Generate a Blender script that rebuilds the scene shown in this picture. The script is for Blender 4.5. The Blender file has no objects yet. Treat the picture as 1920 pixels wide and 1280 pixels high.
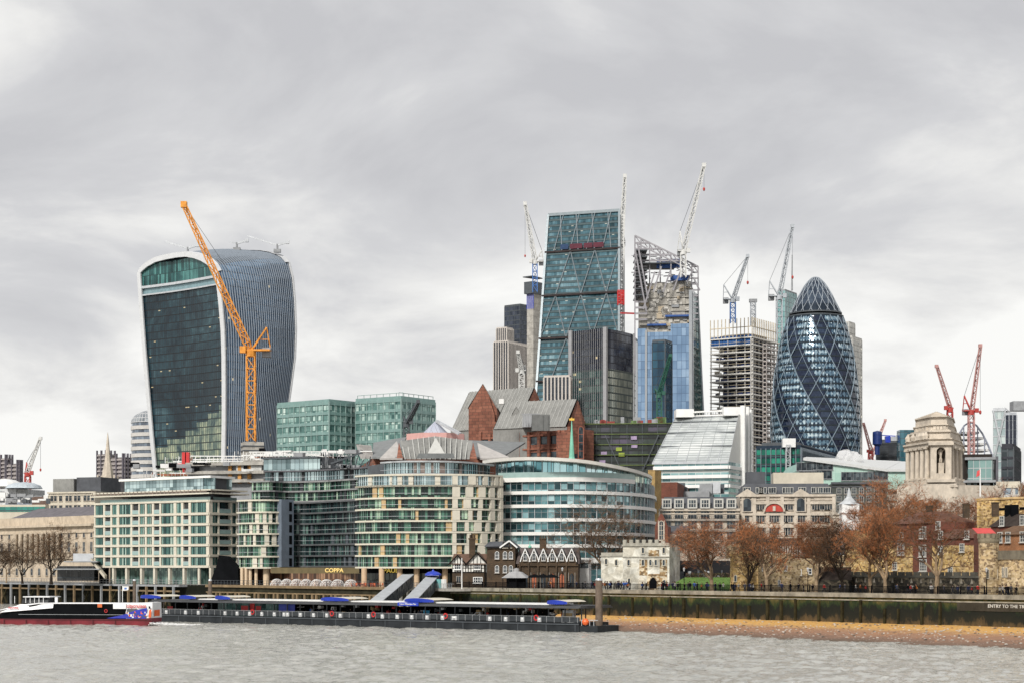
import bpy, math, random
from mathutils import Vector, Matrix
random.seed(7)
C = bpy.context.scene.collection
S = bpy.context.scene
# ------------------------------------------------------------------ camera, sky, sun, exposure
F, HZ, CH = 3456.0, 1062.0, 11.0          # focal length in photo pixels, horizon row, eye height above the water
cam_d = bpy.data.cameras.new('camera'); cam = bpy.data.objects.new('camera', cam_d); C.objects.link(cam)
cam.location = (0, 0, CH); cam.rotation_euler = (math.radians(90), 0, 0)
cam_d.sensor_width = 36; cam_d.lens = 36*F/1920; cam_d.shift_y = (HZ-640)/1920
cam_d.clip_start = 1; cam_d.clip_end = 20000
S.camera = cam
S.view_settings.view_transform = 'Standard'; S.view_settings.look = 'None'
S.view_settings.exposure = 0.28; S.view_settings.gamma = 1
S.render.resolution_x = 1024; S.render.resolution_y = 682
S.cycles.use_denoising = True
S.cycles.max_bounces = 5; S.cycles.glossy_bounces = 3; S.cycles.diffuse_bounces = 2; S.cycles.transmission_bounces = 2; S.cycles.volume_bounces = 6
SUN_EL, SUN_AZ = 38.0, 205.0              # sun behind the camera, a little to its left
w = bpy.data.worlds.new('World'); S.world = w; w.use_nodes = True
nt = w.node_tree; N = nt.nodes; L = nt.links
for n in list(N): N.remove(n)
def wn(t, **k):
    n = N.new(t)
    for a, b in k.items(): setattr(n, a, b)
    return n
def wmath(op, a, b=None, c=None):
    n = wn('ShaderNodeMath', operation=op)
    for i, v in enumerate((a, b, c)):
        if v is None: continue
        if isinstance(v, (int, float)): n.inputs[i].default_value = v
        else: L.new(v, n.inputs[i])
    return n.outputs[0]
sky = wn('ShaderNodeTexSky', sky_type='NISHITA'); sky.sun_disc = False
sky.sun_elevation = math.radians(SUN_EL); sky.sun_rotation = math.radians(SUN_AZ)
tc = wn('ShaderNodeTexCoord'); sp = wn('ShaderNodeSeparateXYZ'); L.new(tc.outputs['Generated'], sp.inputs[0])
zc = wmath('ADD', wmath('MAXIMUM', sp.outputs[2], 0.0), 0.30)
cx = wmath('DIVIDE', sp.outputs[0], zc); cy = wmath('DIVIDE', sp.outputs[1], zc)
cb = wn('ShaderNodeCombineXYZ'); L.new(cx, cb.inputs[0]); L.new(cy, cb.inputs[1]); cb.inputs[2].default_value = 3.1
def noise(scale, det, rough, dist):
    n = wn('ShaderNodeTexNoise'); n.inputs['Scale'].default_value = scale; n.inputs['Detail'].default_value = det
    n.inputs['Roughness'].default_value = rough; n.inputs['Distortion'].default_value = dist
    L.new(cb.outputs[0], n.inputs['Vector']); return n.outputs['Fac']
n1 = noise(2.7, 9, .57, .35); n2 = noise(1.15, 4, .5, .3)
v = wmath('ADD', wmath('MULTIPLY', wmath('SUBTRACT', n1, .5), .8), wmath('ADD', wmath('MULTIPLY', wmath('SUBTRACT', n2, .5), .6), .565))
# cloud deck is thinner, so brighter, towards the horizon
hz = wmath('MULTIPLY', wmath('SUBTRACT', .33, wmath('MAXIMUM', sp.outputs[2], 0.0)), .92)
v = wmath('ADD', v, hz)
rp = wn('ShaderNodeValToRGB'); L.new(v, rp.inputs[0])
e = rp.color_ramp.elements
e[0].position = .50; e[0].color = (.46, .46, .475, 1)
e[1].position = .78; e[1].color = (.78, .775, .755, 1)
m = e.new(.60); m.color = (.53, .53, .54, 1)
m = e.new(.69); m.color = (.665, .66, .65, 1)
b1 = wn('ShaderNodeBackground'); L.new(sky.outputs[0], b1.inputs[0]); b1.inputs[1].default_value = .06
b2 = wn('ShaderNodeBackground'); L.new(rp.outputs[0], b2.inputs[0]); b2.inputs[1].default_value = 1.05
mx = wn('ShaderNodeMixShader'); mx.inputs[0].default_value = .96
L.new(b1.outputs[0], mx.inputs[1]); L.new(b2.outputs[0], mx.inputs[2])
wo = wn('ShaderNodeOutputWorld'); L.new(mx.outputs[0], wo.inputs[0])
sd = bpy.data.lights.new('sun', 'SUN'); sun = bpy.data.objects.new('sun', sd); C.objects.link(sun)
sd.energy = 2.9; sd.angle = math.radians(10); sd.color = (1, .96, .9)
az, el = math.radians(SUN_AZ), math.radians(SUN_EL)
sdir = Vector((math.sin(az)*math.cos(el), math.cos(az)*math.cos(el), math.sin(el)))
sun.rotation_euler = sdir.to_track_quat('Z', 'Y').to_euler()

# ------------------------------------------------------------------ placing
def kx(px): return (px-960)/F
def at(px, py, Y): return Vector((kx(px)*Y, Y, CH+(HZ-py)/F*Y))
def g2(px, Y): return Vector((kx(px)*Y, Y))
def zat(py, Y): return CH+(HZ-py)/F*Y
def raylen(P, e, px):
    k = kx(px); return (k*P[1]-P[0])/(e[0]-k*e[1])
def bankY(px): return 370.4/(1+1.2*kx(px))      # the river wall runs at about 50 degrees to the picture
PROM = 6.5

# ------------------------------------------------------------------ objects
def tag(o, label, cat, group=None, kind=None):
    if label: o['label'] = label
    if cat: o['category'] = cat
    if group: o['group'] = group
    if kind: o['kind'] = kind
    return o
def thing(name, label, cat, loc=(0, 0, 0), rz=0, group=None, scale=None):
    o = bpy.data.objects.new(name, None); C.objects.link(o); o.empty_display_size = 1
    o.location = loc; o.rotation_euler = (0, 0, rz)
    if scale: o.scale = scale if hasattr(scale, '__len__') else (scale,)*3
    return tag(o, label, cat, group)
def copy_tree(o, loc, rz=0, scale=None, label=None, group=None):
    r = o.copy(); C.objects.link(r); r.location = loc; r.rotation_euler = (0, 0, rz)
    if scale: r.scale = scale if hasattr(scale, '__len__') else (scale,)*3
    if label: r['label'] = label
    if group: r['group'] = group
    for ch in list(o.children):
        c = ch.copy(); C.objects.link(c); c.parent = r
        for g in list(ch.children):
            d = g.copy(); C.objects.link(d); d.parent = c
    return r
def origin_of(p):
    v = Vector((0, 0, 0))
    while p is not None: v = v+Vector(p.location); p = p.parent
    return v
SPLIT = {a: b for a, b in (x.split(':') for x in 'floor_slabs:floor_slab white_bands:white_band level_beams:level_beam coloured_panel_strip:coloured_panel coloured_panels:coloured_panel blue_site_sheeting:blue_sheet roof_clutter:roof_box roof_plant:plant_unit solid_panels:solid_panel balcony_rails:balcony_rail columns:column stone_columns:column piers:pier chimneys:chimney floor_decks:floor_deck floor_rings:floor_ring stored_materials:material_stack site_openings:opening vertical_fins:vertical_fin white_ribs:white_rib battlements:battlement support_legs:support_leg openings:opening ochre_columns:ochre_column roof_posts:roof_post dark_cabins:dark_cabin red_poster:red_poster posters_and_notices:notice hanging_signs:hanging_sign floor_bands:floor_band grey_piers:grey_pier granite_gable_blocks:granite_gable_block lead_roofs_:x dormers:dormer roof_blocks:roof_block roof_upstands:roof_upstand white_spandrels:white_spandrel string_courses:string_course canopy_slabs:canopy_slab slot_windows:slot_window chairs:chair_piece stone_facing:stone_facing_panel flint_panels:flint_panel pale_markers:pale_marker notice_boards:notice_board window_strips:window_strip roof_joints:roof_joint cross_rods:cross_rod formwork_props:formwork_prop white_edge_frame:white_edge_frame projecting_slabs:projecting_slab terrace_beam:terrace_beam blue_panels:blue_panel side_roofs:side_roof ducts:duct stacked_boards:stacked_board balconies:balcony canopy_posts:canopy_post posts:post'.split())}
class MB:
    def __init__(s): s.v = []; s.f = []; s.m = []; s.uv = []
    def add(s, vs, fs, mi=0, uvs=None):
        b = len(s.v); s.v.extend([tuple(x) for x in vs])
        for k, f in enumerate(fs):
            s.f.append([b+i for i in f]); s.m.append(mi)
            s.uv.append(uvs[k] if uvs else [(vs[i][0]+vs[i][1]*.7, vs[i][2]) for i in f])
    def quad(s, a, b, c, d, mi=0, uv=None):
        s.add([a, b, c, d], [(0, 1, 2, 3)], mi, [uv] if uv else None)
    def obox(s, o, ux, uy, uz, mi=0):
        o = Vector(o); ux = Vector(ux); uy = Vector(uy); uz = Vector(uz)
        P = [o, o+ux, o+ux+uy, o+uy, o+uz, o+ux+uz, o+ux+uy+uz, o+uy+uz]
        F_ = [(0, 3, 2, 1), (4, 5, 6, 7), (0, 1, 5, 4), (1, 2, 6, 5), (2, 3, 7, 6), (3, 0, 4, 7)]
        if ux.cross(uy).dot(uz) < 0: F_ = [f[::-1] for f in F_]
        s.add(P, F_, mi)
    def box(s, c, sz, rz=0, mi=0):
        a = Vector((math.cos(rz), math.sin(rz), 0)); b = Vector((-math.sin(rz), math.cos(rz), 0)); z = Vector((0, 0, 1))
        s.obox(Vector(c)-a*sz[0]/2-b*sz[1]/2-z*sz[2]/2, a*sz[0], b*sz[1], z*sz[2], mi)
    def bar(s, p, q, w_=.2, h=None, mi=0):
        p = Vector(p); q = Vector(q); h = h or w_; d = q-p
        if d.length < 1e-6: return
        u = d.normalized(); r = Vector((0, 0, 1)) if abs(u.z) < .95 else Vector((1, 0, 0))
        a = u.cross(r).normalized(); b = a.cross(u).normalized()
        s.obox(p-a*w_/2-b*h/2, d, a*w_, b*h, mi)
    def tube(s, p, q, r0, r1=None, n=8, mi=0, cap=True):
        p = Vector(p); q = Vector(q); r1 = r0 if r1 is None else r1; u = (q-p)
        if u.length < 1e-6: return
        u.normalize(); r = Vector((0, 0, 1)) if abs(u.z) < .95 else Vector((1, 0, 0))
        a = u.cross(r).normalized(); b = a.cross(u).normalized()
        vs = []
        for (c, rr) in ((p, r0), (q, r1)):
            for i in range(n):
                t = 2*math.pi*i/n; vs.append(c+a*math.cos(t)*rr+b*math.sin(t)*rr)
        fs = [(i, i+n, (i+1) % n+n, (i+1) % n) for i in range(n)]
        if cap: fs += [tuple(range(n)), tuple(range(2*n-1, n-1, -1))]
        s.add(vs, fs, mi)
    def lathe(s, c, prof, n=16, mi=0, a0=0, a1=2*math.pi):
        c = Vector(c); vs = []; full = abs(a1-a0-2*math.pi) < 1e-6; k = n if full else n+1
        for (r, z) in prof:
            for i in range(k):
                t = a0+(a1-a0)*i/n; vs.append(c+Vector((math.cos(t)*r, math.sin(t)*r, z)))
        fs = []; uvs = []
        for j in range(len(prof)-1):
            for i in range(n):
                i2 = (i+1) % k; f = (j*k+i, j*k+i2, (j+1)*k+i2, (j+1)*k+i); fs.append(f)
                R = max(prof[j][0], prof[j+1][0]); u0 = (a0+(a1-a0)*i/n)*R; u1 = (a0+(a1-a0)*(i+1)/n)*R
                uvs.append([(u0, prof[j][1]), (u1, prof[j][1]), (u1, prof[j+1][1]), (u0, prof[j+1][1])])
        s.add(vs, fs, mi, uvs)
    def prism(s, poly, z0, z1, mi=0, mt=None, top=True, bottom=True):
        # poly given anticlockwise seen from above; z may be lists
        n = len(poly); a = z0 if hasattr(z0, '__len__') else [z0]*n; b = z1 if hasattr(z1, '__len__') else [z1]*n
        ar = sum(poly[i][0]*poly[(i+1) % n][1]-poly[(i+1) % n][0]*poly[i][1] for i in range(n))
        if ar < 0: poly = poly[::-1]; a = a[::-1]; b = b[::-1]
        vs = [(poly[i][0], poly[i][1], a[i]) for i in range(n)]+[(poly[i][0], poly[i][1], b[i]) for i in range(n)]
        fs = []; uvs = []; acc = 0
        for i in range(n):
            j = (i+1) % n; l = (Vector(poly[j][:2])-Vector(poly[i][:2])).length
            fs.append((i, j, j+n, i+n)); uvs.append([(acc, a[i]), (acc+l, a[j]), (acc+l, b[j]), (acc, b[i])]); acc += l
        s.add(vs, fs, mi, uvs)
        if top: s.add([vs[i+n] for i in range(n)], [tuple(range(n))], mi if mt is None else mt)
        if bottom: s.add([vs[i] for i in range(n)], [tuple(range(n-1, -1, -1))], mi)
    def lattice(s, p, q, w0, w1=None, n=8, r=.15, mi=0, rb=None, sides=4):
        p = Vector(p); q = Vector(q); w1 = w0 if w1 is None else w1; rb = rb or r*.6
        u = (q-p).normalized(); ref = Vector((0, 0, 1)) if abs(u.z) < .8 else Vector((0, 1, 0))
        a = u.cross(ref).normalized(); b = a.cross(u).normalized()
        if sides == 4: cs = [(-1, -1), (1, -1), (1, 1), (-1, 1)]
        else: cs = [(-1, -1), (1, -1), (0, .9)]
        def pt(t, c):
            w_ = (w0+(w1-w0)*t)/2; return p+(q-p)*t+a*c[0]*w_+b*c[1]*w_
        for c in cs: s.bar(pt(0, c), pt(1, c), r*2, None, mi)
        for i in range(n):
            t0, t1 = i/n, (i+1)/n
            for k in range(len(cs)):
                c, d = cs[k], cs[(k+1) % len(cs)]
                if i % 2: c, d = d, c
                s.bar(pt(t0, c), pt(t1, d), rb*2, None, mi)
                s.bar(pt(t1, c), pt(t1, d), rb*2, None, mi)
    def build(s, name, mats, parent=None, smooth=False, label=None, world=True, kind=None):
        if not s.f: return None
        if name in SPLIT and parent:
            idx = {}; par = []
            def find(a):
                while par[a] != a: par[a] = par[par[a]]; a = par[a]
                return a
            ids = []
            for v_ in s.v:
                k = (round(v_[0], 2), round(v_[1], 2), round(v_[2], 2))
                if k not in idx: idx[k] = len(par); par.append(len(par))
                ids.append(idx[k])
            for f in s.f:
                r = find(ids[f[0]])
                for i in f[1:]: par[find(ids[i])] = r
            comp = {}
            for k, f in enumerate(s.f): comp.setdefault(find(ids[f[0]]), []).append(k)
            if len(comp) > 1:
                def ext(fl):
                    q = [s.v[i] for k in fl for i in s.f[k]]; return -sum(max(p[a] for p in q)-min(p[a] for p in q) for a in range(3))
                cs = sorted(comp.values(), key=ext); rest = sum(cs[95:], []); nm = SPLIT[name]
                for fl, kd in [(c, kind) for c in cs[:95]]+([(rest, 'stuff')] if rest else []):
                    m_ = MB()
                    for k in fl: m_.add([s.v[i] for i in s.f[k]], [tuple(range(len(s.f[k])))], s.m[k], [s.uv[k]])
                    o = m_.build(nm, mats, parent, smooth, label, world, kd)
                return o
        me = bpy.data.meshes.new(name); off = origin_of(parent) if (parent and world) else Vector((0, 0, 0))
        me.from_pydata([(x[0]-off.x, x[1]-off.y, x[2]-off.z) for x in s.v], [], s.f)
        if not isinstance(mats, (list, tuple)): mats = [mats]
        for mt in mats: me.materials.append(mt)
        me.polygons.foreach_set('material_index', s.m)
        ul = me.uv_layers.new(name='UVMap'); flat = []
        for u in s.uv:
            for a in u: flat.extend((float(a[0]), float(a[1])))
        ul.data.foreach_set('uv', flat)
        if smooth: me.polygons.foreach_set('use_smooth', [True]*len(s.f))
        me.update(); o = bpy.data.objects.new(name, me); C.objects.link(o)
        if parent: o.parent = parent
        if label: o['label'] = label
        if kind: o['kind'] = kind
        return o
class Wall:
    """A vertical wall from A (left) to B (right) seen from outside."""
    def __init__(s, A, B):
        s.A = Vector(A[:2]); s.B = Vector(B[:2]); s.L = (s.B-s.A).length; s.d = (s.B-s.A)/s.L; s.n = Vector((s.d.y, -s.d.x))
        s.rz = math.atan2(s.d.y, s.d.x)
    def P(s, a, z, o=0): q = s.A+s.d*a+s.n*o; return Vector((q.x, q.y, z))
    def s_(s, px): return raylen(s.A, s.d, px)
    def z(s, py, a=None):
        q = s.A+s.d*(s.L if a is None else a); return zat(py, q.y)
    def box(s, mb, s0, s1, z0, z1, o0, o1, mi=0):
        mb.obox(s.P(s0, z0, o1), Vector((s.d.x, s.d.y, 0))*(s1-s0), Vector((s.n.x, s.n.y, 0))*(o0-o1), (0, 0, z1-z0), mi)
    def quad(s, mb, s0, s1, z0, z1, o=0, mi=0):
        mb.quad(s.P(s0, z0, o), s.P(s1, z0, o), s.P(s1, z1, o), s.P(s0, z1, o), mi, [(s0, z0), (s1, z0), (s1, z1), (s0, z1)])
def corner(pl, pc, pr, Yc, th=40, depth=30):
    """plan with its near corner at pc; left wall to pl, right wall to pr"""
    t = math.radians(th); B = g2(pc, Yc); e1 = (-math.cos(t), math.sin(t)); e2 = (math.sin(t), math.cos(t))
    A = B+Vector(e1)*raylen(B, e1, pl)
    l2 = raylen(B, e2, pr) if pr > pc else depth
    if l2 <= 0 or l2 > 90: l2 = depth
    Cc = B+Vector(e2)*l2
    return A, B, Cc, A+(Cc-B)

# ------------------------------------------------------------------ materials
def new_mat(name):
    m_ = bpy.data.materials.new(name); m_.use_nodes = True; t = m_.node_tree; bs = t.nodes['Principled BSDF']; return m_, t, bs
def col4(c): return (c[0], c[1], c[2], 1)
def plain(name, col, rough=.8, var=.25, scale=.6, metal=0, bump=0, dirt=0, emit=0, streak=0):
    m_, t, b = new_mat(name); n = t.nodes; l = t.links
    b.inputs['Roughness'].default_value = rough; b.inputs['Metallic'].default_value = metal
    if max(col) < .09: b.inputs['Specular IOR Level'].default_value = .12
    g = n.new('ShaderNodeNewGeometry'); no = n.new('ShaderNodeTexNoise'); no.inputs['Scale'].default_value = scale; no.inputs['Detail'].default_value = 6
    no.inputs['Roughness'].default_value = .62
    l.new(g.outputs['Position'], no.inputs['Vector'])
    r = n.new('ShaderNodeValToRGB'); l.new(no.outputs['Fac'], r.inputs[0])
    r.color_ramp.elements[0].position = .3; r.color_ramp.elements[1].position = .7
    r.color_ramp.elements[0].color = col4([c*(1-var) for c in col]); r.color_ramp.elements[1].color = col4([min(.9, c*(1+var)) for c in col])
    out = r.outputs[0]
    if dirt or streak:
        mp = n.new('ShaderNodeMapping'); l.new(g.outputs['Position'], mp.inputs[0]); mp.inputs['Scale'].default_value = (.9, .9, .12 if streak else .5)
        n2_ = n.new('ShaderNodeTexNoise'); n2_.inputs['Scale'].default_value = 1.0; n2_.inputs['Detail'].default_value = 8; n2_.inputs['Roughness'].default_value = .7
        l.new(mp.outputs[0], n2_.inputs['Vector'])
        mr = n.new('ShaderNodeMapRange'); l.new(n2_.outputs['Fac'], mr.inputs[0]); mr.inputs[1].default_value = .42; mr.inputs[2].default_value = .68
        mr.inputs[3].default_value = 0; mr.inputs[4].default_value = max(dirt, streak)
        mi_ = n.new('ShaderNodeMixRGB'); mi_.blend_type = 'MIX'; l.new(mr.outputs[0], mi_.inputs[0]); l.new(out, mi_.inputs[1])
        mi_.inputs[2].default_value = col4([c*.22 for c in col]); out = mi_.outputs[0]
    l.new(out, b.inputs['Base Color'])
    if bump:
        bp = n.new('ShaderNodeBump'); bp.inputs['Strength'].default_value = bump; bp.inputs['Distance'].default_value = .2
        l.new(no.outputs['Fac'], bp.inputs['Height']); l.new(bp.outputs[0], b.inputs['Normal'])
    if emit:
        l.new(out, b.inputs['Emission Color']); b.inputs['Emission Strength'].default_value = emit
    return m_
def brickm(name, c1, c2, mortar, bw=.6, bh=.28, scale=1, rough=.9, dirt=.4, ms=.03):
    m_, t, b = new_mat(name); n = t.nodes; l = t.links; b.inputs['Roughness'].default_value = rough
    uv = n.new('ShaderNodeUVMap'); br = n.new('ShaderNodeTexBrick'); l.new(uv.outputs[0], br.inputs['Vector'])
    br.inputs['Color1'].default_value = col4(c1); br.inputs['Color2'].default_value = col4(c2); br.inputs['Mortar'].default_value = col4(mortar)
    br.inputs['Scale'].default_value = scale; br.inputs['Brick Width'].default_value = bw; br.inputs['Row Height'].default_value = bh
    br.inputs['Mortar Size'].default_value = ms
    g = n.new('ShaderNodeNewGeometry'); no = n.new('ShaderNodeTexNoise'); no.inputs['Scale'].default_value = .35; no.inputs['Detail'].default_value = 9; no.inputs['Roughness'].default_value = .72
    l.new(g.outputs['Position'], no.inputs['Vector'])
    mr = n.new('ShaderNodeMapRange'); l.new(no.outputs['Fac'], mr.inputs[0]); mr.inputs[1].default_value = .35; mr.inputs[2].default_value = .65
    mr.inputs[3].default_value = 1.25; mr.inputs[4].default_value = 1-dirt
    mu = n.new('ShaderNodeVectorMath'); mu.operation = 'SCALE'; l.new(br.outputs['Color'], mu.inputs[0]); l.new(mr.outputs[0], mu.inputs['Scale'])
    l.new(mu.outputs[0], b.inputs['Base Color']); return m_
def rubble(name, cols, scale=1.6, rough=.95, mort=(.16, .13, .09)):
    """irregular coursed stone: voronoi cells, each its own shade"""
    m_, t, b = new_mat(name); n = t.nodes; l = t.links; b.inputs['Roughness'].default_value = rough
    uv = n.new('ShaderNodeUVMap'); mp = n.new('ShaderNodeMapping'); l.new(uv.outputs[0], mp.inputs[0]); mp.inputs['Scale'].default_value = (scale*.6, scale, 1)
    vo = n.new('ShaderNodeTexVoronoi'); l.new(mp.outputs[0], vo.inputs['Vector']); vo.inputs['Scale'].default_value = 1
    sp_ = n.new('ShaderNodeSeparateColor'); l.new(vo.outputs['Color'], sp_.inputs[0])
    r = n.new('ShaderNodeValToRGB'); l.new(sp_.outputs[0], r.inputs[0]); el_ = r.color_ramp.elements; r.color_ramp.interpolation = 'CONSTANT'
    el_[0].position = 0; el_[0].color = col4(cols[0]); el_[1].position = 1/len(cols); el_[1].color = col4(cols[1])
    for i in range(2, len(cols)): x = el_.new(i/len(cols)); x.color = col4(cols[i])
    g = n.new('ShaderNodeNewGeometry'); no = n.new('ShaderNodeTexNoise'); no.inputs['Scale'].default_value = .3; no.inputs['Detail'].default_value = 8; no.inputs['Roughness'].default_value = .7
    l.new(g.outputs['Position'], no.inputs['Vector'])
    mr = n.new('ShaderNodeMapRange'); l.new(no.outputs['Fac'], mr.inputs[0]); mr.inputs[1].default_value = .35; mr.inputs[2].default_value = .65; mr.inputs[3].default_value = 1.3; mr.inputs[4].default_value = .45
    mu = n.new('ShaderNodeVectorMath'); mu.operation = 'SCALE'; l.new(r.outputs[0], mu.inputs[0]); l.new(mr.outputs[0], mu.inputs['Scale'])
    l.new(mu.outputs[0], b.inputs['Base Color']); return m_
def glass(name, cols, pw=1.5, ph=3.5, line=(.05, .06, .07), lw=.06, lh=.08, metal=.35, rough=.12, tilt=.05, lit=0, litcol=(1, .78, .4), seed=0, base_noise=.5, lith=.3, bright=1, nscale=.04):
    """glazing: every pane (UV cell of pw x ph metres) has its own shade, a slightly different tilt, and may be lit"""
    m_, t, b = new_mat(name); n = t.nodes; l = t.links
    def M_(op, a, b_=None):
        q = n.new('ShaderNodeMath'); q.operation = op
        for i, v_ in enumerate((a, b_)):
            if v_ is None: continue
            if isinstance(v_, (int, float)): q.inputs[i].default_value = v_
            else: l.new(v_, q.inputs[i])
        return q.outputs[0]
    uv = n.new('ShaderNodeUVMap'); s_ = n.new('ShaderNodeSeparateXYZ'); l.new(uv.outputs[0], s_.inputs[0])
    U = M_('DIVIDE', s_.outputs[0], pw); V = M_('DIVIDE', s_.outputs[1], ph)
    fu, fv = M_('FLOOR', U), M_('FLOOR', V); ru, rv = M_('SUBTRACT', U, fu), M_('SUBTRACT', V, fv)
    cb_ = n.new('ShaderNodeCombineXYZ'); l.new(fu, cb_.inputs[0]); l.new(fv, cb_.inputs[1]); cb_.inputs[2].default_value = seed
    wn_ = n.new('ShaderNodeTexWhiteNoise'); wn_.noise_dimensions = '3D'; l.new(cb_.outputs[0], wn_.inputs['Vector'])
    g = n.new('ShaderNodeNewGeometry'); no = n.new('ShaderNodeTexNoise'); no.inputs['Scale'].default_value = nscale; no.inputs['Detail'].default_value = 5; no.inputs['Roughness'].default_value = .7; no.inputs['Distortion'].default_value = 1
    l.new(g.outputs['Position'], no.inputs['Vector'])
    nn = n.new('ShaderNodeMapRange'); l.new(no.outputs['Fac'], nn.inputs[0]); nn.inputs[1].default_value = .32; nn.inputs[2].default_value = .68
    val = M_('ADD', M_('MULTIPLY', wn_.outputs['Value'], 1-base_noise), M_('MULTIPLY', nn.outputs[0], base_noise))
    r = n.new('ShaderNodeValToRGB'); l.new(val, r.inputs[0]); el_ = r.color_ramp.elements
    el_[0].position = .12; el_[0].color = col4([c*bright for c in cols[0]]); el_[1].position = .88; el_[1].color = col4([c*bright for c in cols[-1]])
    for i in range(1, len(cols)-1): x = el_.new(.12+.76*i/(len(cols)-1)); x.color = col4([c*bright for c in cols[i]])
    mask = M_('MAXIMUM', M_('LESS_THAN', ru, lw), M_('LESS_THAN', rv, lh))
    mix = n.new('ShaderNodeMixRGB'); l.new(mask, mix.inputs[0]); l.new(r.outputs[0], mix.inputs[1]); mix.inputs[2].default_value = col4(line)
    l.new(mix.outputs[0], b.inputs['Base Color'])
    inv = M_('SUBTRACT', 1, mask); l.new(M_('MULTIPLY', inv, metal*.6), b.inputs['Metallic'])
    l.new(M_('ADD', M_('MULTIPLY', mask, .5), rough), b.inputs['Roughness'])
    if tilt:
        vm = n.new('ShaderNodeVectorMath'); vm.operation = 'SUBTRACT'; l.new(wn_.outputs['Color'], vm.inputs[0]); vm.inputs[1].default_value = (.5, .5, .5)
        vs = n.new('ShaderNodeVectorMath'); vs.operation = 'SCALE'; l.new(vm.outputs[0], vs.inputs[0]); vs.inputs['Scale'].default_value = tilt
        va = n.new('ShaderNodeVectorMath'); l.new(g.outputs['Normal'], va.inputs[0]); l.new(vs.outputs[0], va.inputs[1])
        vn = n.new('ShaderNodeVectorMath'); vn.operation = 'NORMALIZE'; l.new(va.outputs[0], vn.inputs[0]); l.new(vn.outputs[0], b.inputs['Normal'])
    if lit:
        w2 = n.new('ShaderNodeTexWhiteNoise'); w2.noise_dimensions = '3D'; c3 = n.new('ShaderNodeCombineXYZ'); l.new(fu, c3.inputs[0]); l.new(fv, c3.inputs[1]); c3.inputs[2].default_value = seed+5.5
        l.new(c3.outputs[0], w2.inputs['Vector'])
        on = M_('MULTIPLY', M_('LESS_THAN', w2.outputs['Value'], lit), M_('MULTIPLY', M_('LESS_THAN', rv, .9), M_('GREATER_THAN', rv, .9-lith)))
        on = M_('MULTIPLY', on, inv)
        b.inputs['Emission Color'].default_value = col4(litcol); l.new(M_('MULTIPLY', on, .5), b.inputs['Emission Strength'])
    return m_
WHITE = plain('white_paint', (.78, .78, .76), .5, .08)
STEEL = plain('pale_steel', (.50, .52, .54), .45, .15, metal=.2)
DSTEEL = plain('dark_steel', (.07, .08, .09), .5, .25)
GREY = plain('mid_grey', (.28, .29, .30), .7, .2)
CONC = plain('raw_concrete', (.42, .40, .36), .9, .25, .25, dirt=.45)
ROOFG = plain('roof_felt', (.16, .165, .17), .9, .3, .3)
BLACK = plain('black_paint', (.005, .0055, .0065), .8, .3); BLACK.node_tree.nodes['Principled BSDF'].inputs['Specular IOR Level'].default_value = .04
RED = plain('red_paint', (.55, .03, .03), .5, .15)
BLUE = plain('blue_paint', (.02, .05, .42), .4, .15)
ORANGE = plain('orange_paint', (.70, .27, .03), .6, .35, .9)
# ------------------------------------------------------------------ water, ground, river bank
def water_mat():
    m_, t, b = new_mat('river_water'); n = t.nodes; l = t.links
    g = n.new('ShaderNodeNewGeometry')
    def ns(sc, mp_, det=6, ro=.6, di=0):
        mp = n.new('ShaderNodeMapping'); l.new(g.outputs['Position'], mp.inputs[0]); mp.inputs['Scale'].default_value = mp_
        q = n.new('ShaderNodeTexNoise'); q.inputs['Scale'].default_value = sc; q.inputs['Detail'].default_value = det; q.inputs['Roughness'].default_value = ro; q.inputs['Distortion'].default_value = di
        l.new(mp.outputs[0], q.inputs['Vector']); return q.outputs['Fac']
    a = ns(.42, (1, .6, 1), 8, .72, .8); bq = ns(.035, (1, .35, 1), 5, .6, .4)
    r = n.new('ShaderNodeValToRGB'); l.new(bq, r.inputs[0]); r.color_ramp.elements[0].position = .35; r.color_ramp.elements[1].position = .7
    r.color_ramp.elements[0].color = (.42, .415, .37, 1); r.color_ramp.elements[1].color = (.53, .525, .48, 1)
    l.new(r.outputs[0], b.inputs['Base Color']); b.inputs['Roughness'].default_value = .07; b.inputs['IOR'].default_value = 1.33
    bp = n.new('ShaderNodeBump'); bp.inputs['Strength'].default_value = 1; bp.inputs['Distance'].default_value = .5; l.new(a, bp.inputs['Height']); l.new(bp.outputs[0], b.inputs['Normal'])
    return m_
WATER = water_mat()
import mathutils.noise as mn
mb = MB(); nx, ny = 440, 320; x0, x1, y0, y1 = -118, 118, 160, 400      # rippled where it is near, flat beyond
def wz(x, y): return .2*mn.noise((x*.14+y*.05, y*.16, 0))+.30*mn.noise((x*.46, y*.36, 3))*(.6+.8*mn.noise((x*.03, y*.02, 9)))+.2*mn.noise((x*1.15, y*.9, 7))
vs = []; fs = []
for j in range(ny+1):
    y = y0+(y1-y0)*j/ny
    for i in range(nx+1):
        x = x0+(x1-x0)*i/nx; ed = min(1, min(i, nx-i)/8, min(j, ny-j)/8); vs.append((x, y, wz(x, y)*ed))
for j in range(ny):
    for i in range(nx): a = j*(nx+1)+i; fs.append((a, a+1, a+nx+2, a+nx+1))
mb.add(vs, fs)
for q in (((-4000, -900), (4000, y0)), ((-4000, y0), (x0, y1)), ((x1, y0), (4000, y1)), ((-4000, y1), (4000, 1500))):
    (a, b), (c, d) = q; mb.quad((a, b, 0), (c, b, 0), (c, d, 0), (a, d, 0))
tag(mb.build('river_water', WATER, smooth=True), None, None, kind='structure')
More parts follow.
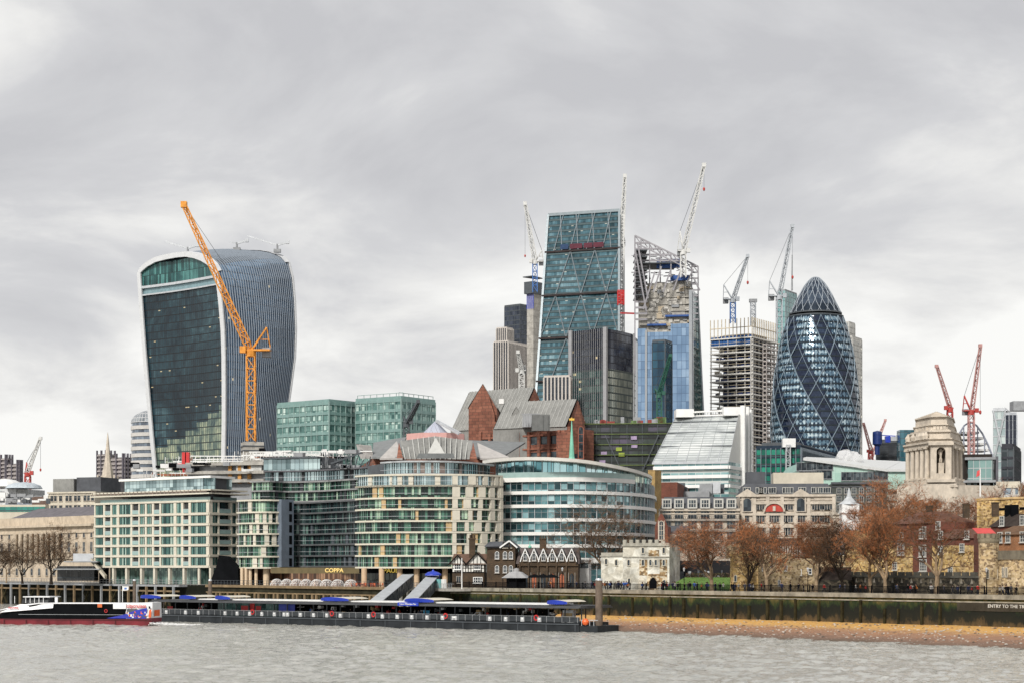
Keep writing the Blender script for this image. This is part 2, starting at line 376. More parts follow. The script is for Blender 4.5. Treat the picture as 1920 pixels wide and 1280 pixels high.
# paved land behind the river wall, out to the horizon
PAVE = plain('promenade_paving', (.22, .21, .19), .9, .25, .5)
ED = [(-700, 370.4+840+6), (-154, 370.4+1.2*154), (77, 370.4-1.2*77), (140, 370.4-1.2*140)]
mb = MB(); e0, e1 = Vector((-900, 370.4+1080)), Vector((200, 370.4-240))
mb.quad((e0.x, e0.y, PROM), (e1.x, e1.y, PROM), (9000, 9000, PROM), (-9000, 9000, PROM))
mb.add([(e1.x, e1.y, PROM), (4000, -2000, PROM), (9000, 9000, PROM)], [(0, 1, 2)])
tag(mb.build('ground', PAVE), None, None, kind='structure')
# foreshore
def sand_mat():
    m_, t, b = new_mat('foreshore'); n = t.nodes; l = t.links; b.inputs['Roughness'].default_value = .95
    g = n.new('ShaderNodeNewGeometry'); no = n.new('ShaderNodeTexNoise'); no.inputs['Scale'].default_value = .12; no.inputs['Detail'].default_value = 9; no.inputs['Roughness'].default_value = .7
    mp = n.new('ShaderNodeMapping'); l.new(g.outputs['Position'], mp.inputs[0]); mp.inputs['Rotation'].default_value = (0, 0, .87); mp.inputs['Scale'].default_value = (.4, 2, 1)
    l.new(mp.outputs[0], no.inputs['Vector'])
    uv = n.new('ShaderNodeUVMap'); s_ = n.new('ShaderNodeSeparateXYZ'); l.new(uv.outputs[0], s_.inputs[0])
    ad = n.new('ShaderNodeMath'); ad.operation = 'MULTIPLY_ADD'; l.new(no.outputs['Fac'], ad.inputs[0]); ad.inputs[1].default_value = .55; l.new(s_.outputs[1], ad.inputs[2])
    r = n.new('ShaderNodeValToRGB'); l.new(ad.outputs[0], r.inputs[0]); e_ = r.color_ramp.elements
    e_[0].position = .22; e_[0].color = (.11, .08, .055, 1); e_[1].position = 1.0; e_[1].color = (.62, .35, .10, 1)
    for p_, c_ in ((.40, (.20, .12, .08)), (.62, (.31, .17, .10)), (.78, (.37, .20, .10)), (.9, (.50, .29, .11))):
        q = e_.new(p_); q.color = col4(c_)
    vo = n.new('ShaderNodeTexVoronoi'); vo.inputs['Scale'].default_value = 1.3; l.new(g.outputs['Position'], vo.inputs['Vector'])
    lt = n.new('ShaderNodeMath'); lt.operation = 'LESS_THAN'; l.new(vo.outputs['Distance'], lt.inputs[0]); lt.inputs[1].default_value = .16
    mi = n.new('ShaderNodeMixRGB'); l.new(lt.outputs[0], mi.inputs[0]); l.new(r.outputs[0], mi.inputs[1]); mi.inputs[2].default_value = (.48, .42, .36, 1)
    l.new(mi.outputs[0], b.inputs['Base Color'])
    bp = n.new('ShaderNodeBump'); bp.inputs['Strength'].default_value = .9; bp.inputs['Distance'].default_value = .3; l.new(vo.outputs['Distance'], bp.inputs['Height']); l.new(bp.outputs[0], b.inputs['Normal'])
    return m_
SAND = sand_mat()
mb = MB(); ks = 60
def edge(px): return 11*F/((1181 if px < 1130 else 1181+(px-1130)*.0425)-HZ)
rows = []
for i in range(ks+1):
    px = 1000+i*1080/ks; A = Vector(at(px, 0, bankY(px)+.3)[:2]); B = Vector(at(px, 0, edge(px)-2)[:2])
    row = []
    for j in range(11):
        t = j/8; q = A.lerp(B, t); zz = (1.85*(1-t)**.8 if t < 1 else -(t-1)*2)+.02+.09*mn.noise((q.x*.12, q.y*.12, 1))
        row.append((q.x, q.y, zz))
    rows.append(row)
for i in range(ks):
    for j in range(10):
        mb.add([rows[i][j], rows[i][j+1], rows[i+1][j+1], rows[i+1][j]], [(0, 1, 2, 3)], 0, [[(i, 1-j/8), (i, 1-(j+1)/8), (i+1, 1-(j+1)/8), (i+1, 1-j/8)]])
tag(mb.build('sand_foreshore', SAND, smooth=True), None, None, kind='structure')
# stones on the foreshore, uncountable
mb = MB(); rs = random.Random(3)
for k in range(1500):
    i = rs.random()*ks*.98; j = rs.random()**.8*7; r0 = rows[int(i)][int(j)]; r1 = rows[int(i)+1][int(j)+1]
    t = rs.random(); p = Vector(r0).lerp(Vector(r1), t); s_ = rs.uniform(.08, .28)
    mb.lathe(p+Vector((rs.uniform(-1, 1), rs.uniform(-1, 1), -.04)), [(s_, 0), (s_*.8, s_*.4), (0.01, s_*.6)], 5, rs.choice((0, 0, 1, 2)))
o = mb.build('pebbles', [plain('pebble_pale', (.42, .38, .33)), plain('pebble_dark', (.10, .08, .06)), plain('pebble_rust', (.30, .16, .09))])
tag(o, 'scattered pale and rusty pebbles lying on the foreshore', 'pebbles', kind='stuff')
# river wall
def moss_mat():
    m_, t, b = new_mat('mossy_wall'); n = t.nodes; l = t.links; b.inputs['Roughness'].default_value = .95
    g = n.new('ShaderNodeNewGeometry'); no = n.new('ShaderNodeTexNoise'); no.inputs['Scale'].default_value = .5; no.inputs['Detail'].default_value = 9; no.inputs['Roughness'].default_value = .75
    mp = n.new('ShaderNodeMapping'); l.new(g.outputs['Position'], mp.inputs[0]); mp.inputs['Scale'].default_value = (.9, .9, .5); l.new(mp.outputs[0], no.inputs['Vector'])
    uv = n.new('ShaderNodeUVMap'); s_ = n.new('ShaderNodeSeparateXYZ'); l.new(uv.outputs[0], s_.inputs[0])
    ad = n.new('ShaderNodeMath'); ad.operation = 'MULTIPLY_ADD'; l.new(no.outputs['Fac'], ad.inputs[0]); ad.inputs[1].default_value = 6.5; l.new(s_.outputs[1], ad.inputs[2])
    r = n.new('ShaderNodeValToRGB'); dv = n.new('ShaderNodeMath'); dv.operation = 'DIVIDE'; l.new(ad.outputs[0], dv.inputs[0]); dv.inputs[1].default_value = 11; l.new(dv.outputs[0], r.inputs[0])
    e_ = r.color_ramp.elements; e_[0].position = .18; e_[0].color = (.045, .04, .016, 1); e_[1].position = .92; e_[1].color = (.13, .11, .045, 1)
    for p_, c_ in ((.40, (.12, .075, .03)), (.50, (.06, .04, .016)), (.55, (.010, .010, .004)), (.68, (.003, .005, .002)), (.74, (.014, .028, .005)), (.80, (.06, .055, .012)), (.87, (.15, .115, .04))):
        q = e_.new(p_); q.color = col4(c_)
    l.new(r.outputs[0], b.inputs['Base Color']); return m_
MOSS = moss_mat(); COPING = plain('coping_stone', (.29, .265, .21), .9, .45, .5, dirt=.5)
TIMBER = plain('wet_timber', (.035, .03, .014), .9, .6, .8)
rw = thing('river_wall', 'mossy green river wall with timber fenders rising from the sandy foreshore', 'wall', (0, 370, 0))
def bank_wall(pa, pb): return Wall(g2(pa, bankY(pa)), g2(pb, bankY(pb)))
W_ = bank_wall(845, 2150)
mb = MB(); mb2 = MB(); mb3 = MB()
W_.box(mb, 0, W_.L, -.6, PROM-.45, -1.2, 0); W_.box(mb2, 0, W_.L, PROM-.45, PROM+.25, -1.2, .35)
W_.box(mb2, 0, W_.L, PROM-1.0, PROM-.8, 0, .12)
mb.build('wall_face', MOSS, rw); mb2.build('coping', COPING, rw)
rs = random.Random(5); px = 850
while px < 1790:
    s_ = W_.s_(px); wd = rs.uniform(.3, .5); mb3 = MB(); W_.box(mb3, s_, s_+wd, -.4, PROM-rs.choice((.9, 1.2, 1.2, 2.2)), .02, rs.uniform(.3, .5))
    mb3.build('timber_fender', TIMBER, rw); px += rs.choice((14, 20, 28, 36)) if px < 1130 else rs.choice((26, 35, 44))
# darker stone stretch and lettering at the right
s0, s1 = W_.s_(1640), W_.s_(1680)
def text_obj(name, s, size, mat, parent, pos, rz=0, depth=.03, align='CENTER', tilt=90, bold=0, sx=1):
    cu = bpy.data.curves.new('t', 'FONT'); cu.body = s; cu.size = size; cu.extrude = depth; cu.align_x = align; cu.offset = bold; cu.align_y = 'CENTER'
    o = bpy.data.objects.new('t', cu); C.objects.link(o); dg = bpy.context.evaluated_depsgraph_get()
    me = bpy.data.meshes.new_from_object(o.evaluated_get(dg)); bpy.data.objects.remove(o)
    me.materials.clear(); me.materials.append(mat)
    q = bpy.data.objects.new(name, me); C.objects.link(q); q.parent = parent
    q.location = Vector(pos)-(origin_of(parent) if parent else Vector((0, 0, 0))); q.rotation_euler = (math.radians(tilt), 0, rz); q.scale = (sx, 1, 1)
    return q
SLATE = plain('dark_ashlar', (.055, .048, .036), .9, .3, .4, dirt=.4)
mb = MB(); sa, sb = W_.s_(1795), W_.s_(1990); W_.box(mb, sa, sb, 4.2, PROM-1.02, .01, .09); mb.build('inscribed_panel', SLATE, rw)
text_obj('inscription', "ENTRY TO THE TRAITORS GATE", .70, plain('letter_grey', (.5, .49, .45)), rw, W_.P(W_.s_(1853), 5.0, .12), W_.rz, align='LEFT', bold=.01, sx=1.12)
# promenade railings along the wall
rl = thing('promenade_railing', 'black iron railing along the top of the mossy river wall', 'railing', (0, 370, PROM))
mb = MB(); sL = W_.L; z0 = PROM+.2
for zz in (.35, 1.15): W_.box(mb, 0, sL, z0+zz-.04, z0+zz+.04, -.62, -.54)
s_ = 0
while s_ < sL:
    W_.box(mb, s_, s_+.07, z0, z0+1.15, -.6, -.56); s_ += .22
mb.build('rails', BLACK, rl)
s_ = 1
while s_ < W_.s_(1925):
    mb = MB(); W_.box(mb, s_, s_+.14, z0, z0+1.35, -.66, -.52); mb.build('railing_post', BLACK, rl); s_ += 4.4
# west stretch: timber-fendered wharf edge in front of the restaurants and the piled jetty
WOODP = plain('pale_timber', (.22, .155, .085), .9, .3, .6, dirt=.3)
ww = thing('wharf_wall', 'low wharf wall of close timber fenders below the restaurant terrace', 'wall', (0, 450, 0))
Wb = bank_wall(388, 845)
mb = MB(); Wb.box(mb, 0, Wb.L, -.6, PROM-.5, -1, 0); mb.build('wall_face', plain('dark_wet_wall', (.03, .028, .018), .9, .5, .5), ww)
mb = MB(); Wb.box(mb, 0, Wb.s_(722), PROM-.5, PROM+.1, -1, .5); mb.build('coping', WOODP, ww)
mb = MB(); Wb.box(mb, Wb.s_(722), Wb.L, PROM-.5, PROM+.1, -1, .2); mb.build('coping', COPING, ww)
mb = MB(); Wb.box(mb, 0, Wb.s_(722), PROM-1.9, PROM-1.6, .05, .3); mb.build('waling', WOODP, ww)
px = 392
while px < 722:
    s_ = Wb.s_(px); mb = MB(); Wb.box(mb, s_, s_+.55, -.3, PROM-1.9, .05, .45); mb.build('timber_fender', WOODP if int(px) % 3 else TIMBER, ww); px += 7.2
rl2 = thing('terrace_railing', 'thin dark railing along the restaurant terrace edge', 'railing', (0, 450, PROM))
mb = MB()
for zz in (.45, 1.1): Wb.box(mb, 0, Wb.L, PROM+.1+zz-.03, PROM+.1+zz+.03, -.5, -.44)
s_ = 0
while s_ < Wb.L: Wb.box(mb, s_, s_+.09, PROM+.1, PROM+1.25, -.5, -.44); s_ += 1.5
mb.build('rails', DSTEEL, rl2)
jt = thing('timber_jetty', 'old jetty deck on crossed timber piles at the far left bank', 'jetty', (-110, 520, 0))
Wc = bank_wall(-60, 388)
mb = MB(); Wc.box(mb, 0, Wc.L, -.6, PROM-.1, -1.2, -.2); mb.build('back_wall', plain('black_wall', (.012, .013, .009), .95, .4), jt)
mb = MB(); Wc.box(mb, 0, Wc.s_(350), PROM-.55, PROM-.1, -.2, 2.4); mb.build('deck', GREY, jt)
mb = MB(); Wc.box(mb, 0, Wc.s_(350), PROM-1.9, PROM-1.5, 2.0, 2.3); mb.build('beam', WOODP, jt)
px = -50; k = 0
while px < 350:
    s_ = Wc.s_(px); mb = MB(); Wc.box(mb, s_, s_+.55, -.4, PROM-.55, 2.3, 2.8); mb.build('pile', GREY if k % 2 else WOODP, jt)
    if k % 3 == 1:
        mb = MB(); mb.bar(Wc.P(s_+.3, PROM-2, 2.5), Wc.P(s_+3.6, .4, 2.5), .35); mb.bar(Wc.P(s_+3.6, PROM-2, 2.6), Wc.P(s_+.3, .4, 2.6), .35); mb.build('cross_brace', TIMBER, jt)
    px += 17; k += 1
rl3 = thing('jetty_railing', 'pale thin railing along the jetty in front of the long stone building', 'railing', (-110, 520, PROM))
mb = MB()
for zz in (.5, 1.15): Wc.box(mb, 0, Wc.L, PROM+zz-.04, PROM+zz+.04, 2.1, 2.18)
s_ = 0
while s_ < Wc.L: Wc.box(mb, s_, s_+.08, PROM-.1, PROM+1.2, 2.1, 2.18); s_ += 1.8
mb.build('rails', GREY, rl3)
# ------------------------------------------------------------------ far towers
def interp(tab, x):
    tab = sorted(tab)
    if x <= tab[0][0]: return tab[0][1]
    for (a, b), (c, d) in zip(tab, tab[1:]):
        if x <= c: return b+(d-b)*(x-a)/(c-a)
    return tab[-1][1]
# --- the flaring tower with fins
def flaring_tower():
    Yb = 870.; t = math.radians(40); eA = Vector((-math.cos(t), math.sin(t))); eC = Vector((math.sin(t), math.cos(t)))
    B0 = g2(421, Yb)
    t_ = thing('office_tower', 'tall flaring tower with curved top, dark glass front and white finned side', 'tower', (B0.x, B0.y, PROM))
    def ptS(px, py):
        l = raylen(B0, eA, px); q = B0+eA*l; return l, zat(py, q.y)
    prof = [(419, 1079), (420, 847), (421, 790), (421, 725), (420.5, 670), (419, 620), (415, 571), (411, 535), (405, 511), (399, 499), (390, 490), (378, 483), (364, 478), (348, 475.5), (331, 477), (312, 480.5), (291, 486), (275, 495), (264, 505), (260, 513), (261, 530), (263, 560), (266.5, 610), (271, 670), (277, 740), (284, 820), (290, 880), (296, 1079)]
    pf = [ptS(*p) for p in prof]
    Cpx = [(zat(p, 905), x) for x, p in ((520, 1079), (523, 1040), (530, 835), (541, 754), (551, 705), (557, 620), (558, 563), (557, 522), (553, 490))]
    def nlen(z):
        px = interp(Cpx, z); return raylen(B0, eC, px)
    H = max(z for l, z in pf)
    def pt(i, v, o=0):
        i0 = int(min(i, len(pf)-2)); fr = i-i0
        l = pf[i0][0]*(1-fr)+pf[i0+1][0]*fr; z = pf[i0][1]*(1-fr)+pf[i0+1][1]*fr
        ln = nlen(z)*v; ff = .075*max(0, min(1, (z-60)/90)) if z < 150 else .075-.035*min(1, (z-150)/13); zz = 11+(z-11)*(1+ff*v)+1.5*math.sin(math.pi*v)*max(0, (z-110)/60) if z > 11 else z
        a0 = pf[i0]; a1 = pf[i0+1]; tl = Vector((a1[0]-a0[0], a1[1]-a0[1])).normalized(); nl = Vector((-tl.y, tl.x))
        # outward normal of the profile (away from its inside)
        bul = -2.2*math.sin(math.pi*v)*(1 if i < len(pf)/2 else -1)*min(1, max(0, 1-abs(z-90)/160))
        l2 = l+nl.x*o+bul; z2 = zz+nl.y*o
        q = B0+eA*l2+eC*ln; return Vector((q.x, q.y, z2))
    n = len(pf); nv = 24
    # skin behind the fins
    mb = MB(); GE = glass('finned_side_glass', [(.012, .035, .07), (.04, .10, .18), (.20, .33, .48)], 50/34, 3.6, (.03, .05, .08), .02, .14, metal=.45, rough=.12, tilt=.03, base_noise=.75, lit=.01, nscale=.018)
    for i in range(n-1):
        for j in range(nv):
            a, b, c, d = pt(i, j/nv, -.1), pt(i, (j+1)/nv, -.1), pt(i+1, (j+1)/nv, -.1), pt(i+1, j/nv, -.1)
            u0, u1 = j/nv*50, (j+1)/nv*50; mb.quad(a, b, c, d, 1 if 9 <= i <= 17 else 0, [(u0, a.z), (u1, b.z), (u1, c.z), (u0, d.z)])
    mb.build('side_glazing', [GE, plain('roof_louvre_dark', (.06, .07, .08), .6, .2)], t_)
    # fins: individually swept strips
    FIN = plain('pale_fin', (.26, .30, .35), .4, .1); nf = 34
    mb = MB()
    for k in range(1, nf):
        v = k/nf
        for i in range(n-1):
            if i > 19: break
            a0, a1 = pt(i, v, -.05), pt(i+1, v, -.05); b0, b1 = pt(i, v, .5), pt(i+1, v, .5)
            w2 = Vector((eC.x, eC.y, 0))*.13
            mb.quad(a0-w2, a1-w2, b1-w2, b0-w2); mb.quad(a0+w2, b0+w2, b1+w2, a1+w2); mb.quad(b0-w2, b1-w2, b1+w2, b0+w2)
    mb.build('vertical_fins', FIN, t_)
    mb = MB()
    for v, wd in ((0, .65), (1, .7)):
        for i in range(n-1):
            a0, a1 = pt(i, v, -1.6), pt(i+1, v, -1.6); b0, b1 = pt(i, v, .9), pt(i+1, v, .9)
            w2 = Vector((eC.x, eC.y, 0))*wd; s_ = -1 if v == 0 else 1
            o0 = w2*.6*s_
            P = [a0+o0, b0+o0, b1+o0, a1+o0, a0-o0, b0-o0, b1-o0, a1-o0]
            mb.add(P, [(0, 1, 2, 3), (7, 6, 5, 4), (1, 5, 6, 2), (0, 3, 7, 4)])
    # roof crown: continuous white shell strip near the south end
    for i in range(8, 19):
        a, b, c, d = pt(i, 0.0, .8), pt(i, .06, .8), pt(i+1, .06, .8), pt(i+1, 0, .8); mb.quad(a, b, c, d)
        a, b, c, d = pt(i, 0.93, .8), pt(i, 1, .8), pt(i+1, 1, .8), pt(i+1, .93, .8); mb.quad(a, b, c, d)
    mb.build('white_edge_frame', plain('pale_frame', (.58, .59, .60), .5, .08), t_)
    # south glazed face: rows between the two edges
    half = max(range(n), key=lambda q: pf[q][1]); eastp = [(z, l) for l, z in pf[:half+1]]; westp = [(z, l) for l, z in pf[half:]]
    GS = glass('dark_front_glass', [(.005, .013, .02), (.01, .025, .035), (.02, .05, .065), (.06, .12, .14)], 1.5, 3.7, (.004, .006, .008), .12, .12, metal=.3, rough=.08, tilt=.05, lit=.03, base_noise=.75, lith=.12)
    GLO = glass('painted_reflection_glass', [(.03, .06, .07), (.12, .17, .14), (.30, .34, .24), (.48, .5, .34)], 1.5, 3.7, (.02, .03, .03), .2, .14, metal=.35, rough=.08, tilt=.06, base_noise=.65, nscale=.06)  # pale colours painted in for reflections low on the front
    GT = glass('sky_garden_glass', [(.006, .03, .03), (.03, .11, .11), (.10, .28, .26)], 1.2, 14, (.01, .03, .03), .16, .02, metal=.35, rough=.1, tilt=.05, base_noise=.4)
    ztop = H-2.2; zb1 = zat(528, 890); zb2 = zat(543, 890); zlow = zat(790, 885)
    mb = MB(); zs = [6.5+3.7*k for k in range(60)]
    allz = sorted(set([z for z in zs if z < ztop]+[zb1, zb2, ztop, ztop-1, ztop-2.5, ztop-4.5]))
    def rowpt(z, f, o):
        l0 = interp(eastp, z)+1.0; l1 = interp(westp, z)-1.0; l = l1+(l0-l1)*f
        con = 2.0*math.sin(math.pi*f)*.8
        q = B0+eA*l+eC*(1.0+con-o); return Vector((q.x, q.y, z)), l
    for a, b in zip(allz, allz[1:]):
        mi = 0
        mid = (a+b)/2
        if mid > zb1: mi = 1
        elif mid > zb2: mi = 2
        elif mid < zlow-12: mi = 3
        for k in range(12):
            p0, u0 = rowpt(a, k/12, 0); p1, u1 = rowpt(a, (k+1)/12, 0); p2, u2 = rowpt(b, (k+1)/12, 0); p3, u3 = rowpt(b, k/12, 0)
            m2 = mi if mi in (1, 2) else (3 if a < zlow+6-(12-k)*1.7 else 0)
            mb.quad(p0, p1, p2, p3, m2, [(-u0, a), (-u1, a), (-u2, b), (-u3, b)])
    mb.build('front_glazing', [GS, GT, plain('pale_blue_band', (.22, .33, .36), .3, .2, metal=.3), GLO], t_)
    mb = MB()
    for zc in (zb1, zb2):
        for k in range(12):
            p0, _ = rowpt(zc, k/12, .9); p1, _ = rowpt(zc, (k+1)/12, .9); mb.bar(p0, p1, .8, 1.2 if zc == zb1 else .7)
    mb.build('terrace_beam', STEEL, t_)
    return t_, pt
fl, flpt = flaring_tower()
def bmu(px, py, Y, ln, dirx, lab):
    p = at(px, py, Y); t_ = thing('roof_maintenance_crane', lab, 'crane', p, group='maintenance cranes on the curved roof')
    mb = MB(); mb.box(p+Vector((0, 0, .6)), (3.4, 2.4, 1.6)); mb.tube(p+Vector((0, 0, 1)), p+Vector((0, 0, 4)), .5); mb.build('base', GREY, t_)
    mb = MB(); q = p+Vector((0, 0, 3.4)); mb.bar(q, q+Vector((dirx*ln, 2, abs(ln)*.33)), .5, .7); mb.bar(q, q+Vector((-dirx*5, 0, 1.6)), .7, .9); mb.box(q+Vector((-dirx*5, 0, 1.5)), (1.6, 1.4, 1.6)); mb.build('boom', STEEL, t_)
bmu(352, 479, 900, 11.5, -1, 'small roof crane with long arm on the left side of the curved roof')
bmu(520, 473, 910, 15, -1, 'small roof crane with long arm on the right side of the curved roof')
bmu(444, 470, 905, 3.5, -1, 'short stubby roof crane at the middle of the curved roof')

def glass_block(name, label, pl, pc, pr, Yc, th, pyt, mat, fh=3.6, bw=3, band=None, bh=.5, bo=.15, mul=None, mw=.2, mo=.2, zb=PROM, depth=30, roofm=None, parapet=1.0, cat='office building', mat2=None):
    A, B, Cc, D = corner(pl, pc, pr, Yc, th, depth); zt = zat(pyt, Yc)
    t_ = thing(name, label, cat, (B.x, B.y, zb))
    walls = [Wall(A, B)]
    if (Cc-B).length > 1: walls.append(Wall(B, Cc))
    for i, w_ in enumerate(walls):
        mb = MB(); w_.quad(mb, 0, w_.L, zb, zt, 0); mb.build('curtain_wall', (mat2 if (i and mat2) else mat), t_)
    mb = MB(); mb.prism([A, B, Cc, D][::1], zb, zt-.02, 0, top=True)
    # body set 6 cm behind the glazing so that no faces coincide
    cen = (A+B+Cc+D)/4
    mb = MB(); mb.prism([p+(cen-p).normalized()*.12 for p in (A, B, Cc, D)], zb, zt, 0); mb.build('core', ROOFG if roofm is None else roofm, t_)
    if band:
        mb = MB()
        for w_ in walls:
            z = zt-bh
            while z > zb+2: w_.box(mb, 0, w_.L, z, z+bh, .003, bo); z -= fh
        mb.build('floor_bands', band, t_)
    if mul:
        mb = MB()
        for w_ in walls:
            k = max(1, round(w_.L/bw))
            for i in range(k+1):
                s_ = w_.L*i/k-mw/2; w_.box(mb, s_, s_+mw, zb, zt, .003, mo)
        mb.build('mullions', mul, t_)
    if parapet:
        mb = MB()
        for w_ in walls: w_.box(mb, 0, w_.L, zt, zt+parapet, -.3, .05)
        mb.build('parapet', band or mul or STEEL, t_)
    return t_, walls, zt, (A, B, Cc, D)

# rounded stone tower at the left of the flaring tower
def round_top():
    Y = 960; c = at(286, 0, Y); R = (286-246)/F*Y; t_ = thing('office_building', 'banded pale stone office block with a rounded glazed top beside the flaring tower', 'office building', (c.x, c.y, PROM))
    mb = MB(); z = PROM; zt = zat(800, Y)
    while z < zt:
        mb.lathe((c.x, c.y, 0), [(R, z), (R, z+1.9)], 24, 0); mb.lathe((c.x, c.y, 0), [(R-.4, z+1.9), (R-.4, z+3.6)], 24, 1); mb.lathe((c.x, c.y, 0), [(R-.4, z+1.9), (R, z+1.9)], 24, 0); z += 3.6
    mb.build('banded_wall', [plain('pale_band_stone', (.55, .53, .50), .7, .1), glass('band_glass', [(.05, .06, .08), (.25, .3, .36)], 1.6, 3.6)], t_)
    mb = MB(); zr = zat(768, Y)
    pr = [(R, z)]+[(R*math.cos(a), z+(zr-z)*math.sin(a)) for a in [math.pi/2*k/6 for k in range(1, 7)]]
    mb.lathe((c.x, c.y, 0), pr, 24, 0); mb.build('domed_roof', glass('dome_glass', [(.14, .16, .18), (.35, .38, .4)], 1.8, 2.2, (.5, .5, .5), .18, .12), t_)
round_top()
G1 = glass('green_glass', [(.03, .09, .085), (.10, .21, .19), (.28, .43, .39), (.60, .72, .66)], 1.5, 1.95, (.07, .14, .13), .14, .12, metal=.25, rough=.15, tilt=.05, base_noise=.45, lit=.0, nscale=.06)
GBAND = plain('green_glass_band', (.20, .32, .30), .3, .15, metal=.2)
GMUL = plain('green_mullion', (.26, .36, .34), .4, .1)
glass_block('glass_office_block', 'pale green glass office block next to the flaring tower', 520, 617, 668, 720, 38, 752, G1, 3.9, 3.0, GBAND, 1.2, .25, GMUL, .22, .3)
t_, ws, zt, _ = glass_block('glass_office_block', 'wider pale green glass office block with roof screen, right of its twin', 667, 752, 816, 715, 35, 746, G1, 3.9, 3.0, GBAND, 1.2, .25, GMUL, .22, .3)
mb = MB()
for w_ in ws:
    k = int(w_.L/3)
    for i in range(k+1): w_.box(mb, w_.L*i/k-.05, w_.L*i/k+.1, zt, zt+2.4, -1.2, -1)
    w_.box(mb, 0, w_.L, zt+2.2, zt+2.4, -1.2, -1)
mb.build('roof_screen', GMUL, t_)
# Tower with dark top, ribbed lower body
def ribbed(name, label, pl, pc, pr, Y, th, pyt, pyb_dark=None):
    GD = glass('ribbed_dark', [(.02, .025, .035), (.05, .06, .08)], 1.4, 3.5)
    return glass_block(name, label, pl, pc, pr, Y, th, pyt, GD, 3.6, 1.9, None, .5, .1, plain('steel_rib', (.50, .46, .42), .5, .1), .75, .6, cat='tower')
ribbed('office_tower', 'brown ribbed tower lower left shoulder behind the wedge tower', 926, 953, 990, 1350, 30, 640)
ribbed('office_tower', 'narrow ribbed shaft behind the brown ribbed tower', 931, 950, 962, 1385, 30, 615)
glass_block('office_tower', 'dark glass top of the old ribbed tower left of the wedge tower', 946, 975, 1003, 1400, 40, 572, glass('navy_glass', [(.01, .015, .03), (.03, .04, .06), (.06, .07, .1)], 2, 3.6, tilt=.03), 3.6, 5, DSTEEL, .4, .1, DSTEEL, .3, .2, cat='tower')
# concrete core under construction
t_, ws, zt, pl_ = glass_block('concrete_core', 'bare concrete lift core under construction beside the wedge tower', 988, 1000, 1019, 1230, 40, 545, CONC, 4.2, 9, plain('pour_line', (.30, .28, .25), .9, .2), .25, .05, None, parapet=0, cat='building site')
mb = MB(); A, B, Cc, D = pl_; cen = (A+B+Cc+D)/4; mb.prism([cen+(p-cen)*1.35 for p in (A, B, Cc, D)], zt-2, zt+6, 0); mb.prism([cen+(p-cen)*1.5 for p in (A, B)]+[cen+(p-cen)*.9 for p in (Cc, D)], zt+9, zt+9.6, 0); mb.build('climbing_formwork', DSTEEL, t_)
mb = MB()
for i in range(7): q = A.lerp(B, i/6); mb.bar((q.x, q.y, zt-12), (q.x, q.y, zt-2), .4); 
mb.build('formwork_props', BLUE, t_)
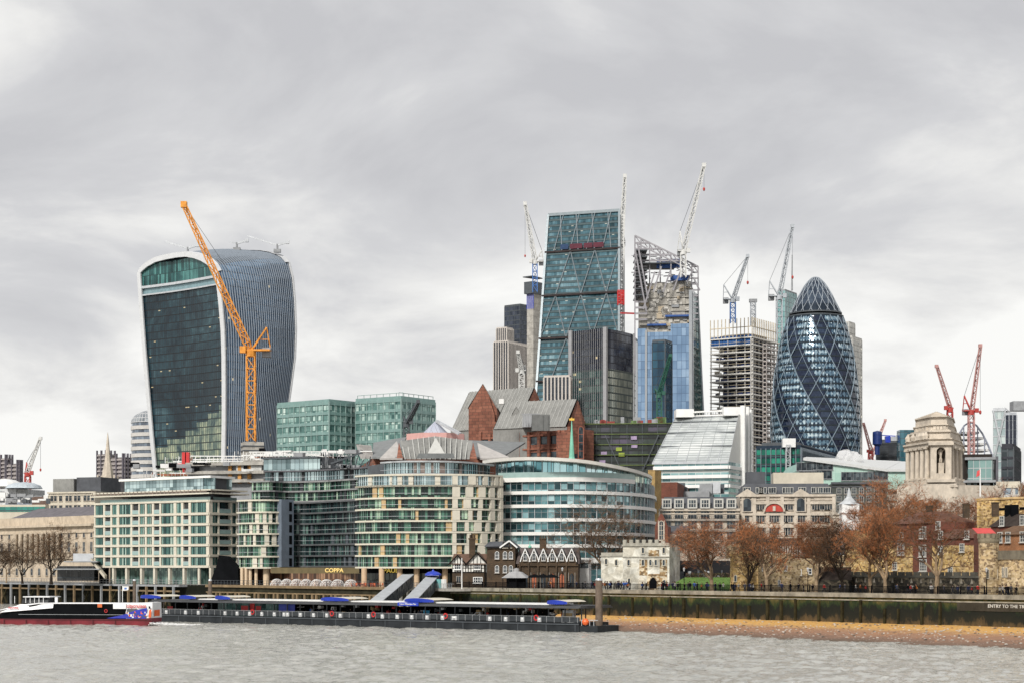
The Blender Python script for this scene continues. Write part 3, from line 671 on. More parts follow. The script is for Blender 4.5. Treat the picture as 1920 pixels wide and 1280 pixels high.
# --- wedge tower
def wedge():
    TL, TR = at(1028, 404, 1040), at(1161, 395, 1030); BL, BR = at(1001, 800, 990), at(1160, 800, 975)
    t_ = thing('office_tower', 'tall sloping wedge shaped glass tower with diagonal steel bracing', 'tower', ((BL.x+BR.x)/2, 990, PROM))
    d = (BR-BL); zlow = zat(1040, 985); k = (BL.z-zlow)/(TL.z-BL.z); BL = BL-(TL-BL)*k; BR = BR-(TR-BR)*((BR.z-zlow)/(TR.z-BR.z))
    BK = Vector((.1, 1, 0)).normalized()
    GW = glass('teal_tower_glass', [(.016, .045, .055), (.045, .105, .13), (.09, .19, .23), (.24, .37, .41)], 1.6, 4.05, (.01, .02, .025), .06, .26, metal=.5, rough=.12, tilt=.04, base_noise=.65, lit=.05, lith=.14, litcol=(1, .9, .7))
    H_ = TL.z-BL.z; n = 56; W0 = 48
    def fp(u, v, o=0):
        p = BL.lerp(BR, u).lerp(TL.lerp(TR, u), v); return p+Vector((-.08, -1, .12)).normalized()*o
    mb = MB()
    for i in range(n): mb.quad(fp(0, i/n), fp(1, i/n), fp(1, (i+1)/n), fp(0, (i+1)/n), 0, [(0, i*4.05), (W0, i*4.05), (W0, (i+1)*4.05), (0, (i+1)*4.05)])
    mb.build('sloping_glazing', GW, t_)
    mb = MB(); bb = BK*34
    for (a, b) in ((0, 1),):
        P = [fp(1, 0)+Vector((0, .2, 0)), BR+bb, TR+bb*.15+Vector((2.6, 0, 0)), fp(1, 1)+Vector((0, .2, 0))]
        P[1] = Vector((BR.x+3.5, BR.y+80, BR.z)); P[2] = Vector((TR.x+2.4, TR.y+18, TR.z))
        mb.quad(*P, 0, [(0, 0), (30, 0), (30, 220), (0, 220)])
        Q = [Vector((BL.x+2, BL.y+80, BL.z)), fp(0, 0), fp(0, 1), Vector((TL.x+2, TL.y+18, TL.z))]; mb.quad(*Q)
        mb.quad(fp(0, 1), fp(1, 1), P[2], Q[3]); mb.quad(P[1], Q[0], Q[3], P[2])
    mb.build('side_cladding', plain('service_core_cladding', (.16, .20, .22), .5, .3, .1), t_)
    def V(py):   # height fraction of a photo row on the front
        lo, hi = 0., 1.
        for _ in range(30):
            m_ = (lo+hi)/2; p = fp(.5, m_)
            if HZ-(p.z-CH)/p.y*F > py: lo = m_
            else: hi = m_
        return lo
    mb = MB()
    for i in range(n): mb.bar(fp(0, i/n, .25), fp(1, i/n, .25), .35, .9)
    mb.build('floor_edges', plain('teal_floor_edge', (.05, .09, .10), .4, .2), t_)
    lev = [V(470), V(552), V(632), V(712), V(795)]; BR_ = plain('grey_brace', (.24, .28, .30), .4, .12, metal=.3)
    mb = MB()
    for k, (b, a) in enumerate(zip(lev, lev[1:])):
        m_ = (a+b)/2
        for j in range(3):
            u = j/3+(.0 if k % 2 else .17)
            for du in ((0, .17), (.33, -.16)):
                u0 = u+du[0]; u1 = u0+du[1]
                if -.02 <= u0 <= 1.02 and -.02 <= u1 <= 1.02: mb.bar(fp(min(1, u0), a, .7), fp(min(1, max(0, u1)), b, .7), .42, .4)
    for k in range(9):
        u = k/9; mb.bar(fp(u, lev[0], .7), fp(min(1, u+.11 if k % 2 else max(0, u-.05)), 1, .7), .4, .4)
    for u in (0, 1): mb.bar(fp(u, 0, .7), fp(u, 1, .7), 1.2, 1)
    mb.bar(fp(0, 1, .5), fp(1, 1, .5), 1.4, 1.6)
    mb.build('diagonal_bracing', BR_, t_)
    mb = MB()
    for v in lev[:4]: mb.bar(fp(-.01, v, 1), fp(1.01, v, 1), .9, 1.0, 0)
    mb.build('level_beams', plain('dark_beam', (.05, .04, .04)), t_)
    mb = MB(); v0 = lev[0]+.006
    for k, (u0, u1, mi) in enumerate(((.2, .31, 1), (.33, .50, 0), (.52, .64, 0), (.65, .79, 0))): 
        a = fp(u0, v0, .9); b = fp(u1, v0, .9); mb.obox(a, b-a, Vector((0, .5, 0)), (0, 0, 2.8), mi)
    for v in (lev[0], lev[1], lev[2]): mb.bar(fp(-.015, v, 1.1), fp(.06, v, 1.1), .5, .5, 0)
    mb.build('coloured_panel_strip', [plain('dark_red_panel', (.10, .02, .035)), plain('blue_panel', (.02, .05, .12))], t_)
    return t_
wedge()
# dark office tower of three stepped bays in front of the wedge
FINW = plain('white_rib', (.32, .32, .33), .5, .1)
GD1 = glass('stepped_dark_glass', [(.008, .01, .018), (.02, .025, .04), (.05, .06, .08)], 1.7, 3.8, (.006, .008, .01), .1, .15, metal=.3, tilt=.04, lit=.02)
GD2 = glass('stepped_lower_glass', [(.008, .022, .024), (.025, .06, .06), (.12, .18, .16)], 1.7, 3.8, (.02, .03, .03), .1, .2, metal=.3, tilt=.05, lit=.03)
def stepped():
    t_ = thing('office_tower', 'dark stepped office tower with white vertical ribs in front of the wedge tower', 'tower', (at(1130, 0, 930).x, 930, PROM))
    Y = 930
    W1 = Wall(g2(1070, Y+14), g2(1137, Y)); zt = zat(615, Y); zm = zat(690, Y)
    mb = MB(); W1.quad(mb, 0, W1.L, zm, zt, 0, 0); W1.quad(mb, 0, W1.L, PROM, zm, 0, 1); mb.build('curtain_wall', [GD1, GD2], t_)
    mb = MB(); k = 17
    for i in range(k+1): W1.box(mb, W1.L*i/k-.07, W1.L*i/k+.08, PROM, zt, .01, .35)
    W1.box(mb, -.6, 1.4, PROM, zt+.4, 0, 1.2); W1.box(mb, W1.L-1.2, W1.L+.9, PROM, zt+.4, 0, 1.4); mb.build('white_ribs', FINW, t_)
    # curved bay
    c = g2(1150, Y+26); pts = []
    P0 = W1.B+Vector((.5, .6)); P3 = g2(1186, Y+22); 
    for i in range(9):
        a = i/8; q = P0.lerp(P3, a)+Vector((0.1, -1))*math.sin(a*math.pi*.5)*3*(1-a); pts.append(q)
    mb = MB()
    acc = 0
    for a, b in zip(pts, pts[1:]):
        l = (b-a).length
        for (z0, z1, mi) in ((zm, zt-.3, 0), (PROM, zm, 1)): mb.quad((a.x, a.y, z0), (b.x, b.y, z0), (b.x, b.y, z1), (a.x, a.y, z1), mi, [(acc, z0), (acc+l, z0), (acc+l, z1), (acc, z1)])
        acc += l
    mb.build('curved_bay', [glass('bay_dark', [(.02, .025, .045), (.05, .06, .09), (.1, .12, .16)], 2.6, 3.8, (.01, .01, .02), .08, .1, tilt=.03), glass('bay_light', [(.14, .18, .17), (.35, .38, .33), (.5, .52, .44)], 1.7, 3.8, (.06, .08, .08), .15, .2, tilt=.04)], t_)
    W3 = Wall(P3+Vector((.3, .5)), g2(1197, Y+44)); mb = MB(); W3.quad(mb, 0, W3.L, PROM, zt-1, 0); mb.build('end_wall', GD1, t_)
    mb = MB(); W3.box(mb, -.9, .9, PROM, zt, 0, .8); W3.box(mb, W3.L-1, W3.L, PROM, zt, 0, .8); mb.build('end_ribs', GREY, t_)
    bk = [W1.A+Vector((2, 30)), W1.A+Vector((.05, .1))]+[W1.B+Vector((0, .2))]+[p+Vector((-.1, .25)) for p in pts]+[W3.A+Vector((-.2, .1)), W3.B+Vector((-.2, 0))]
    mb = MB(); mb.prism(bk, PROM, zt-.5); mb.build('core', BLACK, t_)
stepped()
ribbed('office_building', 'low dark ribbed office block at the foot of the wedge tower', 1020, 1068, 1071, 925, 12, 706)
# --- unfinished pointed tower
def pointed():
    Y = 905; t_ = thing('office_tower', 'unfinished pointed tower with open steel top and raw concrete core', 'tower', (at(1250, 0, Y).x, Y, PROM))
    GB = glass('sky_blue_glass', [(.12, .20, .32), (.20, .31, .46), (.38, .50, .64)], 2.2, 4, (.05, .09, .16), .07, .05, metal=.3, rough=.15, tilt=.02, base_noise=.6, nscale=.02)
    GTL = glass('side_teal_glass', [(.006, .05, .055), (.02, .10, .10), (.05, .2, .2)], 2.2, 4, (.01, .02, .02), .08, .1, metal=.4, tilt=.05)
    Wf = Wall(g2(1194, Y+4), g2(1298, Y)); Wr = Wall(g2(1298, Y), g2(1327, Y+34))
    zc = zat(500, Y)
    # concrete core, set back, with staged heights
    mb = MB(); Wc2 = Wall(g2(1200, Y+9), g2(1296, Y+5))
    for (a, b, py) in ((1214, 1262, 530), (1262, 1285, 522), (1285, 1299, 540), (1197, 1214, 545)):
        Wc2.box(mb, Wc2.s_(a), Wc2.s_(b), PROM, zat(py, Y+5), -22, (a % 3)*.4)
    for py in range(555, 700, 13): Wc2.box(mb, 0, Wc2.L, zat(py, Y), zat(py, Y)+.35, 0, 1.3)
    mb.build('concrete_core', CONC, t_)
    rs = random.Random(11); mb = MB()
    for k in range(70):
        px = rs.uniform(1200, 1290); py = rs.uniform(535, 622); s_ = Wc2.s_(px); z = zat(py, Y); Wc2.box(mb, s_, s_+rs.uniform(1, 4), z, z+rs.uniform(.8, 3), 1.25, 1.5, rs.choice((0, 0, 1, 2)))
    mb.build('site_openings', [plain('pale_shutter', (.52, .50, .46)), GREY, plain('ply_board', (.45, .38, .28))], t_)
    mb = MB()
    for (pa, pb, py) in ((1232, 1280, 500), (1258, 1293, 524), (1248, 1296, 592), (1214, 1250, 608)):
        s0, s1 = Wc2.s_(pa), Wc2.s_(pb); z = zat(py, Y); Wc2.box(mb, s0, s1, z, z+(4.3 if py < 510 else 2.5 if py < 530 else .9), 1.0, 3)
    mb.build('blue_site_sheeting', plain('blue_sheet', (.02, .08, .28), .6, .3), t_)
    # front glazing steps up to the right
    mb = MB()
    for (a, b, py) in ((1196, 1212, 615), (1212, 1258, 622), (1258, 1298, 607)): Wf.quad(mb, Wf.s_(a), Wf.s_(b), PROM, Wf.z(py), 1.6 if a > 1200 else 2.0)
    mb.build('front_glazing', GB, t_)
    mb = MB()
    Wf.box(mb, -.4, .6, PROM, zat(640, Y), 0, 2.4); Wf.box(mb, Wf.s_(1212)-.5, Wf.s_(1212)+.5, PROM, zat(618, Y), 0, 2.4); Wf.box(mb, Wf.L-1.5, Wf.L, PROM, zat(545, Y), 0, 2.2)
    mb.build('grey_piers', plain('pier_grey', (.30, .32, .34), .5, .1), t_)
    # side face leaning: wider at the base
    B_ = at(1298, 560, Y); mb = MB()
    P = [Vector((Wr.A.x, Wr.A.y, PROM)), Vector((g2(1333, Y+36).x, Y+36, PROM)), at(1308, 552, Y+30), at(1299, 545, Y)]
    mb.quad(*P, 0, [(0, 0), (36, 0), (26, 130), (0, 130)]); mb.build('side_glazing', GTL, t_)
    mb = MB(); mb.bar(P[1], P[2], 1, 1); mb.bar(P[0], P[3], .8, .8); mb.build('edge_trim', STEEL, t_)
    # steel frame crown
    ST = plain('primer_steel', (.27, .26, .28), .5, .2); mb = MB()
    def fy(px): return Y-1+(1310-px)*.05
    def topy(px): return 442+(px-1190)*(500-442)/(1308-1190)
    cols = [1190.5, 1202, 1218, 1238, 1258, 1280, 1297, 1309]
    for dep in (0, 22):
        for px in cols:
            top = topy(px); low = 700 if px < 1200 else 560
            if px > 1215 and dep == 0: low = 520
            mb.bar(at(px, low, fy(px)+dep), at(px, top, fy(px)+dep), .6)
        for py in range(456, 600, 11):
            xs = [p for p in cols if topy(p) < py]
            if len(xs) > 1 and py < 500: mb.bar(at(xs[0], py, fy(xs[0])+dep), at(xs[-1], py, fy(xs[-1])+dep), .5, .9)
            elif len(xs) > 1: mb.bar(at(xs[0], py, fy(xs[0])+dep), at(1214, py, fy(1214)+dep), .5, .9); mb.bar(at(1297, py, Y+dep), at(1309, py, Y+dep), .5, .7)
        mb.bar(at(1190.5, 442, fy(1190)+dep), at(1309, 500, fy(1309)+dep), .75)
        mb.bar(at(1190.5, 455, fy(1190)+dep), at(1300, 509, fy(1309)+dep), .6)
        for k in range(10):
            a = 1190.5+k*11.8; mb.bar(at(a, topy(a), fy(a)+dep), at(a+11.8, topy(a+11.8)+10, fy(a)+dep), .4)
    for px in cols: mb.bar(at(px, topy(px), fy(px)), at(px, topy(px), fy(px)+22), .5)
    for (a, b, c, d) in ((1191, 470, 1212, 585), (1196, 460, 1215, 560), (1240, 500, 1225, 548), (1258, 505, 1243, 548), (1276, 508, 1262, 545), (1300, 505, 1288, 530), (1206, 580, 1228, 510), (1300, 520, 1312, 545)):
        mb.bar(at(a, b, Y-1.5), at(c, d, Y-1.5), .7)
    rs = random.Random(71)
    for k in range(70):
        x = rs.uniform(1192, 1306); y = rs.uniform(topy(x)+6, 545); dp = rs.uniform(0, 18); q = at(x, y, Y+dp); mb.bar(q, q+Vector((rs.uniform(-4, 4), rs.uniform(-2, 2), rs.choice((0, 0, rs.uniform(-4, 4))))), rs.uniform(.25, .5))
    mb.build('steel_frame', ST, t_)
    mb = MB()
    for py in list(range(470, 560, 12)):
        xs = [p for p in (1192, 1214, 1270, 1300) if topy(p) < py-4]
        if not xs: continue
        x1 = xs[-1] if py < 505 else 1214; x0 = 1192
        a = at(x0, py, Y+1); b = at(x1, py, Y+1); mb.obox(a, b-a, (0, 20, 0), (0, 0, .5))
    mb.build('floor_decks', DSTEEL, t_)
    return t_
pointed()
glass_block('office_tower', 'slim navy glass tower in front of the unfinished pointed tower', 1223, 1247, 1260, 800, 25, 640, glass('navy_slim', [(.005, .02, .04), (.015, .05, .09), (.03, .1, .15)], 2.5, 3.6, (.004, .01, .015), .06, .08, metal=.35), 3.6, 6, None, .3, .1, DSTEEL, .3, .25, cat='tower')
# --- open concrete frame block under construction
def open_frame():
    A, B, Cc, D = corner(1331, 1411, 1462, 960, 33); Y = 960; zt = zat(600, Y)
    t_ = thing('construction_block', 'tall open floor slab block under construction left of the rounded glass tower', 'building site', (B.x, B.y, PROM))
    cen = (A+B+Cc+D)/4; inner = [cen+(p-cen)*.62 for p in (A, B, Cc, D)]
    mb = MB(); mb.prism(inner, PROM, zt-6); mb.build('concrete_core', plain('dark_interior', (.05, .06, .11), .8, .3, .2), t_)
    mb = MB(); fh = 13.3/F*Y; z = zt-9; k = 0; zs = []
    while z > PROM: mb.prism([A, B, Cc, D], z, z+.6); zs.append(z); z -= fh
    mb.build('floor_slabs', plain('slab_white', (.76, .74, .69), .8, .12), t_)
    mb = MB(); mc = MB()
    for w_ in (Wall(A, B), Wall(B, Cc)):
        kk = max(2, int(w_.L/4.2))
        for i in range(kk+1): w_.box(mb, min(w_.L-.8, max(0, w_.L*i/kk)), min(w_.L, max(0, w_.L*i/kk)+.4), PROM, zt-9, -1.3, -.7)
        for i in range(int(w_.L/2.2)): w_.box(mc, i*2.2, i*2.2+.35, zt-9, zt+1.5, -.5, -.1)
        w_.box(mc, 0, w_.L, zt-3.4, zt-3.0, -.5, -.05)
    for w_ in (Wall(A, B), Wall(B, Cc)):
        for z in zs: w_.box(mc, 0, w_.L, z+1.7, z+1.9, -.2, -.05)
    mb.build('columns', plain('column_grey', (.50, .49, .47)), t_); mc.build('edge_protection', plain('ochre_guard', (.58, .50, .36), .7, .15), t_)
    mb = MB(); W2 = Wall(A, B)
    for i in range(14): W2.box(mb, i*W2.L/14, i*W2.L/14+1.6, zt-12.5, zt-7.5, -1.4, -.9)
    mb.build('blue_panels', plain('blue_board', (.03, .12, .35)), t_)
    # hoist scaffold at the right side
    mb = MB(); W3 = Wall(B, Cc); s0 = W3.s_(1428); s1 = W3.s_(1447)
    for s_ in (s0, (s0+s1)/2, s1):
        for o in (.6, 2.6): W3.box(mb, s_, s_+.3, PROM, zat(640, Y), o, o+.3)
    z = PROM
    while z < zat(640, Y): W3.box(mb, s0, s1, z, z+.5, .6, 2.9, 0); z += 2.2
    mb.build('hoist_scaffold', plain('pale_scaffold', (.50, .46, .44)), t_)
    rs = random.Random(21); mb = MB()
    for z in zs[:26]:
        for q in range(7):
            w_ = Wall(A, B); s_ = rs.uniform(1, w_.L-3); w_.box(mb, s_, s_+rs.uniform(1, 3), z+.75, z+rs.uniform(1.4, 2.6), -4, -3, rs.choice((0, 1, 1)))
    mb.build('stored_materials', [plain('board_pale', (.5, .48, .42)), plain('site_navy', (.03, .06, .2))], t_)
open_frame()
# --- rounded glass tower
def gherkin():
    Y = 890; cp = 1529; c = g2(cp, Y); k = Y/F
    t_ = thing('glass_tower', 'rounded bullet shaped glass tower with spiral dark bands and diamond panes', 'tower', (c.x, c.y, PROM))
    prof = [(519.5, 0.1), (521, 6), (526, 12), (537, 20.5), (556, 31), (576, 40.5), (595, 49.5), (615, 56), (634, 61), (654, 65.5), (673, 69), (692, 72), (712, 75), (731, 77), (751, 78.5), (770, 79.5), (790, 80.3), (810, 80.3), (829, 79.7), (860, 78), (900, 74), (1040, 68)]
    def R(py): return interp(prof, py)*k*1.02
    NS = 72; rows = []; py = 597; dy = 6.4; 
    while py < 900: rows.append(py); py += dy
    def P(j, r, o=0):
        py_ = rows[r]; a = (j+(.5*r))/NS*2*math.pi + .2; rr = R(py_)+o; return Vector((c.x+math.cos(a)*rr, c.y+math.sin(a)*rr, zat(py_, Y)))
    mb = MB()
    for r in range(len(rows)-1):
        for j in range(NS):
            # two triangles; shift grows half a pane per row so the panes lie on a spiral
            a, b, c_, d = P(j, r), P(j+1, r), P(j, r+1), P(j+1, r+1); a2 = P(j-1, r+1)
            dark = (j % 12) in (0, 1, 2, 3, 4)
            b2 = (j+r) % 24 in (12, 13)
            # diamond pattern: up and down panes alternate
            mb.add([a, c_, b], [(0, 2, 1)], 2 if dark else (0 if r % 2 else 1)); mb.add([b, P(j+1, r+1), c_], [(0, 1, 2)], 3 if dark else (1 if r % 2 else 0))
    cols = [glass('diamond_pale', [(.03, .065, .11), (.15, .25, .33), (.62, .74, .78)], .9, 1.1, lw=0, lh=0, metal=.35, rough=.1, tilt=.12, base_noise=.35),
            glass('diamond_mid', [(.004, .014, .032), (.016, .04, .075), (.08, .15, .20)], .9, 1.1, lw=0, lh=0, metal=.4, rough=.1, tilt=.1, base_noise=.4),
            glass('spiral_dark', [(.006, .01, .025), (.02, .03, .06), (.04, .06, .10)], 2, 2, lw=0, lh=0, metal=.3, rough=.1, tilt=.06),
            glass('spiral_dark_deep', [(.004, .008, .02), (.012, .02, .045), (.03, .05, .09)], 2, 2, lw=0, lh=0, metal=.3, rough=.1, tilt=.06)]
    mb.build('diamond_glazing', cols, t_)
    mb = MB()
    for py_ in [597+12.8*i for i in range(24)]:
        r_ = R(py_)+.25; z = zat(py_, Y); mb.lathe((c.x, c.y, 0), [(r_-.3, z+.35), (r_, z+.35), (r_, z-.35), (r_-.3, z-.35)], 72)
    mb.build('floor_rings', plain('dark_ring', (.03, .04, .05)), t_)
    mb = MB(); zl = zat(rows[-1], Y); mb.lathe((c.x, c.y, 0), [(R(rows[-1])-.1, PROM), (R(rows[-1])-.1, zl)], 48); mb.build('base_storeys', DSTEEL, t_)
    mb = MB(); nr = len(rows)
    for q in range(0, NS, 4):
        for r in range(0, nr-1):
            mb.bar(P(q, r, .35), P(q, r+1, .35), .2 if q % 12 else .42)
            # opposite-handed helix: step back one full pane each row
            mb.bar(P(q-r, r, .35), P(q-r-1, r+1, .35), .2 if q % 12 else .38)
    mb.build('diagrid_bars', plain('diagrid_white', (.19, .25, .30), .4, .1), t_)
    # dark glazed top
    mb = MB(); tp = [519.5, 521, 524, 528, 533, 540, 548, 556, 565, 574, 583, 590]
    for a, b in zip(tp, tp[1:]):
        mb.lathe((c.x, c.y, 0), [(R(b), zat(b, Y)), (R(a), zat(a, Y))], 48, 0 if b < 575 else 1)
    mb.build('crown_glazing', [glass('crown_glass', [(.015, .022, .04), (.035, .05, .075), (.09, .12, .16)], 2, 2.4, lw=0, lh=0, metal=.35, tilt=.04), plain('crown_band', (.025, .035, .05), .3, .2, metal=.3)], t_)
    mb = MB()
    for q in range(36):
        for sg in (1, -1):
            prev = None
            for i, py_ in enumerate(tp):
                a = (q/36+sg*i*.5/36*1.0)*2*math.pi; rr = R(py_)+.2; p = Vector((c.x+math.cos(a)*rr, c.y+math.sin(a)*rr, zat(py_, Y)))
                if prev is not None and q % 2 == 0: mb.bar(prev, p, .2)
                prev = p
    mb.build('crown_lattice', plain('crown_bar', (.34, .38, .42), .4, .1), t_)
    mb = MB()
    for py_, ex in ((595, .7), (589, -.6)):
        z = zat(py_, Y); r_ = R(595)+ex*.6; mb.lathe((c.x, c.y, 0), [(r_-1.5, z+.3), (r_, z+.3), (r_, z-.3), (r_-1.5, z-.3)], 72)
    mb.build('collar_ring', DSTEEL, t_)
gherkin()
GP = glass('pale_tower_glass', [(.30, .32, .32), (.45, .47, .46), (.62, .62, .58)], 2.6, 3.7, (.22, .22, .21), .2, .22, metal=.15, rough=.3, tilt=.02, lit=.06, litcol=(1, .95, .75), lith=.3)
glass_block('office_tower', 'pale concrete tower standing behind the rounded glass tower', 1540, 1598, 1616, 1200, 30, 632, GP, 3.7, 2.6, None, .5, .1, plain('pale_pier', (.50, .49, .46)), .5, .3, cat='tower')
t_, ws, zt, _ = glass_block('office_tower', 'slim upper shaft of the pale tower behind the rounded glass tower', 1560, 1592, 1603, 1230, 30, 605, GP, 3.7, 2.6, None, .5, .1, plain('pale_pier2', (.50, .49, .46)), .5, .3, cat='tower')
t_, ws, zt, _ = glass_block('office_tower', 'green glass lift tower with mast behind the rounded glass tower', 1458, 1472, 1494, 1250, 30, 545, glass('aqua', [(.12, .3, .3), (.3, .5, .5)], 2, 3.6), 3.6, 3, None, mul=GREY, cat='tower')
mb = MB(); mb.tube(at(1485, 545, 1260), at(1485, 478, 1260), .7, .25, 6); mb.build('mast', GREY, t_)
# ------------------------------------------------------------------ luffing cranes
CW = plain('crane_white', (.62, .62, .60), .5, .1); CR = plain('crane_red', (.42, .05, .04), .5, .15); CGn = plain('crane_green', (.02, .10, .07), .5, .15)
CBl = plain('crane_blue', (.05, .15, .40), .5, .15); CREDW = plain('crane_pale_red', (.48, .26, .24), .5, .2); CGR = plain('crane_grey', (.42, .45, .48), .5, .15)
def crane(label, x, ybase, ytop, Y, tip, back, mm=CW, mj=CW, mp=CW, wm=2.2, wj=1.7, hook=None, r=.14, apex=None, thick=1.0):
    """mast at column x from row ybase to ytop; jib to tip; counter jib to back; apex of the A frame"""
    base = at(x, ybase, Y); t_ = thing('tower_crane', label, 'crane', base)
    top = at(x, ytop, Y); T = at(tip[0], tip[1], Y-6); Bk = at(back[0], back[1], Y+2)
    r *= thick
    mb = MB(); n = max(4, int((top-base).length/(wm*1.3))); mb.lattice(base, top, wm, wm, n, r); mb.build('mast', mm, t_)
    mb = MB(); mb.tube(top, top+Vector((0, 0, 1.6*wm/2.2)), wm*.65, None, 10); pv = top+Vector((0, 0, 1.6)); dx = 1 if Bk.x > top.x else -1
    end = Vector((Bk.x, Bk.y, pv.z+.2)); mb.obox(Vector((top.x-dx*wm*.6, top.y-wm*.55, pv.z)), (end.x-top.x+dx*wm*.6, 0, 0), (0, wm*1.1, 0), (0, 0, .5)); mb.build('slewing_platform', mp, t_)
    mb = MB(); mb.box(end+Vector((-dx*wm*.5, 0, -.4)), (wm*1.0, wm*1.1, wm*1.1)); mb.build('counterweight', GREY, t_)
    mb = MB(); mb.box(top+Vector((-dx*wm*.9, -wm*.5, 1.9)), (wm*.7, wm*.6, wm*.8)); mb.build('cab', mp, t_)
    ap = at(apex[0], apex[1], Y) if apex else Vector((Bk.x, Bk.y, Bk.z))
    mb = MB(); mb.bar(pv+Vector((0, -.8, 0)), ap, r*2.6); mb.bar(pv+Vector((0, .8, 0)), ap, r*2.6); mb.bar(end, ap, r*1.8)
    q = pv.lerp(ap, .5); mb.bar(q, end.lerp(ap, .5), r*1.5); mb.build('back_frame', mp, t_)
    mb = MB(); nj = max(6, int((T-pv).length/(wj*1.5))); s0 = pv+(T-pv)*.0; mb.lattice(pv, pv+(T-pv)*.06, wj*.4, wj, 1, r, sides=3); mb.lattice(pv+(T-pv)*.06, T, wj, wj*.6, nj, r, sides=3); mb.box(T, (wj*.8, wj*.8, wj*.8)); mb.build('jib', mj, t_)
    mb = MB(); mb.bar(ap, T, r*.7); mb.build('luffing_rope', DSTEEL, t_)
    if hook:
        H = at(hook[0], hook[1], T.y); H.x = T.x; mb = MB(); mb.bar(T, H, r*.6); mb.build('hoist_rope', DSTEEL, t_)
        mb = MB(); mb.lathe(H, [(.05, 1), (.6, .4), (.5, -.6), (.05, -1)], 8); mb.build('hook_block', CR, t_)
    return t_
# the big orange one, with its concrete footing
foot = at(470, 862, 560); ft = thing('crane_footing', 'blocky concrete footing carrying the big orange crane', 'footing', foot)
mb = MB(); a, b = at(451, 850, 560), at(492, 828, 560)
mb.box(((a.x+b.x)/2, 562, (PROM+b.z)/2), (b.x-a.x-.6, 6, b.z-PROM), .3)
ft_o = mb.build('footing_body', CONC, ft)
mb = MB()
for z in (b.z-1.2, b.z-2.6): mb.box(((a.x+b.x)/2, 562, z), (b.x-a.x, 6.5, .3), .3)
mb.build('formwork_rings', DSTEEL, ft)
crane('big bright orange luffing crane standing in front of the flaring tower', 470.5, 826, 668, 560, (345, 384), (508, 680), ORANGE, ORANGE, ORANGE, 2.5, 2.2, r=.16, apex=(500, 614))
crane('white luffing crane with a blue mast left of the wedge tower', 1003, 548, 496, 1215, (984.5, 382), (1019, 497), CBl, CW, CW, 3, 3, hook=(983, 480), apex=(1016, 470), r=.28)
crane('tall white and red crane rising behind the right edge of the wedge tower', 1165, 800, 460, 1075, (1171.5, 330), (1172, 452), CW, CW, CW, 3.2, 2.6, apex=(1163, 400), r=.3)
crane('pale luffing crane on top of the unfinished pointed tower', 1281, 520, 478, 900, (1320, 310), (1270, 470), CW, CW, CW, 2.6, 2.4, hook=(1322, 355), apex=(1275, 434), r=.22)
crane('shorter pale crane on the open floor slab block', 1374, 606, 568, 950, (1402, 480), (1356, 566), CBl, CGR, CGR, 2.6, 2, hook=(1404, 530), apex=(1357, 534), r=.2)
crane('tall pale crane between the slab block and the rounded glass tower', 1461, 640, 562, 950, (1486, 424), (1441, 557), CGR, CGR, CGR, 2.8, 2.2, hook=(1487, 520), apex=(1443, 527), r=.2)
crane('pale red crane just left of the domed steel frame, leaning left', 1781, 900, 772, 850, (1756, 686), (1785, 776), CR, CREDW, CR, 2.3, 1.8, apex=(1779, 757), r=.2)
crane('tall pale red crane rising out of the domed steel frame', 1821, 900, 777, 830, (1838, 648), (1805, 776), CREDW, CREDW, CR, 2.4, 1.9, hook=(1844, 772), apex=(1808, 741), r=.2)
crane('thin red crane leaning left beside the pale tower', 1633, 960, 850, 1300, (1619, 794), (1637, 850), CR, CREDW, CR, 2.6, 2.2, apex=(1636, 838), r=.24)
crane('thin red crane leaning right behind the blue silo', 1631, 960, 868, 1400, (1660, 787), (1627, 868), CR, CREDW, CR, 2.6, 2.2, apex=(1628, 846), r=.24)
crane('white and red crane above the rooftops at the far left', 52, 960, 892, 1100, (76, 821), (47, 890), CR, CW, CR, 3, 2.2, hook=(76.5, 880), apex=(50, 866), r=.26)
crane('green crane folded up in front of the slim navy tower', 1236, 800, 745, 780, (1257, 666), (1230, 748), CGn, CGn, CGn, 2, 1.6, apex=(1228, 728), r=.2)
crane('dark grey crane in front of the wider green glass block', 762, 840, 800, 690, (784, 752), (757, 798), DSTEEL, DSTEEL, DSTEEL, 2, 1.6, apex=(757, 780), r=.2)
crane('small pale crane in front of the brown ribbed tower', 978, 730, 700, 1100, (971, 660), (986, 697), CW, CW, CW, 3, 2.6, apex=(984, 684), r=.3)
st = thing('crane_mast', 'short headless crane mast on the open floor slab block', 'crane', at(1412, 606, 970))
mb = MB(); mb.lattice(at(1412, 612, 970), at(1412, 566, 970), 2.4, 2.4, 6, .22); mb.build('mast', CGR, st); mb = MB(); mb.box(at(1412, 564, 970), (4, 3, 1.6)); mb.build('mast_head', GREY, st)
# builders' hoist up the side of the wedge tower
ht = thing('builders_hoist', 'white lattice hoist mast with red sections on the wedge tower side', 'hoist', at(1163, 800, 1030))
mb = MB(); mb.lattice(at(1160, 800, 1000), at(1164.5, 405, 1030), 3, 3, 60, .22); mb.build('hoist_mast', CW, ht)
mb = MB(); 
for a, b in ((545, 572),): mb.lattice(at(1164, b, 995), at(1164, a, 995), 3.2, 3.2, 8, .28)
mb.build('red_section', RED, ht)
mb = MB(); mb.bar(at(1164, 587, 1000), at(1190, 588, 960), .9); mb.build('tie_beam', RED, ht)
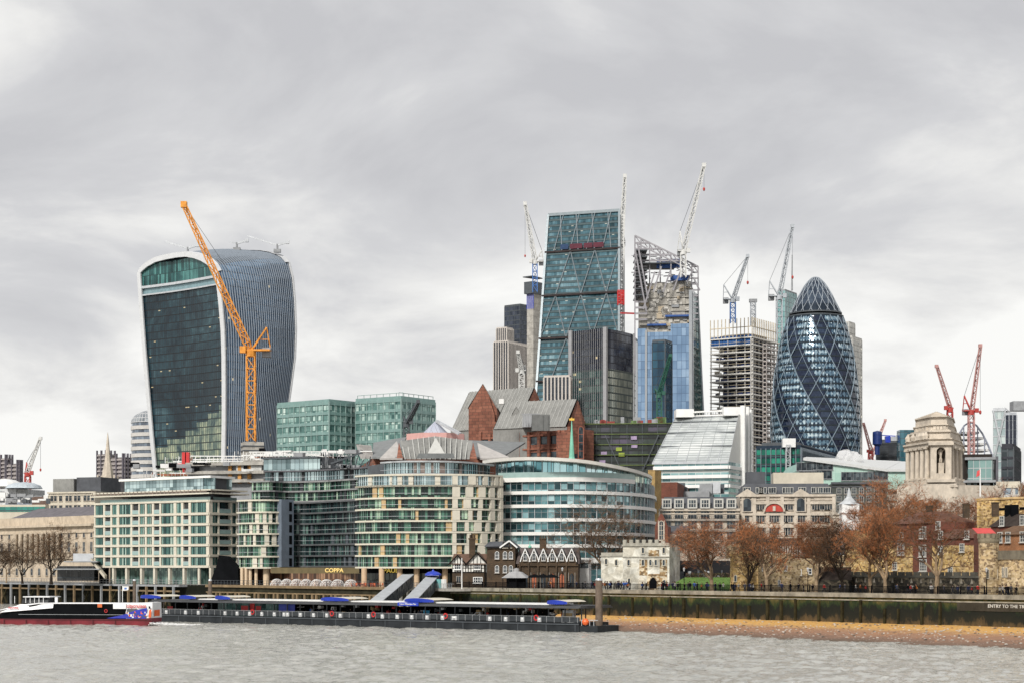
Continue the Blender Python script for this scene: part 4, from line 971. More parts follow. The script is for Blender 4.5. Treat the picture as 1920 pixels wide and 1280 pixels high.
# ------------------------------------------------------------------ middle distance
STONE = plain('portland_stone', (.58, .51, .42), .85, .18, .25, dirt=.35); LST = plain('cream_stone', (.58, .53, .43), .85, .12, .3, dirt=.15)
STONED = plain('weathered_stone', (.36, .33, .29), .9, .25, .3, dirt=.5)
LEAD = plain('lead_roof', (.25, .25, .235), .7, .2, .15, dirt=.35); SLATER = plain('slate_roof', (.075, .08, .09), .8, .3, .4)
PINKST = brickm('pink_granite', (.30, .125, .08), (.21, .08, .052), (.10, .055, .04), 2.2, 1.1, 1, dirt=.35, ms=.06)
REDBR = brickm('red_brick', (.21, .055, .032), (.15, .042, .026), (.12, .07, .05), .5, .2, 1, dirt=.3)
BROWNBR = brickm('dark_stock_brick', (.10, .06, .03), (.06, .04, .022), (.05, .038, .028), .5, .22, 1, dirt=.4)
GLD = glass('dark_window_glass', [(.01, .014, .018), (.03, .04, .05), (.10, .13, .14)], .9, 1.2, lw=0, lh=0, metal=.3, rough=.1, tilt=.06)
# ---- windows: one shared mesh per kind, placed as a child of its building
def win_mesh(name, w_, h_, mats, arch=0, mull=1, trans=1, fw=.12, depth=.25, sill=True, surround=0):
    mb = MB(); n = 8 if arch else 1
    def outline(hw, top, ar):
        if not ar: return [(-hw, 0), (hw, 0), (hw, top), (-hw, top)]
        pts = [(-hw, 0), (hw, 0)]
        for k in range(9):
            a = math.pi*k/8
            if ar == 2: x = hw*math.cos(a); z = top-hw*1.3+hw*1.3*math.sin(a)**.8 if 0 else top-hw*1.2+1.2*hw*(1-abs(math.cos(a))**1.5)
            else: x = hw*math.cos(a); z = top-hw+hw*math.sin(a)
            pts.append((x, z))
        return pts
    O = outline(w_/2, h_, arch); I = outline(w_/2-fw, h_-fw, arch); I[0] = (I[0][0], fw); I[1] = (I[1][0], fw)
    k = len(O)
    # y: outside is -y
    mb.add([(x, -.03, z) for x, z in I], [tuple(range(k))], 0)
    fr = [(x, -.14, z) for x, z in O]+[(x, -.14, z) for x, z in I]+[(x, 0, z) for x, z in O]+[(x, -.03, z) for x, z in I]
    fs = []
    for i in range(k):
        j = (i+1) % k; fs += [(i, j, j+k, i+k), (i+2*k, j+2*k, j, i), (i+k, j+k, j+3*k, i+3*k)]
    mb.add(fr, fs, 1)
    for i in range(mull): x = -w_/2+w_*(i+1)/(mull+1); mb.box((x, -.07, h_/2-(w_*.12 if arch else 0)), (fw*.6, .07, h_-fw*2-(w_*.25 if arch else 0)), 0, 1)
    for i in range(trans): z = h_*(i+1)/(trans+1); mb.box((0, -.075, z), (w_-fw*2, .07, fw*.6), 0, 1)
    if sill: mb.box((0, -.16, -.06), (w_+.25, .3, .12), 0, 2)
    if surround:
        mb.box((-w_/2-surround/2, -.05, h_/2), (surround, .12, h_), 0, 2); mb.box((w_/2+surround/2, -.05, h_/2), (surround, .12, h_), 0, 2)
        if not arch: mb.box((0, -.06, h_+surround/2), (w_+surround*2, .16, surround), 0, 2)
    o = mb.build(name, mats); me = o.data; bpy.data.objects.remove(o); return me
def put(me, parent, pos, rz, name='window', label=None, kind=None):
    o = bpy.data.objects.new(name, me); C.objects.link(o); o.parent = parent; o.location = Vector(pos)-origin_of(parent); o.rotation_euler = (0, 0, rz)
    if label: o['label'] = label
    return o
def wgrid(parent, W, me, xs, zs, o=.02, px=True, name='window'):
    for x in xs:
        s_ = W.s_(x) if px else x
        for z in zs: put(me, parent, W.P(s_, z, o), W.rz, name)
WF = plain('white_frame', (.52, .51, .47), .5, .08)
M_SASH = win_mesh('sash_window', 1.3, 2.2, [GLD, WF, STONE], 0, 1, 1); M_TRI = win_mesh('triple_window', 3.2, 2.4, [GLD, WF, STONE], 0, 2, 1, .16, surround=.3)
M_SM = win_mesh('small_window', 1.0, 1.5, [GLD, STONED, STONE], 0, 1, 0, .1); M_DK = win_mesh('deep_window', 1.5, 2.6, [GLD, STONED, STONE], 0, 0, 1, .12, surround=.15)
M_ARCH = win_mesh('arched_window', 1.4, 2.6, [GLD, WF, STONE], 1, 1, 1); M_ARCHD = win_mesh('arched_window', 2.2, 3.6, [GLD, STONED, STONE], 1, 0, 0, surround=.3)
def house(name, label, cat, pl, pc, pr, Y, th, pyt, mat, depth=25, roof=None, rh=4, rin=1.2, roofm=None, zb=PROM, cornice=None, flat=ROOFG):
    A, B, Cc, D = corner(pl, pc, pr, Y, th, depth); zt = zat(pyt, Y); t_ = thing(name, label, cat, (B.x, B.y, zb)); P = [A, B, Cc, D]
    mb = MB(); mb.prism(P, zb, zt, 0, top=False); mb.build('walls', mat, t_)
    cen = (A+B+Cc+D)/4
    if roof == 'mansard':
        mb = MB(); q = [cen+(p-cen)*1.0 for p in P]; ins = []
        for p in P: v_ = (cen-p); ins.append(p+v_.normalized()*rin*1.6)
        vs = [(p.x, p.y, zt+.02) for p in q]+[(p.x, p.y, zt+rh) for p in ins]
        mb.add(vs, [(i, (i+1) % 4, (i+1) % 4+4, i+4) for i in range(4)]+[(4, 5, 6, 7)]); mb.build('mansard_roof', roofm or SLATER, t_)
    elif roof == 'gable':   # ridge parallel to the left wall
        mb = MB(); m1 = (B+Cc)/2; m0 = (A+D)/2; ex = .5; u = (B-A).normalized()*.5
        vs = [(A.x-u.x, A.y-u.y, zt), (B.x+u.x, B.y+u.y, zt), (m1.x+u.x, m1.y+u.y, zt+rh), (m0.x-u.x, m0.y-u.y, zt+rh), (Cc.x+u.x, Cc.y+u.y, zt), (D.x-u.x, D.y-u.y, zt)]
        mb.add(vs, [(0, 1, 2, 3), (3, 2, 4, 5)]); mb.build('roof', roofm or SLATER, t_)
        mb = MB(); mb.add([(B.x, B.y, zt), (Cc.x, Cc.y, zt), (m1.x, m1.y, zt+rh-.3)], [(0, 1, 2)]); mb.add([(D.x, D.y, zt), (A.x, A.y, zt), (m0.x, m0.y, zt+rh-.3)], [(0, 1, 2)]); mb.build('gable_wall', mat, t_)
    elif roof == 'hip':
        mb = MB(); r1 = cen+(B-A)*.2; r0 = cen-(B-A)*.2
        vs = [(p.x, p.y, zt) for p in P]+[(r0.x, r0.y, zt+rh), (r1.x, r1.y, zt+rh)]
        mb.add(vs, [(0, 1, 5, 4), (1, 2, 5), (2, 3, 4, 5), (3, 0, 4)]); mb.build('roof', roofm or SLATER, t_)
    else:
        mb = MB(); mb.prism([p+(cen-p).normalized()*.4 for p in P], zt-.6, zt-.3); mb.build('roof', flat, t_)
    ws = [Wall(A, B), Wall(B, Cc)]
    if cornice:
        mb = MB()
        for w_ in ws: w_.box(mb, -.3, w_.L+.3, zt-.25, zt+.35, -.2, .55); w_.box(mb, -.1, w_.L+.1, zt-1.1, zt-.8, 0, .25)
        mb.build('cornice', cornice, t_)
    return t_, ws, zt, P

# ---- granite office group with steep lead roofs
def gable_block(t_, mbw, mbr, p0, p1, wdt, ze, zr, e0=0, e1=0, wm=0):
    """a steep roof block from p0 to p1 (ridge), given half width, eaves and ridge height"""
    u = (p1-p0).normalized(); n_ = Vector((u.y, -u.x)); a, b, c_, d = p0+n_*wdt, p1+n_*wdt, p1-n_*wdt, p0-n_*wdt
    mbw.prism([a, b, c_, d], PROM, ze, wm, top=False)
    v3 = lambda p, z: Vector((p.x, p.y, z))
    q0, q1 = p0, p1
    mbw.add([v3(a, ze), v3(q0, zr), v3(d, ze)], [(0, 1, 2)], e0); mbw.add([v3(b, ze), v3(c_, ze), v3(q1, zr)], [(0, 1, 2)], e1)
    A_, B_, C_, D_ = [v3(x, ze)+Vector((0, 0, .05)) for x in (a-u*-.4+n_*.4, b-u*.4+n_*.4, c_-u*.4-n_*.4, d+u*.4-n_*.4)]
    mbr.quad(A_, B_, v3(q1-u*.4, zr+.3), v3(q0+u*.4, zr+.3)); mbr.quad(C_, D_, v3(q0+u*.4, zr+.3), v3(q1-u*.4, zr+.3))
    L_ = (p1-p0).length; k = int(L_/1.6)
    for i in range(1, k):   # standing seams
        for sg in (1, -1):
            e_ = p0+u*(L_*i/k)+n_*wdt*sg*1.03; r_ = p0+u*(L_*i/k); mbr.bar(v3(e_, ze+.1), v3(r_, zr+.35), .16, .3, 1)
def minster():
    Y = 640; t_ = thing('office_building', 'red granite office building with steep grey lead roofs and pointed gables', 'office building', (at(1000, 0, Y).x, Y, PROM))
    mw, mr = MB(), MB(); SEAM = plain('lead_seam', (.42, .42, .40), .6, .1)
    def blk(pa, Ya, pb, Yb, wd, pe, pr_, *m):
        z0 = zat(pe, (Ya+Yb)/2); z1 = zat(pr_, (Ya+Yb)/2); gable_block(t_, mw, mr, g2(pa, Ya), g2(pb, Yb), wd, z0, z1, *m)
    blk(879, 690, 1003, 672, 11, 808, 731, 1, 0, 1)        # rear long roof
    blk(905, 655, 915, 690, 5.0, 772, 729)        # cross gable with red front
    blk(946, 640, 1083, 628, 9, 805, 752, 1, 0, 1)         # front long roof ending in the right gable
    blk(968, 633, 968, 655, 4.2, 808, 768, 1, 1, 1)
    mw.build('granite_gable_blocks', [PINKST, LEAD], t_); mr.build('lead_roofs', [LEAD, SEAM], t_)
    Wf = Wall(g2(900, 640), g2(1086, 612)); W2 = Wall(g2(1086, 612), g2(1120, 630)); mb = MB(); mg = MB()
    for w_, zt_ in ((Wf, zat(809, 625)), (W2, zat(812, 618))):
        w_.box(mb, 0, w_.L, PROM, zt_, -8, 0)
        k = int(w_.L/4.2)
        for i in range(k):
            s_ = w_.L*i/k; w_.box(mb, s_, s_+1.1, PROM, zt_+(1 if i % 3 == 0 else 0), 0, .8)
            for z in (zt_-4.4, zt_-9.6, zt_-14.8, zt_-20):
                w_.box(mg, s_+1.15, s_+w_.L/k-.05, z, z+2.6, .01, .06)
        for z in (zt_-1.6, zt_-6.2, zt_-11.2): w_.box(mb, 0, w_.L, z, z+.6, 0, .5)
    mb.build('granite_walls', PINKST, t_); mg.build('window_strips', GLD, t_)
    # pointed windows in the two gables, louvred lower roof windows
    M1 = win_mesh('lancet_window', 2.2, 11, [GLD, plain('red_trim', (.33, .12, .08)), STONED], 1, 0, 3, .3, sill=False); M2 = win_mesh('round_window', 2.4, 2.4, [GLD, plain('red_trim2', (.33, .12, .08)), STONED], 1, 0, 0, .3, sill=False)
    for x in (907.5, 917): put(M1, t_, at(x, 822, 654.0), 0)
    put(M2, t_, at(912, 772, 654.2), 0)
    for x in (1081, 1089): put(M1, t_, at(x, 860, 611), .4)
    mb = MB(); mb.add([at(898, 790, 653), at(928, 790, 653), at(927, 776, 653), at(913, 731, 653), at(900, 776, 653)], [(0, 1, 2, 3, 4)]); mb.add([at(898, 860, 653), at(930, 860, 653), at(930, 790, 653), at(898, 790, 653)], [(0, 1, 2, 3)])
    mb.build('gable_front', PINKST, t_)
    mb = MB(); a = [at(1070, 850, 609), at(1100, 850, 614), at(1097, 800, 614), at(1085, 752, 611), at(1073, 800, 609)]; mb.add(a+[p+Vector((0, 6, 0)) for p in a], [(0, 1, 2, 3, 4), (0, 5, 6, 1), (1, 6, 7, 2), (2, 7, 8, 3), (3, 8, 9, 4), (4, 9, 5, 0)]); mb.build('gable_front', PINKST, t_)
    mb = MB(); Wl = Wall(g2(877, 688), g2(935, 660))
    for i in range(9):
        for z in (zat(800, 670), zat(812, 670)): Wl.box(mb, i*Wl.L/9, i*Wl.L/9+1.3, z, z+1.6, .3, .8)
    mb.build('dormers', DSTEEL, t_)
    mb = MB()
    for (x, y) in ((940, 752), (1003, 793), (1018, 786), (960, 700)):
        if y > 740: mb.box(at(x, y, 615), (1.6, 2, 1.6))
    mb.build('roof_plant', WHITE, t_)
    mb = MB(); mb.box(at(1014, 792, 613), (5.8, 3, 5.4), .1); [mb.bar(at(x, 806, 611.4), at(x, 778, 611.4), .2) for x in (999, 1008, 1018, 1028)]; mb.build('roof_light', plain('rooflight_grey', (.15, .155, .15), .6, .2), t_)
    mb = MB()
    for x in range(980, 1011, 3): mb.bar(at(x, 800, 616), at(x+1, 776, 618), .25)
    a = at(978, 776, 618); b = at(1012, 776, 618); mb.bar(a, b, .5); mb.obox(at(980, 800, 622), at(1010, 800, 622)-at(980, 800, 622), (0, 6, 0), (0, 0, 3.8)); mb.build('plant_screen', GREY, t_)
minster()
def minster_low():
    Y = 560; t_ = thing('office_building', 'low office roofs with pink drum, pale glass pyramid and folded grey lead gables', 'office building', (at(820, 0, Y).x, Y, PROM))
    mw, mr = MB(), MB()
    # long dark roofs each side
    mb = MB(); PKP = plain('pink_drum', (.62, .36, .33), .7, .1)
    def roofpoly(pts, mi=0, th=.5):
        a = [at(*p) for p in pts]; mb.add(a+[p-Vector((0, 0, th)) for p in a], [tuple(range(len(a)))]+[(i, i+len(a), (i+1) % len(a)+len(a), (i+1) % len(a)) for i in range(len(a))], mi)
    roofpoly([(698, 856, 545), (745, 856, 540), (762, 818, 575), (700, 829, 585)], 1)
    roofpoly([(668, 832, 580), (696, 834, 552), (700, 856, 550), (676, 856, 570)], 2)
    roofpoly([(744, 826, 549), (755, 858, 540), (712, 858, 540)], 2)
    roofpoly([(868, 824, 580), (985, 828, 600), (940, 856, 560), (895, 856, 545)], 1)
    roofpoly([(895, 829, 550), (955, 856, 540), (900, 858, 540)], 2)
    mb.build('side_roofs', [LEAD, plain('dark_lead', (.20, .21, .21), .7, .2), plain('pale_lead', (.42, .40, .38), .7, .15)], t_)
    mb = MB(); a = [(752, 826), (812, 830), (874, 826)]
    # pink drum and glass pyramid
    c = g2(817, 590); R_ = 58/F*590; mb.lathe((c.x, c.y, 0), [(R_, zat(832, 590)), (R_, zat(814, 590)), (R_-1.2, zat(814, 590)), (R_-1.2, zat(818, 590))], 8, 0, math.pi/8, 2*math.pi+math.pi/8); mb.build('pink_drum', PKP, t_)
    mb = MB(); mb.lathe((c.x, c.y, 0), [(R_-5, zat(815, 590)), (.3, zat(789, 590))], 8, 0, math.pi/8, 2*math.pi+math.pi/8); mb.build('pyramid_rooflight', glass('pyramid_glass', [(.38, .40, .50), (.52, .55, .62)], 1.6, 40, (.3, .3, .33), .1, .01, metal=.2, rough=.3, tilt=.01), t_)
    mb = MB(); mb.bar(at(817, 789, 589), at(860, 813, 575), .5); mb.bar(at(819, 787, 589), at(864, 811, 576), .4); mb.build('access_ladder', STEEL, t_)
    # folded lead front: hexagon-like panels between triangular red gable ends
    mb = MB()
    def poly(pts, mi): v_ = [at(*p) for p in pts]; mb.add(v_, [tuple(range(len(v_)))], mi)
    Yf = 538
    poly([(750, 826, Yf), (817, 817, Yf+8), (817, 860, Yf-4), (758, 860, Yf-6)], 0); poly([(817, 817, Yf+8), (886, 826, Yf), (880, 860, Yf-6), (817, 860, Yf-4)], 0)
    poly([(802, 849, Yf-8), (817, 819, Yf), (834, 849, Yf-8)], 1)
    poly([(781, 858, Yf-9), (785, 849, Yf-9), (850, 849, Yf-9), (853, 858, Yf-9)], 2)
    poly([(744, 858, Yf-7), (748, 828, Yf), (756, 858, Yf-7)], 3); poly([(882, 858, Yf-7), (887, 828, Yf), (894, 858, Yf-7)], 3)
    for i in range(13):
        x0 = 752+i*10.4; y0 = 826-9*(1-abs(x0-817)/67); mb.bar(at(x0, y0, Yf+1+6*(1-abs(x0-817)/67)), at(758+(x0-750)*.9, 860, Yf-7), .2, .4, 1)
    mb.build('folded_lead_front', [LEAD, plain('pale_lead2', (.50, .50, .47), .6, .1), plain('dark_lead2', (.16, .17, .17), .6, .2), PINKST], t_)
    mb = MB(); cen = g2(820, 560); mb.prism([g2(700, 548), g2(940, 548), g2(985, 610), g2(676, 600)], PROM, zat(857, 550)); mb.build('walls', PINKST, t_)
    mb = MB(); mb.lattice(at(862, 905, 520), at(862, 905, 521), .1, .1, 1, .01); 
minster_low()
sp_ = thing('church_spire', 'slender pale green copper church spire with gold vane in front of red granite gables', 'spire', at(1072, 862, 470))
mb = MB(); mb.lathe(at(1072, 862, 470), [(.9, -8), (.9, .3), (.7, .8), (.06, 10.4)], 8); mb.build('copper_spire', plain('verdigris', (.20, .52, .38), .6, .15), sp_)
mb = MB(); mb.bar(at(1072, 788, 470), at(1072, 782, 470), .25); mb.box(at(1072, 785.5, 470), (1.3, .2, .5)); mb.build('gold_vane', plain('gold', (.8, .5, .08), .4, .1), sp_)
# green-striped stage wall building
GS2 = glass('purple_green_glass', [(.015, .02, .02), (.03, .04, .035), (.05, .065, .055), (.11, .09, .14)], 3.2, 2.0, (.01, .012, .012), .05, .3, metal=.25, rough=.15, tilt=.03, base_noise=.55)
t_, ws, zt, _ = glass_block('office_building', 'wide dark office block striped with yellow green ledges below the dark stepped tower', 1090, 1262, 1266, 620, 6, 792, GS2, 3.5, 5, plain('lime_ledge', (.10, .14, .035), .5, .3), .28, .6, DSTEEL, .2, .3, parapet=0)
mb = MB(); w_ = ws[0]; rs = random.Random(4)
for k in range(16): s_ = rs.uniform(0, w_.L-3); z = zt+.2; w_.box(mb, s_, s_+rs.uniform(1, 3), z, z+rs.uniform(.6, 2.2), -3, -2, k % 3)
mb.build('roof_clutter', [plain('dull_red', (.25, .05, .04)), GREY, plain('lime', (.14, .22, .08))], t_)
mb = MB(); mb.bar(w_.P(w_.s_(1135), zt-4, .9), w_.P(w_.s_(1165), zt-16, .9), .3); mb.bar(w_.P(w_.s_(1235), zt-4, .9), w_.P(w_.s_(1205), zt-16, .9), .3); mb.build('cross_rods', DSTEEL, t_)
mb = MB(); 
for (x, y, q) in ((1183, 817, 1), (1184, 832, 1), (1127, 846, 1), (1124, 862, 1), (1155, 838, 2), (1160, 848, 2)): s_ = w_.s_(x); z = w_.z(y, s_); w_.box(mb, s_, s_+2, z-1.2, z, .1, .5, q-1)
mb.build('coloured_panels', [plain('lilac_panel', (.36, .28, .42)), plain('yellow_green_panel', (.30, .38, .06))], t_)
# sloping glass roof building
def sloped():
    Y = 560; t_ = thing('office_building', 'white framed office building with huge sloping striped glass roof', 'office building', (at(1380, 0, Y).x, Y, PROM))
    A, B = at(1223, 868, Y+4), at(1366, 866, Y-4); Cx, D = at(1384, 778, Y+24), at(1268, 780, Y+36)
    mb = MB(); mb.quad(A, B, Cx, D, 0, [(0, 0), (23, 0), (23, 18), (0, 18)])
    sk = glass('sloping_roof_glass', [(.34, .36, .36), (.5, .53, .52), (.70, .72, .70)], 3.4, .9, (.26, .28, .28), .04, .22, metal=.1, rough=.3, tilt=.04, base_noise=.7, nscale=.08)
    mb.build('sloping_glass_roof', sk, t_)
    mb = MB()
    for k in range(8): mb.bar(A.lerp(B, k/7)+Vector((0, -.1, .1)), D.lerp(Cx, k/7)+Vector((0, -.1, .1)), .16)
    mb.bar(A, B, .7, .6); mb.build('roof_glazing_bars', STEEL, t_)
    mb = MB()
    for v_ in (.33, .62, .86): mb.bar(A.lerp(D, v_)+Vector((0, -.2, .2)), B.lerp(Cx, v_)+Vector((0, -.2, .2)), .3)
    mb.build('roof_joints', DSTEEL, t_)
    mb = MB()   # white tops
    for (x0, x1, y0, y1, yy) in ((1268, 1301, 766, 781, Y+30), (1357, 1396, 762, 778, Y+22)):
        a, b = at(x0, y1, yy), at(x1, y0, yy); mb.obox(a, (b.x-a.x, 0, 0), (0, 8, 0), (0, 0, b.z-a.z))
    mb.bar(at(1300, 772, Y+30), at(1358, 769, Y+26), .5); mb.bar(at(1300, 779, Y+30), at(1358, 777, Y+26), .4)
    for i in range(12): x = 1302+i*5; mb.bar(at(x, 779, Y+30), at(x, 771, Y+28), .2)
    mb.build('roof_upstands', WHITE, t_)
    # right end: white triangular panel, vertical fins and glazing
    Wr = Wall((B.x, B.y), g2(1412, Y+20)); zT = zat(764, Y+18)
    GO = glass('aqua_office_glass', [(.05, .14, .15), (.15, .30, .31), (.35, .50, .50)], 2.6, 3.3, (.5, .52, .5), .06, .22, metal=.3, tilt=.04)
    mb = MB(); s1 = Wr.s_(1388); z1 = zat(778, Y+10)
    mb.add([Wr.P(0, zat(866, Y), 0), Wr.P(s1, zat(866, Y), 0), Wr.P(s1, z1, 0), Wr.P(s1*.85, z1, 0)], [(0, 1, 2, 3)], 0)
    Wr.quad(mb, 0, s1, PROM, zat(866, Y), 0, 1); Wr.quad(mb, s1, Wr.L, PROM, zT-5, -.4, 1); mb.build('end_wall', [plain('white_cladding', (.62, .63, .60), .5, .06), GO], t_)
    mb = MB()
    for (x, wd, yt) in ((1388, 1.4, 764), (1396, .8, 764), (1401, 1.2, 768)): s_ = Wr.s_(x); Wr.box(mb, s_, s_+wd, PROM, zat(yt, Y+16), 0, 1.4)
    mb.build('vertical_fins', WHITE, t_)
    Wf = Wall(g2(1226, Y+4), (B.x, B.y)); mb = MB(); Wf.quad(mb, 0, Wf.L, PROM, zat(868, Y), -.1); mb.build('front_glazing', GO, t_)
    mb = MB()
    for py in (876, 893, 911): z = zat(py, Y); Wf.box(mb, 0, Wf.L, z-.5, z+.5, 0, .9); Wr.box(mb, 0, s1, z-.5, z+.5, 0, .5)
    mb.build('white_spandrels', WHITE, t_)
    mb = MB(); mb.prism([Wf.P(0, 0, -.3).xy, Wf.P(Wf.L, 0, -.4).xy, Wr.P(Wr.L, 0, -.6).xy, g2(1405, Y+60), g2(1240, Y+60)], PROM, zat(868, Y)-.1)
    mb.prism([g2(1272, Y+40), g2(1384, Y+27), Wr.P(Wr.L, 0, -1).xy, g2(1405, Y+60), g2(1285, Y+60)], zat(868, Y)-.05, zat(781, Y+30)); mb.build('core', DSTEEL, t_)
sloped()
# dark green block and pale green low block
GE2 = glass('emerald_glass', [(.005, .05, .035), (.015, .14, .10), (.05, .35, .24), (.015, .03, .04)], 1.9, 3.4, (.02, .03, .04), .08, .2, metal=.25, rough=.15, tilt=.04, base_noise=.4)
t_, ws, zt, _ = glass_block('office_building', 'dark emerald glass office block at the foot of the rounded glass tower', 1418, 1502, 1570, 720, 22, 838, GE2, 3.4, 1.9, plain('blue_black_band', (.025, .04, .06)), .5, .2, plain('grey_rib', (.16, .19, .22)), .3, .5)
mb = MB(); w_ = ws[0]; w_.box(mb, 2, w_.L-2, zt, zt+2.3, -9, -1); ws[1].box(mb, 0, ws[1].L-3, zt, zt+1.6, -7, -1); mb.build('plant_room', DSTEEL, t_)
mb = MB(); x = w_.s_(1480); mb.box(w_.P(x, zt+1.8, 1), (5, 3, 3.4)); mb.build('roof_box', WHITE, t_); mb = MB(); mb.lattice(w_.P(x, PROM, 2.2), w_.P(x, zt+1, 2.2), 1.6, 1.6, 26, .14); mb.build('hoist_mast', STEEL, t_)
GPG = glass('pale_mint_glass', [(.36, .56, .48), (.44, .64, .55), (.52, .70, .62)], 3.3, 2.9, (.28, .46, .4), .03, .03, metal=.1, rough=.25, tilt=.01)
def mint():
    Y = 640; t_ = thing('office_building', 'low mint green glass office with pale sloping metal roof and steam vents', 'office building', (at(1600, 0, Y).x, Y, PROM))
    W1 = Wall(g2(1494, Y), g2(1508, Y-1)); 
    poly = [(1494, 882), (1508, 864), (1660, 883), (1700, 881), (1812, 884), (1812, 1000), (1494, 1000)]
    v_ = [at(x, y, Y) for x, y in poly]; mb = MB(); mb.add(v_+[p+Vector((0, 40, 0)) for p in v_], [tuple(range(6, -1, -1))]+[(i, (i+1) % 7, (i+1) % 7+7, i+7) for i in range(7)], 0, [[(p.x, p.z) for p in v_][::-1]]+[[(0, 0), (1, 0), (1, 1), (0, 1)]]*7); mb.build('mint_wall', GPG, t_)
    mb = MB()
    r = [(1504, 864), (1662, 884), (1668, 876), (1700, 868)]
    a = [at(1506, 862, Y-1), at(1662, 883, Y-1), at(1690, 868, Y+45), at(1512, 860, Y+45)]; mb.add(a+[p+Vector((0, 0, .9)) for p in a], [(0, 3, 2, 1), (4, 5, 6, 7), (0, 1, 5, 4), (1, 2, 6, 5), (2, 3, 7, 6), (3, 0, 4, 7)])
    a = [at(1662, 883, Y-1), at(1812, 884, Y-1), at(1812, 870, Y+45), at(1690, 868, Y+45)]; mb.add(a+[p+Vector((0, 0, .8)) for p in a], [(0, 3, 2, 1), (4, 5, 6, 7), (0, 1, 5, 4), (1, 2, 6, 5), (2, 3, 7, 6), (3, 0, 4, 7)]); mb.build('metal_roof', plain('pale_metal_roof', (.60, .61, .60), .5, .1, 1.2), t_)
    me = win_mesh('ribbon_window', 7, 3, [GLD, GREY, GREY], 0, 3, 0, .12)
    for x, y in ((1517, 897), (1541, 897), (1512, 882), (1543, 880), (1596, 900), (1618, 900), (1646, 899)): put(me, t_, at(x, y, Y-.1), 0)
mint()
